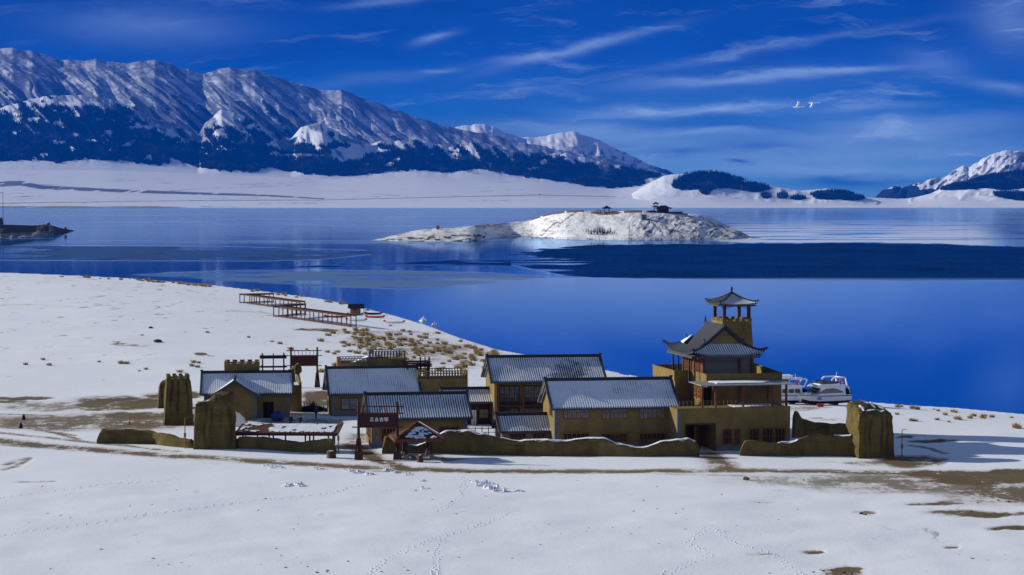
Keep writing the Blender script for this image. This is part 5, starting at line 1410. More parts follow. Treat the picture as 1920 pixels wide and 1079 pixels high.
a_ = Vector((w_ + e, -e, zk)); t_ = Vector((m1, m2, zp)); sn.bar(tuple(a_.lerp(t_, .25) + Vector((0.05, .1, .2))), tuple(a_.lerp(t_, .95) + Vector((.05, .1, .2))), .14, .08)
sn.build('snow', M['snow'], ro)

x, y, z = G(442, 840); x2, y2, _ = G(630, 842)
SH = thing('long_shelter', 'long low shelter under a thick sheet of snow, behind the left mud wall', 'shelter', (x, y + 1.5, 0), math.atan2(y2 - y, x2 - x))
Ls = math.hypot(x2 - x, y2 - y); z0 = zat(812, y + 1.5); z1 = zat(795, y + 6.2)
b = MB(); b.hexa([(-.3, -.2, z0 - .22), (Ls, -.2, z0 - .22), (Ls, 4.9, z1 - .22), (-.3, 4.9, z1 - .22), (-.3, -.2, z0), (Ls, -.2, z0), (Ls, 4.9, z1), (-.3, 4.9, z1)]); so = b.build('roof', M['rust'], SH)
b = MB(); b.box(-.35, Ls + .05, -.3, -.2, z0 - .3, z0 + .03); b.bar((Ls + .08, -.2, z0 - .05), (Ls + .08, 5.0, z1 + .1), .2, .3); b.build('fascia', M['redwood'], so)
NX, NY = 90, 16; vs, fs = [], []; msk = {}
for j in range(NY + 1):
    for i in range(NX + 1):
        u, v_ = i / NX, j / NY; X_ = .1 + u * (Ls - .5); Y_ = .15 + v_ * 4.6
        vs.append((X_, Y_, z0 + (z1 - z0) * (Y_ + .2) / 5.1 + .03 + .10 * float(fbm(X_ * 1.4, Y_ * 1.4, 701, 3))))
for j in range(NY):
    for i in range(NX):
        u, v_ = i / NX, j / NY
        hole = float(fbm(u * 14, v_ * 5, 702, 4)) + .30 * math.exp(-((u - .17) / .13) ** 2 - ((v_ - .45) / .35) ** 2) + .14 * (u < .3)
        edge = min(1, v_ * 7, (1 - u) * 22)
        if hole < .66 and (edge > .35 or float(fbm(u * 50, 1.0, 703, 2)) > .5): a = j * (NX + 1) + i; fs.append((a, a + 1, a + NX + 2, a + NX + 1))
s2 = MB(); s2.add(vs, fs); s2.build('snow', M['snow'], so, smooth=True)
for px_ in (569, 575.5, 613, 620, 500, 506, 450):
    xx = (px_ - 440) / 190 * Ls; p = MB(); p.tube((xx, .4 if px_ in (569, 613, 500, 450) else 1.2, -.1), (xx, .4 if px_ in (569, 613, 500, 450) else 1.2, z0 + .1), .1, n=7); p.build('post', M['darkwood'], SH)
for xx in (2, 6, 10, 13): p = MB(); p.tube((xx * Ls / 14, 4.5, -.1), (xx * Ls / 14, 4.5, z1 - .1), .1, n=7); p.build('post', M['darkwood'], SH)
b = MB(); b.bar((Ls * .955, .4, z0 - .7), (Ls * .995, .4, z0 - .2), .08); b.build('brace', M['darkwood'], SH)
# small steep snowy roof with orange edge
x, y, z = G(440, 826)
TN = thing('small_shelter', 'steep little snow-filled roof with an orange edge, right behind the big left mud tower', 'shelter', (x - 1.2, y, 0), R(8))
zt1, zt0 = zat(769, y), zat(797, y)
b = MB(); b.hexa([(-1.5, 0, zt1 - .3), (1.0, 0, zt1), (1.0, 2.5, zt1), (-1.5, 2.5, zt1 - .3), (-1.5, 0, zt1 - .2), (1.0, 0, zt1 + .1), (1.0, 2.5, zt1 + .1), (-1.5, 2.5, zt1 - .2)])
pts = [(1.0, zt1), (1.9, zt1 - .35), (2.5, zt1 - 1.0), (2.85, zt0)]
for (xa_, za_), (xb_, zb_) in zip(pts, pts[1:]): b.bar((xa_, -.05, za_), (xb_, -.05, zb_), .2, .16)
so = b.build('frame', M['orange'], TN)
b = MB(); b.prism([(-1.4, zt0 - .4), (2.75, zt0 - .1), (2.4, zt1 - 1.05), (1.8, zt1 - .45), (1.0, zt1 - .12), (-1.4, zt1 - .4)], .05, .45); b.build('snow', M['snow'], TN)
for xx in (-1.3, 2.6): p = MB(); p.tube((xx, .3, -.1), (xx, .3, zt0), .09, n=6); p.build('post', M['darkwood'], TN)

# ------------------------------------------------------------------ poles, stumps, fence, cone and small stuff
def pole(label, px, pb, pt, arm=True):
    x, y, z = G(px, pb); h = zat(pt, y) - z
    r = thing('lamp_pole', label, 'pole', (x, y, z), 0, 'thin ochre poles outside the walls')
    p = MB(); p.tube((0, 0, -.1), (0, 0, h), .07, .05, 8); p.build('pole', M['pole'], r)
    p = MB(); p.box(-.13, .13, -.1, .1, h * .36, h * .50); p.build('control_box', M['pole'], r)
    p = MB(); p.bar((-.2 if not arm else -.05, 0, h - .02), (.55, 0, h + .02), .08, .05); p.build('lamp_arm', M['pole'], r)
pole('thin ochre pole in front of the big left mud tower', 347, 841, 783); pole('thin ochre pole at the right end of the mud wall by the snowy shelter', 634.5, 849, 786); pole('thin ochre pole standing just right of the far right mud tower', 1691, 861, 806)
for lab, px, pb, w in (('round tree stump seat at the end of the left mud wall', 621.5, 859, .62), ('narrow stump on the snow before the kiosk', 788, 867, .38)):
    x, y, z = G(px, pb); r = thing('stump', lab, 'stump', (x, y, z), 0, 'stumps on the snow')
    b = MB(); b.loft([[(w * k * math.cos(a * .628), w * k * math.sin(a * .628), zz) for a in range(10)] for k, zz in ((1, -.1), (.92, .1), (.85, .5), (.95, .75), (.9, .82))]); b.build('trunk', M['wood'], r, smooth=True)
    b = MB(); b.ball((0, 0, .82), w * .5, w * .45, .06); b.build('snow', M['snow'], r)
x, y, z = G(879, 818)
r = thing('rail_fence', 'brown rail fence in front of the porch house', 'fence', (x, y, z), R(6))
for i in range(5): b = MB(); b.tube((i * .85, 0, -.1), (i * .85, 0, 1.15), .06, n=6); b.build('post', M['wood'], r)
b = MB()
for zz in (.45, .95): b.tube((-.2, 0, zz), (3.6, 0, zz), .04, n=6)
b.build('rail', M['wood'], r)
def traffic_cone(px, pb):
    x, y, z = G(px, pb); r = thing('traffic_cone', 'orange traffic cone on the paved square at left', 'traffic cone', (x, y, z))
    b = MB(); b.box(-.22, .22, -.22, .22, 0, .05); b.tube((0, 0, .05), (0, 0, .9), .17, .04, 12); b.build('body', M['orangep'], r)
    b = MB(); b.tube((0, 0, .4), (0, 0, .56), .117, .092, 12); b.build('band', M['white'], r)
traffic_cone(242, 796)
for lab, px, pb in (('stubby dark marker stone on the earth track at far left, the farther of two', 44.5, 787), ('stubby dark marker stone near the left edge, the nearer of two', 39, 803)):
    x, y, z = G(px, pb); r = MB(); r.loft([[(k * math.cos(a * .628), k * .8 * math.sin(a * .628), zz) for a in range(10)] for k, zz in ((.25, -.1), (.24, .25), (.2, .5), (.12, .68), (.06, .74))]); o = r.build('marker_stone', M['cloth'], None, True, (x, y, z)); tag(o, lab, 'marker', 'dark marker stones on the track')
x, y, z = G(520, 789); b = MB(); b.ball((0, 0, .55), .95, .7, .75, 12, 8, .12); o = b.build('covered_heap', M['blue'], None, True, (x, y, z)); tag(o, 'rounded heap under a dark blue cover against the cross-gable house wall', 'covered heap')
x, y, z = G(586, 770); b = MB(); random.seed(5)
for i in range(240):
    a = random.random() * 6.28; r_ = random.random() ** .7 * 2.2; p = Vector((r_ * math.cos(a), r_ * math.sin(a) * .7, 0)); q = p + Vector((random.uniform(-.5, .5), random.uniform(-.4, .4), random.uniform(.3, 1.5) * (1.15 - r_ / 2.4)))
    b.bar(tuple(p), tuple(q), .05)
b.ball((0, 0, 0), 1.7, 1.2, .7, 10, 6, .5)
o = b.build('brush_heap', M['cloth'], None, False, (x, y, z)); tag(o, 'dark heap of brushwood in the lane beside the adobe storehouse', 'brush heap')

# people
def person(label, px, pb, jacket, rz=0.0, hat=None, group='people in the village lane', step=.12, h=1.72):
    x, y, z = G(px, pb)
    me = bpy.data.meshes.new('person_skeleton'); k = h / 1.72
    V_ = [(0, 0, .95), (0, .0, 1.15), (0, 0, 1.38), (0, 0, 1.50), (0, -.02, 1.60), (0, -.02, 1.69),
          (.19, 0, 1.40), (.25, .02, 1.12), (.24, -.10, .86), (.24, -.14, .78), (-.19, 0, 1.40), (-.25, .04, 1.12), (-.24, -.04, .86), (-.24, -.08, .78),
          (.10, 0, .90), (.11, -step, .50), (.11, -step * .4, .09), (.12, -step * .4 - .14, .04), (-.10, 0, .90), (-.11, step * .5, .50), (-.11, step, .10), (-.12, step - .14, .05)]
    E_ = [(0, 1), (1, 2), (2, 3), (3, 4), (4, 5), (2, 6), (6, 7), (7, 8), (8, 9), (2, 10), (10, 11), (11, 12), (12, 13), (0, 14), (14, 15), (15, 16), (16, 17), (0, 18), (18, 19), (19, 20), (20, 21)]
    rad = [.17, .17, .17, .065, .10, .085, .085, .065, .045, .04, .085, .065, .045, .04, .10, .075, .055, .045, .10, .075, .055, .045]
    me.from_pydata([tuple(c * k for c in v) for v in V_], E_, [])
    o = bpy.data.objects.new('skeleton', me); COL.objects.link(o)
    md = o.modifiers.new('skin', 'SKIN'); o.modifiers.new('sub', 'SUBSURF').levels = 1
    for i, sv in enumerate(me.skin_vertices[0].data): sv.radius = (rad[i] * k, rad[i] * k * .85); sv.use_root = (i == 0)
    bpy.context.view_layer.update()
    bmsh = bpy.data.meshes.new_from_object(o.evaluated_get(bpy.context.evaluated_depsgraph_get())); bpy.data.objects.remove(o)
    for m_ in (M[jacket], M['cloth'], M['skin']): bmsh.materials.append(m_)
    for p in bmsh.polygons:
        c = p.center; p.use_smooth = True
        p.material_index = 2 if c.z > 1.49 * k or (abs(c.x) > .17 * k and c.z < .86 * k and c.z > .7 * k) else (1 if c.z < .86 * k else 0)
    r = thing('person', label, 'person', (x, y, z), rz, group)
    b = link('body', bmsh, r)
    hh = MB(); hh.ball((0, .015, 1.685 * k), .115, .12, .10, 10, 6); hh.build('hat' if hat else 'hair', M[hat or 'cloth'], r, True)
    return r
person('person in dark clothes and a pink hat behind the snowy shelter, left of another', 545.5, 802, 'cloth', .5, 'pink'); person('person in dark clothes standing behind the snowy shelter, right of the pink hat', 562.5, 803, 'cloth', -.4)
person('person in navy walking up the lane between the houses', 592.5, 786, 'navy', 2.8)

# ------------------------------------------------------------------ yachts
def yacht(label, px, pb, rz, sc, upper):
    x, y, z = G(px, pb)
    r = thing('motor_yacht', label, 'boat', (x, y, z), rz, 'white tour boats hauled out on the shore'); r.scale = sc; r.location.z -= .25
    # local: bow towards -x, length 8, beam 3.2
    def ring(xx, b, zk_, zd, fl):   # half section
        return [(xx, -b, zd), (xx, -b * fl, zk_ + .55), (xx, -b * .35, zk_ + .06), (xx, 0, zk_), (xx, b * .35, zk_ + .06), (xx, b * fl, zk_ + .55), (xx, b, zd)]
    secs = [ring(-4.3, .25, 1.25, 2.05, .7), ring(-3.9, .8, .8, 2.02, .72), ring(-3.0, 1.3, .5, 1.95, .8), ring(-1.5, 1.6, .38, 1.85, .88), (ring(.5, 1.65, .35, 1.78, .92)), ring(2.5, 1.6, .35, 1.75, .94), ring(4.0, 1.5, .38, 1.75, .95)]
    b = MB(); b.loft(secs, closed=True); b.build('hull', M['white'], r, smooth=False)
    b = MB(); b.loft([[(p[0] + (.03 if i else 0), p[1] * 1.02, p[2] - .012) for p in (s_[1], s_[2], s_[3], s_[4], s_[5])] for i, s_ in enumerate(secs[1:])], closed=False, caps=False)
    b.build('bottom', M['hull'], r)
    b = MB()
    for yy in (-1, 1):
        for s0, s1 in zip(secs, secs[1:]): a, c = s0[0 if yy < 0 else 6], s1[0 if yy < 0 else 6]; b.bar((a[0], a[1] * 1.01, a[2] - .12), (c[0], c[1] * 1.01, c[2] - .12), .05, .10)
    b.build('rub_rail', M['blue'] if not upper else M['hull'], r)
    # cabin with swept sides
    def cring(xx, b_, z0, z1, t_): return [(xx, -b_, z0), (xx + t_, -b_ * .86, z1), (xx + t_, b_ * .86, z1), (xx, b_, z0)]
    b = MB(); b.loft([cring(-2.6, 1.25, 1.85, 1.95, .2), cring(-2.4, 1.3, 1.85, 2.1, 1.0), cring(-1.4, 1.42, 1.82, 2.95, .3), cring(.5, 1.45, 1.8, 3.0, 0), cring(3.0, 1.4, 1.76, 2.95, 0)]); b.build('cabin', M['white'], r)
    b = MB()
    if upper:
        for yy in (-1.47, 1.47):
            for i in range(4): xx = -1.2 + i * 1.0; b = MB(); b.hexa([(xx, yy, 2.1), (xx + .82, yy, 2.1), (xx + .82, yy * .97, 2.1), (xx, yy * .97, 2.1), (xx + .05, yy * .93, 2.72), (xx + .82, yy * .93, 2.72), (xx + .82, yy * .9, 2.72), (xx + .05, yy * .9, 2.72)]); b.build('side_window', M['glass'], r)
    else:
        for sg in (-1, 1):
            arc = [(-1.7, 2.08), (-1.1, 2.45), (-.3, 2.75), (.7, 2.82), (1.7, 2.66), (2.5, 2.25), (2.6, 2.08)]
            b = MB(); vs = [(x_, sg * (1.50 - .22 * (z_ - 1.8)), z_) for x_, z_ in arc] + [(x_, sg * (1.42 - .22 * (z_ - 1.8)), z_) for x_, z_ in arc]; n_ = len(arc)
            b.add(vs, [tuple(range(n_)), tuple(range(n_, 2 * n_))[::-1]] + [(i, n_ + i, n_ + (i + 1) % n_, (i + 1) % n_) for i in range(n_)])
            b.build('side_window', M['glass'], r)
    b = MB(); b.hexa([(-2.2, -1.15, 2.22), (-2.2, 1.15, 2.22), (-2.0, 1.15, 2.18), (-2.0, -1.15, 2.18), (-1.27, -1.1, 2.84), (-1.27, 1.1, 2.84), (-1.1, 1.1, 2.8), (-1.1, -1.1, 2.8)]); b.build('windscreen', M['glass'], r)
    b = MB(); b.loft([[(-1.7, -1.3, 2.95), (-1.7, 1.3, 2.95), (3.3, 1.35, 2.95), (3.3, -1.35, 2.95)], [(-1.9, -1.4, 3.05), (-1.9, 1.4, 3.05), (3.4, 1.42, 3.05), (3.4, -1.42, 3.05)], [(-1.1, -1.25, 3.5), (-1.1, 1.25, 3.5), (2.6, 1.35, 3.4), (2.6, -1.35, 3.4)]]); b.build('flybridge', M['white'], r)
    if upper:
        b = MB(); b.loft([[(-1.0, -1.1, 3.4), (-1.0, 1.1, 3.4), (1.1, 1.1, 3.4), (1.1, -1.1, 3.4)], [(-.6, -1.05, 4.5), (-.6, 1.05, 4.5), (1.0, 1.05, 4.5), (1.0, -1.05, 4.5)]]); uc = b.build('upper_cabin', M['white'], r)
        b = MB(); b.box(-.55, .9, -1.13, -1.07, 3.7, 4.3); b.hexa([(-.98, -.9, 3.65), (-.98, .9, 3.65), (-.9, .9, 3.65), (-.9, -.9, 3.65), (-.76, -.9, 4.3), (-.76, .9, 4.3), (-.68, .9, 4.3), (-.68, -.9, 4.3)]); b.build('upper_window', M['glass'], uc)
        b = MB(); b.loft([[(-.9, -1.15, 4.5), (-.9, 1.15, 4.5), (1.4, 1.15, 4.5), (1.4, -1.15, 4.5)], [(-1.1, -1.2, 4.9), (-1.1, 1.2, 4.9), (1.6, 1.2, 4.9), (1.6, -1.2, 4.9)]]); b.build('upper_roof', M['white'], uc)
    else:
        b = MB()
        b.box(-.95, -.9, -1.2, 1.2, 3.45, 3.85); b.box(-.9, 1.8, -1.28, -1.24, 3.45, 3.85); b.box(-.9, 1.8, 1.24, 1.28, 3.45, 3.85); b.build('wind_shield', M['glass'], r)
        b = MB(); b.ball((-1.5, -.5, 3.22), .1, .1, .1); b.ball((-1.5, .3, 3.22), .1, .1, .1); b.build('headlamp', M['dark'], r)
    ah = 4.35 if not upper else 4.3; b = MB()
    for sg in (-1.3, 1.3):
        pts = [(3.9, 2.0), (3.2, 3.3), (3.0, ah - .15), (2.7, ah), (1.0 if not upper else 1.2, ah), (.6 if not upper else 1.1, ah - .35)]
        pts = pts if not upper else [(3.2, 3.0), (3.8, ah - .1), (3.5, ah), (1.1, ah)]
        for (xa_, za_), (xb_, zb_) in zip(pts, pts[1:]): b.bar((xa_, sg, za_), (xb_, sg, zb_), .14, .2)
    b.bar((2.8, -1.3, ah), (2.8, 1.3, ah), .3, .12)
    b.build('arch', M['white'], r)
    b = MB(); n_ = 14
    for i in range(n_):
        a0, a1 = i / n_ * 6.283, (i + 1) / n_ * 6.283; b.tube((2.2 + .32 * math.cos(a0), -1.42, 3.72 + .32 * math.sin(a0)), (2.2 + .32 * math.cos(a1), -1.42, 3.72 + .32 * math.sin(a1)), .09, n=6)
    b.build('lifebuoy', M['orangep'], r)
    b = MB(); b.tube((2.3, 0, ah), (2.3, 0, ah + .75), .03, n=5); b.build('antenna', M['white'], r)
    b = MB()
    for i in range(4): b.tube((3.3 + i * .22, -1.45, 1.75), (3.3 + i * .22, -1.45, 2.5), .03, n=5)
    b.tube((3.2, -1.45, 2.5), (4.0, -1.45, 2.5), .03, n=5); b.box(3.35, 3.9, -.9, .9, 1.75, 2.6); b.build('stern_gear', M['dark'], r)
    sn = MB(); random.seed(9)
    for i in range(9): sn.ball((-3.6 + random.random() * 1.3, random.uniform(-.8, .8), 2.08), .45, .4, .16 + .1 * random.random(), 8, 5, .3)
    sn.build('snow', M['snow'], r, True)
    if not upper:
        b = MB()
        for xx, zz, w_ in ((-2.1, 1.35, .5), (-1.9, 1.22, .7), (-1.75, 1.47, .35)): b.hexa([(xx, -1.56, zz), (xx + w_, -1.62, zz), (xx + w_, -1.58, zz), (xx, -1.52, zz), (xx + .15, -1.62, zz + .09), (xx + w_ + .15, -1.67, zz + .09), (xx + w_ + .15, -1.6, zz + .09), (xx + .15, -1.56, zz + .09)])
        b.build('emblem', M['blue'], r)
    b = MB()
    for xx in (-1.5, 1.8): b.box(xx - .15, xx + .15, -1.1, 1.1, -.15, .5)
    b.build('keel_block', M['darkwood'], r)
    return r
yacht('white motor yacht with swept side window, fully visible on the snowy shore', 1543, 759, R(26), (1.06, 1.0, 1.0), False)
yacht('taller white tour boat with an upper cabin, half hidden behind the fort', 1464, 757, R(10), (.98, 1, .93), True)
x, y, z = G(1538, 763); b = MB(); b.taper(-.45, .45, -.3, .3, 0, .35, .06); b.box(-.5, .5, -.35, .35, .35, .42); o = b.build('storage_box', M['red'], None, False, (x, y, z)); tag(o, 'small red box on the snow in front of the motor yacht', 'box')

# ------------------------------------------------------------------ shore: pergolas, hut, boats
def pergola(label, verts, hgt=2.7, w=1.5):
    pts = [G(a, b) for a, b in verts]; x0, y0, z0 = pts[1]
    r = thing('pergola', label, 'pergola', (x0, y0, z0), 0, 'V-shaped brown walkway frames on the slope')
    for (a, c) in ((0, 1), (1, 2)):
        A_, C_ = Vector(pts[a]) - Vector(pts[1]), Vector(pts[c]) - Vector(pts[1]); d = C_ - A_; L = d.length; n = max(3, int(round(abs(verts[a][0] - verts[c][0]) / 16))); dn = d.normalized(); sdv = Vector((-dn.y, dn.x, 0)).normalized() * w
        if sdv.y < 0: sdv = -sdv
        for i in range(n + 1):
            if c == 2 and i == 0: continue
            for off in (Vector(), sdv):
                q = A_.lerp(C_, i / n) + off; p = MB(); p.bar(tuple(q - Vector((0, 0, .4))), tuple(q + Vector((0, 0, hgt))), .24); p.build('post', M['rust'], r)
        b = MB()
        b.bar(tuple(A_ + Vector((0, 0, hgt))), tuple(C_ + Vector((0, 0, hgt))), .24, .5); b.bar(tuple(A_ + sdv + Vector((0, 0, hgt))), tuple(C_ + sdv + Vector((0, 0, hgt))), .24, .34)
        m = int(L / .6)
        for i in range(m + 1): q = A_.lerp(C_, i / m) + Vector((0, 0, hgt + .22)); b.bar(tuple(q - sdv * .25), tuple(q + sdv * 1.25), .14, .12)
        b.build('roof_beam', M['rust'], r)
        b = MB(); b.bar(tuple(A_ + Vector((0, 0, .25))), tuple(C_ + Vector((0, 0, .25))), .3, .25); b.bar(tuple(A_ + sdv + Vector((0, 0, .25))), tuple(C_ + sdv + Vector((0, 0, .25))), .3, .25); b.build('base_beam', M['rust'], r)
pergola('smaller V-shaped brown timber walkway, the farther one on the snow slope', [(513, 567), (458, 569), (563, 584)])
pergola('larger V-shaped brown timber walkway, the nearer one on the snow slope', [(573, 590), (523, 595), (658, 614)], 2.9)
x, y, z = G(657, 589); r = thing('beach_hut', 'tiny orange hut with dark gabled roof among the boats on the shore', 'hut', (x, y, z), R(8))
b = MB(); b.prismx([(0, -.3), (2.6, -.3), (2.6, 1.75), (1.3, 2.4), (0, 1.75)], 0, 3.0); b.build('wall', M['orange'], r)
b = MB(); b.hexa([(-.6, -.6, 1.55), (4.1, -.6, 1.55), (4.1, 1.3, 2.65), (-.6, 1.3, 2.65), (-.6, -.6, 1.7), (4.1, -.6, 1.7), (4.1, 1.3, 2.85), (-.6, 1.3, 2.85)]); b.hexa([(-.6, 1.301, 2.65), (4.1, 1.301, 2.65), (4.1, 3.2, 1.55), (-.6, 3.2, 1.55), (-.6, 1.301, 2.85), (4.1, 1.301, 2.85), (4.1, 3.2, 1.7), (-.6, 3.2, 1.7)]); b.build('roof', M['tile'], r)
window(r, .9, .8, .9, .7, 0, 2, 'glass', 'wood')
b = MB(); b.tube((3.9, -.4, 0), (3.9, -.4, 1.6), .08, n=6); b.build('porch_post', M['wood'], r)
def canoe(label, px, pb, L, rz, mats, bw=.55):
    x, y, z = G(px, pb); r = thing('canoe', label, 'boat', (x, y, z), rz, 'small boats pulled up on the snowy beach')
    def sec(u): b_ = bw * (1 - abs(u) ** 2.5) + .04; kl = .14 * abs(u) ** 4; X_ = u * L / 2; return [(X_, -b_, .5 + kl), (X_, -b_ * .75, .15 + kl), (X_, 0, .02 + kl), (X_, b_ * .75, .15 + kl), (X_, b_, .5 + kl), (X_, b_ * .7, .42 + kl), (X_, 0, .25 + kl), (X_, -b_ * .7, .42 + kl)]
    b = MB(); b.loft([sec(-1 + i / 6) for i in range(13)]); b.build('hull', M[mats[0]], r, True)
    b = MB()
    for u in (-.96, .96): X_ = u * L / 2; b.ball((X_, 0, .6), .45, .22, .26, 8, 6)
    b.build('bow_cap', M[mats[1]], r, True)
    b = MB()
    for u in (-.4, 0, .4): b.box(u * L / 2 - .12, u * L / 2 + .12, -bw * .8, bw * .8, .40, .45)
    b.build('seat', M[mats[2]], r)
    return r
canoe('long red boat nearest the hut on the snow, behind the larger walkway', 630, 596, 6.4, R(-8), ('red', 'orangep', 'blue'))
canoe('white and blue boat with orange tips below the hut', 668, 602.5, 5.6, R(-10), ('white', 'orangep', 'blue'))
canoe('teal boat lying beside the hut', 666, 592, 4.4, R(-8), ('teal', 'teal', 'white'), .7)
canoe('blue boat with red tips right of the hut, the farther one', 700, 590, 5.0, R(-6), ('blue', 'red', 'white')); canoe('red boat right of the hut, in front of the blue one', 703, 596.5, 5.4, R(-8), ('red', 'orangep', 'blue'))
canoe('white boat with orange ends closest to the ice', 739, 606.5, 5.6, R(-7), ('white', 'orangep', 'blue'))
for lab, px, pb, w in (('jagged heap of white ice on the frozen lake, the farther of two', 793, 603, 17), ('jagged heap of white ice on the frozen lake, the nearer of two', 814.5, 611, 14)):
    x, y = unp(px, pb, LAKE); s_ = y / F; b = MB(); random.seed(int(px))
    for i in range(26):
        a = random.gauss(0, .24) * w * s_; q = random.uniform(-1.2, 1.2); hgt = random.uniform(.4, 1.5) * (1.1 - min(1, abs(a) / (w * s_ * .6)))
        ang = random.random() * 6.28; dx_, dy_ = math.cos(ang) * .35, math.sin(ang) * .35
        b.add([(a - dx_, q - dy_, -.1), (a + dx_, q + dy_, -.1), (a + dy_ * .4, q - dx_ * .5, -.1), (a + random.uniform(-.3, .3), q, hgt)], [(0, 1, 2), (0, 1, 3), (1, 2, 3), (2, 0, 3)])
    b.ball((0, 0, 0), w * s_ * .42, 1.2, .45, 12, 6, .4)
    o = b.build('ice_heap', M['snow'], None, False, (x, y, LAKE)); tag(o, lab, 'ice heap', 'heaps of broken ice')

# ------------------------------------------------------------------ island
isl_top = scurve([(700, 450.5), (712, 448), (740, 441), (775, 433), (800, 430), (825, 428), (850, 428.5), (880, 424), (905, 421), (930, 420), (960, 417), (990, 414), (1010, 407), (1030, 401), (1060, 396), (1085, 393.5), (1110, 396), (1130, 397.5), (1160, 396.5),
                 (1190, 394.5), (1220, 395.5), (1250, 397.5), (1280, 400), (1310, 402.5), (1330, 407), (1345, 414), (1362, 422), (1380, 431), (1395, 437), (1403, 442), (1412, 447.5)], 6)
isl_base = scurve([(700, 451.5), (712, 451), (740, 452.5), (800, 453), (880, 452.5), (905, 451), (920, 446), (960, 443), (1000, 443.5), (1020, 446), (1060, 448.5), (1180, 450.5), (1300, 450), (1380, 449), (1400, 447.5), (1412, 447.9)], 8)
def make_island():
    px = np.arange(698, 1412, 1.5); T = np.concatenate([np.linspace(-.03, 1, 60), [1.15, 1.35, 1.6]])
    PX, TT = np.meshgrid(px, T)
    base, top = isl_base(PX), isl_top(PX)
    d = ray(CX, 450); 
    Yb = (LAKE - HC) / ((-sa + (CY - base) / F * ca)) * (ca + (CY - base) / F * sa)
    wid = sstep(698, 780, PX) * sstep(1412, 1340, PX)
    s = np.clip(TT, 0, 1)
    Y = Yb + TT * (25 + 95 * wid)
    prof = s ** (.95 - .15 * sstep(1150, 1230, PX))
    ys = base + (top - base) * prof
    amp = (base - top) / 50 * sstep(0, .15, s) * sstep(1.0, .8, s)
    ys = ys - amp * (7.0 * (fbm(PX / 38, TT * 3, 801, 4) - .5) + 3 * (ridged((PX - 40 * TT) / 16, TT * 2, 802, 2) - .5) * (PX > 1180))
    # low front lobe at left, bay in the middle
    ys = ys - 0 * PX
    ys = np.where(TT > 1, top + (TT - 1) * 30, ys); ys = np.where(TT < 0, base + 1.5, ys)
    w = (CY - ys) / F; d1, d2 = ca + w * sa, -sa + w * ca; k = Y / d1
    X, Z = (PX - CX) / F * k, HC + k * d2
    rgh = sstep(1165, 1215, PX + (fbm(PX / 9, TT * 6, 809, 3) - .5) * 60 + 20 * TT) * sstep(.86, .74, TT)
    rock = (lambda a, b: b + (a - b) * rgh)(.30 + .30 * sstep(.45, .65, fbm((PX + 30 * TT) / 7, TT * 9, 803, 3)), .22 + .25 * sstep(.5, .7, fbm(PX / 14, TT * 6, 804, 3)))
    rock = np.maximum(rock, np.where(PX < 910, .25 + .5 * sstep(.45, .6, fbm(PX / 10, TT * 8, 805, 3)), 0) * sstep(.75, .3, TT))
    rock = rock * (1 - .8 * sstep(1060, 1090, PX) * sstep(1200, 1160, PX) * (TT > .05) * (TT < .93))
    dirt = .75 * sstep(.86, .97, TT) * (((PX > 995) & (PX < 1100)) | ((PX > 1170) & (PX < 1290))) * (fbm(PX / 9, TT * 0, 806, 2) > .3)
    # rim of the left ridge of the hill, and around the pavilion
    rim = curve([(1010, .05), (1030, .4), (1050, .62), (1075, .85), (1095, .97)])(PX) + (fbm(PX / 9, PX * 0, 808, 3) - .5) * .22
    dirt = np.maximum(dirt, .62 * np.clip(1.2 - np.abs(TT - rim) / .07, 0, 1) * (PX > 1010) * (PX < 1090))
    dirt = np.maximum(dirt, .9 * np.clip(1.3 - ((PX - 1135) / 34) ** 2 - ((TT - .95) / .08) ** 2, 0, 1))
    dirt = np.maximum(dirt, .5 * ((TT > .01) & (TT < .05) & (PX > 1040) & (PX < 1125)) + .5 * ((TT > .9) & (PX < 1000) & (fbm(PX / 12, TT * 0, 807, 2) > .5)))
    m, t = newmat('island_ground')
    pos = t.n('ShaderNodeNewGeometry').outputs['Position']
    n1 = t.noise(t.scl(pos, (.16, .06, .25)), 1, 5, .65); n2 = t.noise(t.scl(pos, (1.1, .4, 1.1)), 1, 4, .7)
    rk = t.ss(t.m('ADD', t.attr('rock'), t.m('MULTIPLY_ADD', n2, 1.9, t.m('MULTIPLY_ADD', n1, .7, -1.32))), .42, .60)
    thin = t.m('MULTIPLY', t.ss(t.m('ADD', t.m('MULTIPLY', n1, .6), t.m('MULTIPLY', n2, .4)), .42, .62), .42)
    c = t.mix(rk, t.mix(thin, (.78, .80, .84), (.36, .31, .25)), t.mix(n1, (.04, .035, .03), (.10, .07, .04)))
    dd = t.ss(t.m('ADD', t.attr('dirt'), t.m('MULTIPLY_ADD', n2, 1.0, -.5)), .4, .6)
    c = t.mix(dd, c, t.mix(n2, (.09, .06, .03), (.24, .16, .075)))
    finish(t, c, .95, t.bump(t.m('ADD', n1, t.m('MULTIPLY', rk, .5)), .6, 2.5), spec=.1)
    me = grid_mesh('island', X, Y, Z, m, {'rock': rock, 'dirt': dirt}); link('island', me, kind='structure')
    def at(px, tt):
        i = int(np.argmin(abs(px - PX[0]))); j = int(np.argmin(abs(T - tt))); return (float(X[j, i]), float(Y[j, i]), float(Z[j, i]))
    return at
ISL = make_island()
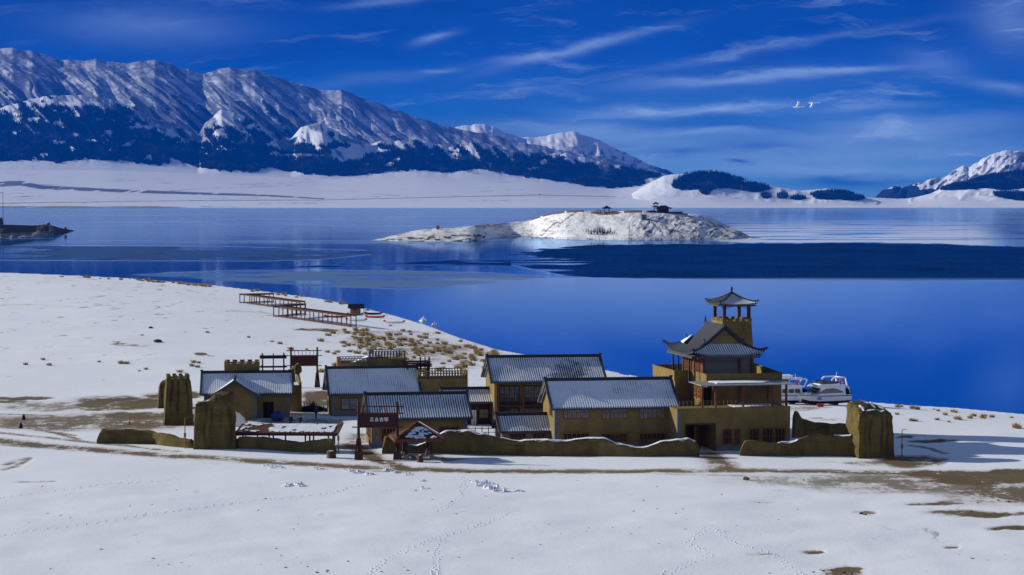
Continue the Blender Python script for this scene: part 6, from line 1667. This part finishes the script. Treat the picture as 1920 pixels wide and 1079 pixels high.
# temple on the island
x, y, z = ISL(1240, .96); T_ = thing('island_temple', 'dark temple hall with upswept roof and attached two-tier pavilion on top of the island', 'temple', (x, y, z), R(8)); s_ = y / F
def small_hip(mb, x0, x1, y0, y1, ze, zp, rl, up=.7, sp=.8):
    mx, my = (x0 + x1) / 2, (y0 + y1) / 2
    mb.roof((x0, y0, ze), (x1, y0, ze), (mx + rl, my, zp), (mx - rl, my, zp), sp, .05, .25, up, up, 6, .15); mb.roof((x1, y1, ze), (x0, y1, ze), (mx - rl, my, zp), (mx + rl, my, zp), sp, .05, .25, up, up, 6, .15)
    mb.roof((x0, y1, ze), (x0, y0, ze), (mx - rl, my, zp), (mx - rl, my + .01, zp), sp, .05, .25, up, up, 6, .15); mb.roof((x1, y0, ze), (x1, y1, ze), (mx + rl, my, zp), (mx + rl, my + .01, zp), sp, .05, .25, up, up, 6, .15)
b = MB(); b.box(-3, 7, -2, 5, -1, 3.2); b.build('hall_wall', M['darkwood'], T_)
b = MB(); small_hip(b, -4.5, 9.5, -3.5, 6.5, 3.0, 6.3, 2.6, 1.3); b.build('hall_roof', T5, T_)
b = MB()
for xx, yy in ((-6.5, -1), (-3.2, -1), (-6.5, 2.3), (-3.2, 2.3)): b.tube((xx, yy, 0), (xx, yy, 8.0), .22, n=6)
b.build('pavilion_post', M['redwood'], T_)
b = MB(); small_hip(b, -8.2, -1.6, -2.7, 4.0, 4.8, 6.3, .3, .8); small_hip(b, -7.6, -2.2, -2.1, 3.4, 7.7, 9.7, .1, .8); b.build('pavilion_roof', T5, T_)
b = MB(); b.box(-6, 20, -3.2, -2.9, -1.2, .3); 
for i in range(14): b.box(-6 + i * 2, -5.75 + i * 2, -3.3, -3.05, .3, 1.4)
b.box(-6, 20.2, -3.25, -3.1, 1.25, 1.4); b.build('terrace_rail', M['darkwood'], T_)
b = MB(); b.box(-13, -6.1, -3, 2, -1.5, 1.6); b.build('terrace_base', M['rust'], T_)
x, y, z = ISL(1138, .97); T2_ = thing('island_pavilion', 'small open pavilion with upswept roof on the island crest, left of the temple', 'pavilion', (x, y, z), R(8))
for xx, yy in ((-2.4, -2), (2.4, -2), (-2.4, 2), (2.4, 2)): b = MB(); b.tube((xx, yy, -.3), (xx, yy, 4.0), .25, n=6); b.build('post', M['redwood'], T2_)
b = MB(); small_hip(b, -4.3, 4.3, -3.6, 3.6, 3.8, 6.6, .1, .9); b.tube((0, 0, 6.4), (0, 0, 7.6), .35, .1, 6); b.build('roof', M['rust'], T2_)
b = MB(); b.box(-3.2, 3.2, -2.6, 2.6, -.8, .5); b.build('base', M['stone'], T2_)
x, y, z = ISL(1206, .62); T3_ = thing('island_hut', 'small flat dark stone hut on the snowy flank of the island', 'hut', (x, y, z), R(5))
b = MB(); b.box(-2.2, 2.6, -2, 2, -.8, 4.0); b.build('wall', M['stone'], T3_); b = MB(); b.box(-2.9, 3.6, -2.5, 2.5, 4.0, 4.5); b.build('roof', M['darkwood'], T3_); window(T3_, -.8, 1.2, 1.4, 1.4, -2.0, 1, 'dark', 'darkwood', 1)
x, y, z = ISL(821, .9); T4_ = thing('island_kiosk', 'little orange hut on the low left arm of the island', 'hut', (x, y, z), 0)
b = MB(); b.box(-1.3, 1.3, -1.2, 1.2, -.5, 2.6); b.build('wall', M['orange'], T4_); b = MB(); b.taper(-1.8, 1.8, -1.7, 1.7, 2.6, 3.5, 1.3); b.build('roof', M['orange'], T4_)
for px, lab in ((1120.5, 'tiny upright figure on the island crest, left one of a pair'), (1125.5, 'tiny upright figure on the island crest, right one of a pair')):
    r = person(lab, 545, 802, 'redwood', 0, None, 'people on the island'); r.location = ISL(px, .97); r.scale = (2.0, 2.0, 1.6)
x, y = unp(936, 443, LAKE); T5_ = thing('moored_barge', 'long dark barge moored in the bay of the island', 'boat', (x, y, LAKE), R(2))
b = MB(); b.loft([[(-8.5, -1, 1.4), (-8, -.8, .1), (-8, .8, .1), (-8.5, 1, 1.4)], [(-6, -1.7, 1.2), (-6, -1.5, -.2), (-6, 1.5, -.2), (-6, 1.7, 1.2)], [(7, -1.7, 1.2), (7, -1.5, -.2), (7, 1.5, -.2), (7, 1.7, 1.2)], [(8.6, -1, 1.3), (8.2, -.8, .2), (8.2, .8, .2), (8.6, 1, 1.3)]]); b.build('hull', M['cloth'], T5_)
b = MB(); b.box(-7.2, 2.2, -1.3, 1.3, 1.2, 3.2); b.box(-7.6, 2.6, -1.6, 1.6, 3.2, 3.4); b.build('cabin', M['darkwood'], T5_)
for i in range(4): window(T5_, -6.4 + i * 2.1, 1.7, 1.4, .9, -1.3, 1, 'glass', 'darkwood', 1)
x, y = unp(1027, 442, LAKE); b = MB(); b.hexa([(-14, -1.2, .6), (14, -1.2, .3), (14, 1.2, .3), (-14, 1.2, .6), (-14, -1.2, .95), (14, -1.2, .65), (14, 1.2, .65), (-14, 1.2, .95)])
for i in range(7): b.box(-13.5 + i * 4.3, -13.2 + i * 4.3, -1.15, -.85, -.6, .6)
x, y = unp(1024, 447, LAKE); o = b.build('jetty', M['darkwood'], None, False, (x, y, LAKE)); tag(o, 'long dark jetty along the front shore of the island', 'jetty')
# row of little conifers on the island
random.seed(21)
def conifer_mesh(h, seed):
    rr = random.Random(seed); tr = MB(); tr.tube((0, 0, -.3), (0, 0, h * .9), .09, .03, 6)
    cr_ = MB()
    for k in range(9):
        z0 = h * (.12 + k * .1); r0 = h * .16 * (1 - k / 10.5)
        for i in range(9):
            a = rr.random() * 6.28; r_ = r0 * rr.uniform(.6, 1.15); d_ = rr.uniform(.1, .3) * h * .2
            cr_.add([(0, 0, z0 + h * .13), (r_ * math.cos(a - .3), r_ * math.sin(a - .3), z0 - d_ * .4), (r_ * 1.1 * math.cos(a), r_ * 1.1 * math.sin(a), z0 - d_), (r_ * math.cos(a + .3), r_ * math.sin(a + .3), z0 - d_ * .4)], [(0, 1, 2), (0, 2, 3)])
    return tr, cr_
protos = []
for i in range(26):
    px = 1101 + i * 2.03 + random.uniform(-.5, .5); x, y, z = ISL(px, random.uniform(.14, .26)); sc = random.uniform(.65, 1.15) * (1 - .35 * abs(i - 13) / 13)
    if len(protos) < 3:
        r = thing('small_conifer', 'slim dark conifer in the row planted on the snowy flank of the island', 'tree', (x, y, z), random.random() * 6, 'row of small conifers on the island'); tr, cr_ = conifer_mesh(6.2, i)
        tr.build('trunk', M['wood'], r); cr_.build('crown', M['pine'], r); r.scale = (sc,) * 3; protos.append(r)
    else: copy_tree(protos[i % 3], (x, y, z), random.random() * 6, None, sc)

# left spit with a mast
def spit():
    px = np.arange(-260, 140, 2.0); T = np.concatenate([np.linspace(-.05, 1, 26), [1.3, 1.6]]); PX, TT = np.meshgrid(px, T)
    base = curve([(-260, 452), (0, 449), (60, 444), (100, 440), (125, 435), (140, 433)])(PX); top = curve([(-260, 418), (0, 421), (60, 423), (85, 421), (95, 422), (110, 427), (125, 430), (136, 432), (140, 433)])(PX)
    Yb = (LAKE - HC) / ((-sa + (CY - base) / F * ca)) * (ca + (CY - base) / F * sa)
    s = np.clip(TT, 0, 1); Y = Yb + TT * 140 * sstep(140, 60, PX) + TT * 15; ys = base + (top - base) * s ** 1.1 - (fbm(PX / 8, TT * 5, 821, 3) - .5) * 3 * (s > 0) * sstep(1, .8, s)
    ys = np.where(TT > 1, top + (TT - 1) * 20, ys); ys = np.where(TT < 0, base + 1, ys)
    w = (CY - ys) / F; d1, d2 = ca + w * sa, -sa + w * ca; k = Y / d1; X, Z = (PX - CX) / F * k, HC + k * d2
    dirt = 0 * PX
    rock = .62 + 1.2 * (sstep(.42, .55, TT) * ((PX < 92) | (PX > 105)) + .5 * (PX > 100))
    me = grid_mesh('spit', X, Y, Z, bpy.data.materials['island_ground'], {'rock': rock, 'dirt': dirt}); link('shore_spit', me, kind='structure')
spit()
x, y = unp(6, 424, 5); r = thing('lattice_mast', 'tall thin mast at the left edge above the dark spit', 'mast', (x, y, 2), 0); hm = zat(361, y) - 2
b = MB(); b.tube((0, 0, 0), (0, 0, hm), .35, .2, 6); b.build('pole', M['cloth'], r); b = MB(); b.bar((-3.5, 0, hm - .3), (.4, 0, hm - .3), .3); b.build('crossarm', M['cloth'], r)
for i, (px, pb, h_) in enumerate(((92, 421, 3.2), (89, 421, 2.2), (123, 428, 2.0), (2, 420, 7))):
    x, y = unp(px, pb + 1, 2); b = MB(); random.seed(i); b.ball((0, 0, 0), 1.6 if i < 3 else 2.5, 1.5, h_, 9, 7, .5); o = b.build('boulder', M['rock'], None, False, (x, y, 1.5 + (i == 3) * 2)); tag(o, ('reddish rock stack on the spit tip, taller of two', 'low rock beside the taller one on the spit', 'dark rock near the outer end of the spit', 'dark boulder at the left edge of the picture on the spit')[i], 'rock', 'rocks on the spit')

# ------------------------------------------------------------------ vehicles on the far road
def car(label, px, py_, col):
    Y_ = 14600.0 if px < 500 else 15200.0
    x, y, z = xat(px, py_, Y_), Y_, zat(py_, Y_)
    r = thing('truck', label, 'truck', (x, y, z), 0, 'trucks on the far shore road'); r.scale = (1.3,) * 3
    b = MB(); b.box(-6, 3.5, -1.3, 1.3, 1.0, 4.0); b.build('cargo_box', M[col], r)
    b = MB(); b.prism([(3.7, .8), (6.4, .8), (6.4, 2.2), (5.9, 3.5), (3.7, 3.5)], -1.3, 1.3); b.build('cab', M['cloth'], r)
    for xx in (-4.5, -2.8, 5.0): b = MB(); b.tube((xx, -1.35, .6), (xx, 1.35, .6), .65, n=10); b.build('wheel', M['dark'], r)
for lab, px, py_ in (('dark truck on the road along the far shore, the leftmost', 399, 372.6), ('dark truck on the far road, middle of the plain', 551, 373.6), ('dark truck on the far road behind the lake centre', 837, 365.5), ('dark truck on the far road nearest the island pavilion', 1012, 366)): car(lab, px, py_, 'cloth')

# ------------------------------------------------------------------ swans
def swan(label, px, py_, up):
    Y_ = 315.0; x, z = xat(px, py_, Y_), zat(py_, Y_)
    r = thing('swan', label, 'bird', (x, Y_, z), R(-14), 'swans flying over the lake'); sc = 1.0
    def rg(xx, r1, r2, zz): return [(xx * sc, r1 * math.cos(a * .785) * sc, (zz + r2 * math.sin(a * .785)) * sc) for a in range(8)]
    b = MB(); b.loft([rg(-.62, .03, .02, .02), rg(-.5, .09, .05, .0), rg(-.3, .14, .12, -.02), rg(0, .16, .15, -.03), rg(.22, .12, .11, 0), rg(.38, .07, .07, .02), rg(.7, .05, .05, .03), rg(.98, .048, .048, .05), rg(1.06, .05, .05, .06), rg(1.14, .035, .03, .05), rg(1.18, .01, .01, .045)])
    b.build('body', M['feather'], r, True)
    b = MB(); b.loft([rg(1.175, .018, .016, .043), rg(1.27, .008, .006, .035)]); b.build('beak', M['dark'], r)
    def wing(sg, dz, tip=.18 if up > 0 else -.28):
        b = MB(); pts = [(.20, -.20, .08 * sg, .02), (.18 + tip * .5, -.10 + tip * .5, .4 * sg, dz * .55), (.12 + tip, -.08 + tip, .7 * sg, dz * .95), (.06 + tip * 1.3, .0 + tip * 1.3, .85 * sg, dz * 1.15)]
        rings = []
        for (x0, x1, yy, zz) in pts: rings.append([(x0 * sc, yy * sc, zz * sc), ((x0 + x1) / 2 * sc, yy * sc, (zz + .035) * sc), (x1 * sc, yy * sc, zz * sc), ((x0 + x1) / 2 * sc, yy * sc, (zz - .02) * sc)])
        b.loft(rings); b.build('wing', M['feather'], r, True)
    wing(-1, up); wing(1, up * .9)
swan('white swan flying with wings raised, the left bird', 1495, 201, .75)
swan('white swan flying with wings lowered, the right bird', 1524, 193.5, -.62)

# ------------------------------------------------------------------ grass tufts, rocks, snow lumps
def tuft_mesh(seed, n=130, h=.66, r=.42):
    rr = random.Random(seed); b = MB()
    for i in range(n):
        a = rr.random() * 6.28; q = rr.random() ** .6 * r; ln = h * rr.uniform(.55, 1.15); lean = rr.uniform(.1, .55) * (q / r + .25)
        p = Vector((q * math.cos(a), q * math.sin(a), -.03)); d = Vector((math.cos(a) * lean, math.sin(a) * lean, 1)).normalized(); sdv = Vector((-math.sin(a + .8), math.cos(a + .8), 0)) * rr.uniform(.018, .032)
        m_ = p + d * ln * .6; e_ = m_ + (d + Vector((math.cos(a) * .5, math.sin(a) * .5, -.35))).normalized() * ln * .45
        b.add([p - sdv, p + sdv, m_ + sdv * .8, m_ - sdv * .8, e_], [(0, 1, 2, 3), (3, 2, 4)])
    b.ball((0, 0, .0), r * .5, r * .45, h * .25, 8, 5, .4)
    return b
TP = []
random.seed(33)
def tuft(px, pb, sc, label, group):
    x, y, z = G(px, pb)
    if len(TP) < 5:
        o = tuft_mesh(len(TP) + 40).build('grass_tuft', M['grass'], None, False, (x, y, z)); TP.append(o)
    else: o = random.choice(TP).copy(); COL.objects.link(o); o.location = (x, y, z)
    o.scale = (sc * random.uniform(.85, 1.25), sc, sc * random.uniform(.8, 1.15)); o.rotation_euler = (0, 0, random.random() * 6.28)
    tag(o, label, 'grass tuft', group)
isolated = [(48, 683, 1), (81, 674, .8), (92, 684, 1), (186, 678, .7), (226, 681, 1.1), (237, 681, 1.1), (274, 692, .8), (261, 695, .6), (389, 623, .9), (466, 632, .8), (266, 628, .7), (337, 697, 1.1), (362, 679, 1.1), (372, 680, .9), (360, 686, 1), (370, 688, .9), (525, 644, 1.2), (545, 655, 1.4), (510, 640, .8), (602, 697, 1.3), (612, 695, .9),
            (614, 660, 1), (633, 660, 1.0), (670, 662, 1.4), (687, 664, 1.5), (575, 655, .7)]
for px, pb, sc in isolated: tuft(px, pb + 1.5, sc * 1.0, 'dry yellow grass tuft standing alone on the open snow left of the village', 'lone grass tufts on the left snowfield')
right_t = [(1687.5, 762, 1.1), (1683, 763, .9), (1709, 757, .9), (1712, 766, 1.2), (1719, 767, 1.1), (1682, 777, .7), (1710, 789, .9), (1717, 789, .7), (1759, 770, .7), (1772, 778, .8), (1788, 772, 1.0), (1792, 773, .8), (1795, 786, 1), (1800, 787, .8), (1819, 784, .9), (1825, 780, 1.0), (1845, 781, 1.1), (1843, 784, .9), (1860, 782, .8),
           (1897, 783, .6), (1757, 787, .8), (1779, 791, .5), (1905, 802, 1.3), (1909, 803, 1.0), (1751, 767, .4), (1622, 965, .45)]
for px, pb, sc in right_t: tuft(px, pb + 1, sc * .9, 'dry yellow grass tuft on the snow near the shore, right of the far right tower', 'grass tufts on the right shore')
shore_pts = []
for i in range(70):
    px = random.choice([random.uniform(100, 420), random.uniform(250, 400), random.uniform(250, 400), random.uniform(430, 700)]); shore_pts.append((px, float(shore_py(px)) + random.uniform(1.2, 4.5)))
for px, pb in shore_pts: tuft(px, pb, random.uniform(.9, 1.9), 'dry grass clump on the crest of the bank above the lake, upper left', 'grass clumps along the lake bank')
cnt = 0; used = []
while cnt < 175:
    u = random.random(); px = 640 + 290 * u; c_ = 634 + 34 * u + 0; pb = c_ + random.gauss(0, 14 if px > 700 else 9)
    if random.random() < .18: px, pb = random.uniform(600, 940), random.uniform(625, 700)
    if pb < shore_py(px) + 6 or pb > 706: continue
    if float(fbm(np.array([px / 26]), np.array([pb / 9]), 77, 2)[0]) < .42 and random.random() < .7: continue
    if any(abs(px - a) < 4.5 and abs(pb - b_) < 2.0 for a, b_ in used): continue
    used.append((px, pb)); cnt += 1
    tuft(px, pb, random.uniform(.8, 1.7), 'dry yellow grass tuft in the thick scatter on the slope behind the village roofs', 'grass tufts on the slope behind the village')
# brown rocks
def rock(label, px, pb, w, h, mat='rock', group='brown rocks lying on the snow'):
    x, y, z = G(px, pb); random.seed(int(px)); b = MB(); b.ball((0, 0, h * .35), w, w * .7, h * .65, 10, 7, .4); b.ball((w * .5, 0, h * .2), w * .5, w * .5, h * .4, 8, 6, .4)
    o = b.build('rock', M[mat], None, False, (x, y, z)); tag(o, label, 'rock', group)
rock('flat brown rock alone on the upper left snowfield', 296, 642, .95, .6); rock('small dark rock above the flat brown rock on the left snowfield', 283, 616, .6, .4)
rock('light brown rock topped with snow in the foreground, right of centre', 1399, 900, .38, .34, 'tan'); rock('small brown clod in the foreground beside the lone grass tuft', 1615, 964, .22, .16)
x, y, z = G(1398, 899)
x, y, z = G(1399, 897); 
for i, (px, pb, w, h) in enumerate(((540, 911, .55, .22), (562, 911, .6, .24), (903, 911, .5, .25), (925, 917, .9, .38), (938, 922, .7, .3), (972, 921, .55, .22), (655, 884, .5, .18), (672, 886, .7, .3), (692, 890, .5, .2), (500, 873, .6, .15), (520, 877, .7, .18), (600, 880, .7, .18), (792, 902, .4, .15), (727, 882, .55, .25), (742, 886, .5, .2), (797, 916, .4, .14), (762, 890, .6, .15), (890, 905, .4, .2), (915, 907, .6, .28))):
    x, y, z = G(px, pb); random.seed(i + 50); b = MB()
    b.ball((0, 0, 0), w * 1.3, .8, h * .35, 9, 5, .4)
    for k in range(9): b.ball((max(-w, min(w, random.gauss(0, w * .6))), random.uniform(-.7, .7), 0), w * random.uniform(.15, .4), w * random.uniform(.15, .4), h * random.uniform(.5, 1.3), 7, 5, .7)
    o = b.build('snow_lump', M['snow'], None, False, (x, y, z)); tag(o, 'lump of cleared snow lying on the open snow in front of the walls', 'snow lump', 'lumps of snow along the track')
# trodden tracks of footprints: small clods thrown up beside each step
def footprints():
    b = MB(); random.seed(4)
    trails = [[(690, 1078), (720, 1052), (765, 1030), (820, 1008), (880, 993), (960, 962)], [(0, 1006), (60, 996), (140, 986), (230, 972), (330, 958), (470, 940), (620, 925), (700, 905)], [(815, 1078), (822, 1035), (830, 1008)], [(1240, 1078), (1330, 1040), (1290, 1020), (1330, 985)],
              [(1500, 1078), (1450, 1040), (1380, 1020), (1340, 990)], [(0, 935), (200, 908), (340, 900)], [(820, 960), (860, 935), (870, 900), (860, 890)]]
    for tr in trails:
        P3 = [Vector(G(a, c)) for a, c in tr]
        for a, c in zip(P3, P3[1:]):
            d = c - a; n_ = int(d.length / .55); sdv = Vector((-d.y, d.x, 0)).normalized()
            for i in range(n_):
                p = a + d * (i / n_) + sdv * ((.22 if i % 2 else -.22) + random.gauss(0, .10)); p.z = float(ground_z(np.array([p.x]), np.array([p.y]))[0]) + .0
                r_ = random.uniform(.09, .15); hh = random.uniform(.05, .11); N_ = 6
                b.add([(p.x + r_ * math.cos(k * 1.047), p.y + r_ * 1.4 * math.sin(k * 1.047), p.z - .02) for k in range(N_)] + [(p.x, p.y, p.z + hh)], [(k, (k + 1) % N_, N_) for k in range(N_)])
    o = b.build('footprints', M['snow']); o['kind'] = 'stuff'; tag(o, 'trails of footprints trodden across the foreground snow', 'footprints')
footprints()
# scattered dark crumbs on the foreground snow
def crumbs():
    b = MB(); random.seed(14)
    for i in range(140):
        px, pb = random.uniform(-20, 1940), 885 + 200 * random.random() ** .9
        if random.random() < .35: cx_, cy_ = random.choice([(560, 1055), (320, 1052), (1120, 1000), (855, 970), (1820, 1040), (590, 1070), (1560, 1070)]); px, pb = random.gauss(cx_, 26), random.gauss(cy_, 6)
        x, y, z = G(px, pb); r_ = random.uniform(.03, .11)
        b.ball((x, y, z), r_ * 1.6, r_, r_ * .6, 5, 4, .4)
    o = b.build('earth_crumbs', M['rock']); o['kind'] = 'stuff'; tag(o, 'small dark crumbs of earth and dung scattered on the snow', 'earth crumbs')
crumbs()

# ------------------------------------------------------------------ haze
def make_haze():
    x0, x1, y0, y1, z0, z1 = -26000, 26000, -900, 27500, -9.0, 2600
    v = [(x0, y0, z0), (x1, y0, z0), (x1, y1, z0), (x0, y1, z0), (x0, y0, z1), (x1, y0, z1), (x1, y1, z1), (x0, y1, z1)]
    f = [(0, 3, 2, 1), (4, 5, 6, 7), (0, 1, 5, 4), (1, 2, 6, 5), (2, 3, 7, 6), (3, 0, 4, 7)]
    me = bpy.data.meshes.new('haze'); me.from_pydata(v, [], f)
    m = bpy.data.materials.new('haze'); m.use_nodes = True
    nt = m.node_tree; nt.nodes.clear()
    pv = nt.nodes.new('ShaderNodeVolumePrincipled'); o = nt.nodes.new('ShaderNodeOutputMaterial')
    pv.inputs['Color'].default_value = HAZE_COLOR
    pv.inputs['Density'].default_value = HAZE_DENSITY
    pv.inputs['Anisotropy'].default_value = 0.0
    nt.links.new(pv.outputs[0], o.inputs['Volume'])
    me.materials.append(m)
    ob = link('haze', me, kind='stuff')
    ob['label'] = 'thin blue air haze between the village and the far mountains'; ob['category'] = 'haze'
HAZE_COLOR = (0.0, 0.17, 1.0, 1)
HAZE_DENSITY = 0.000025
make_haze()
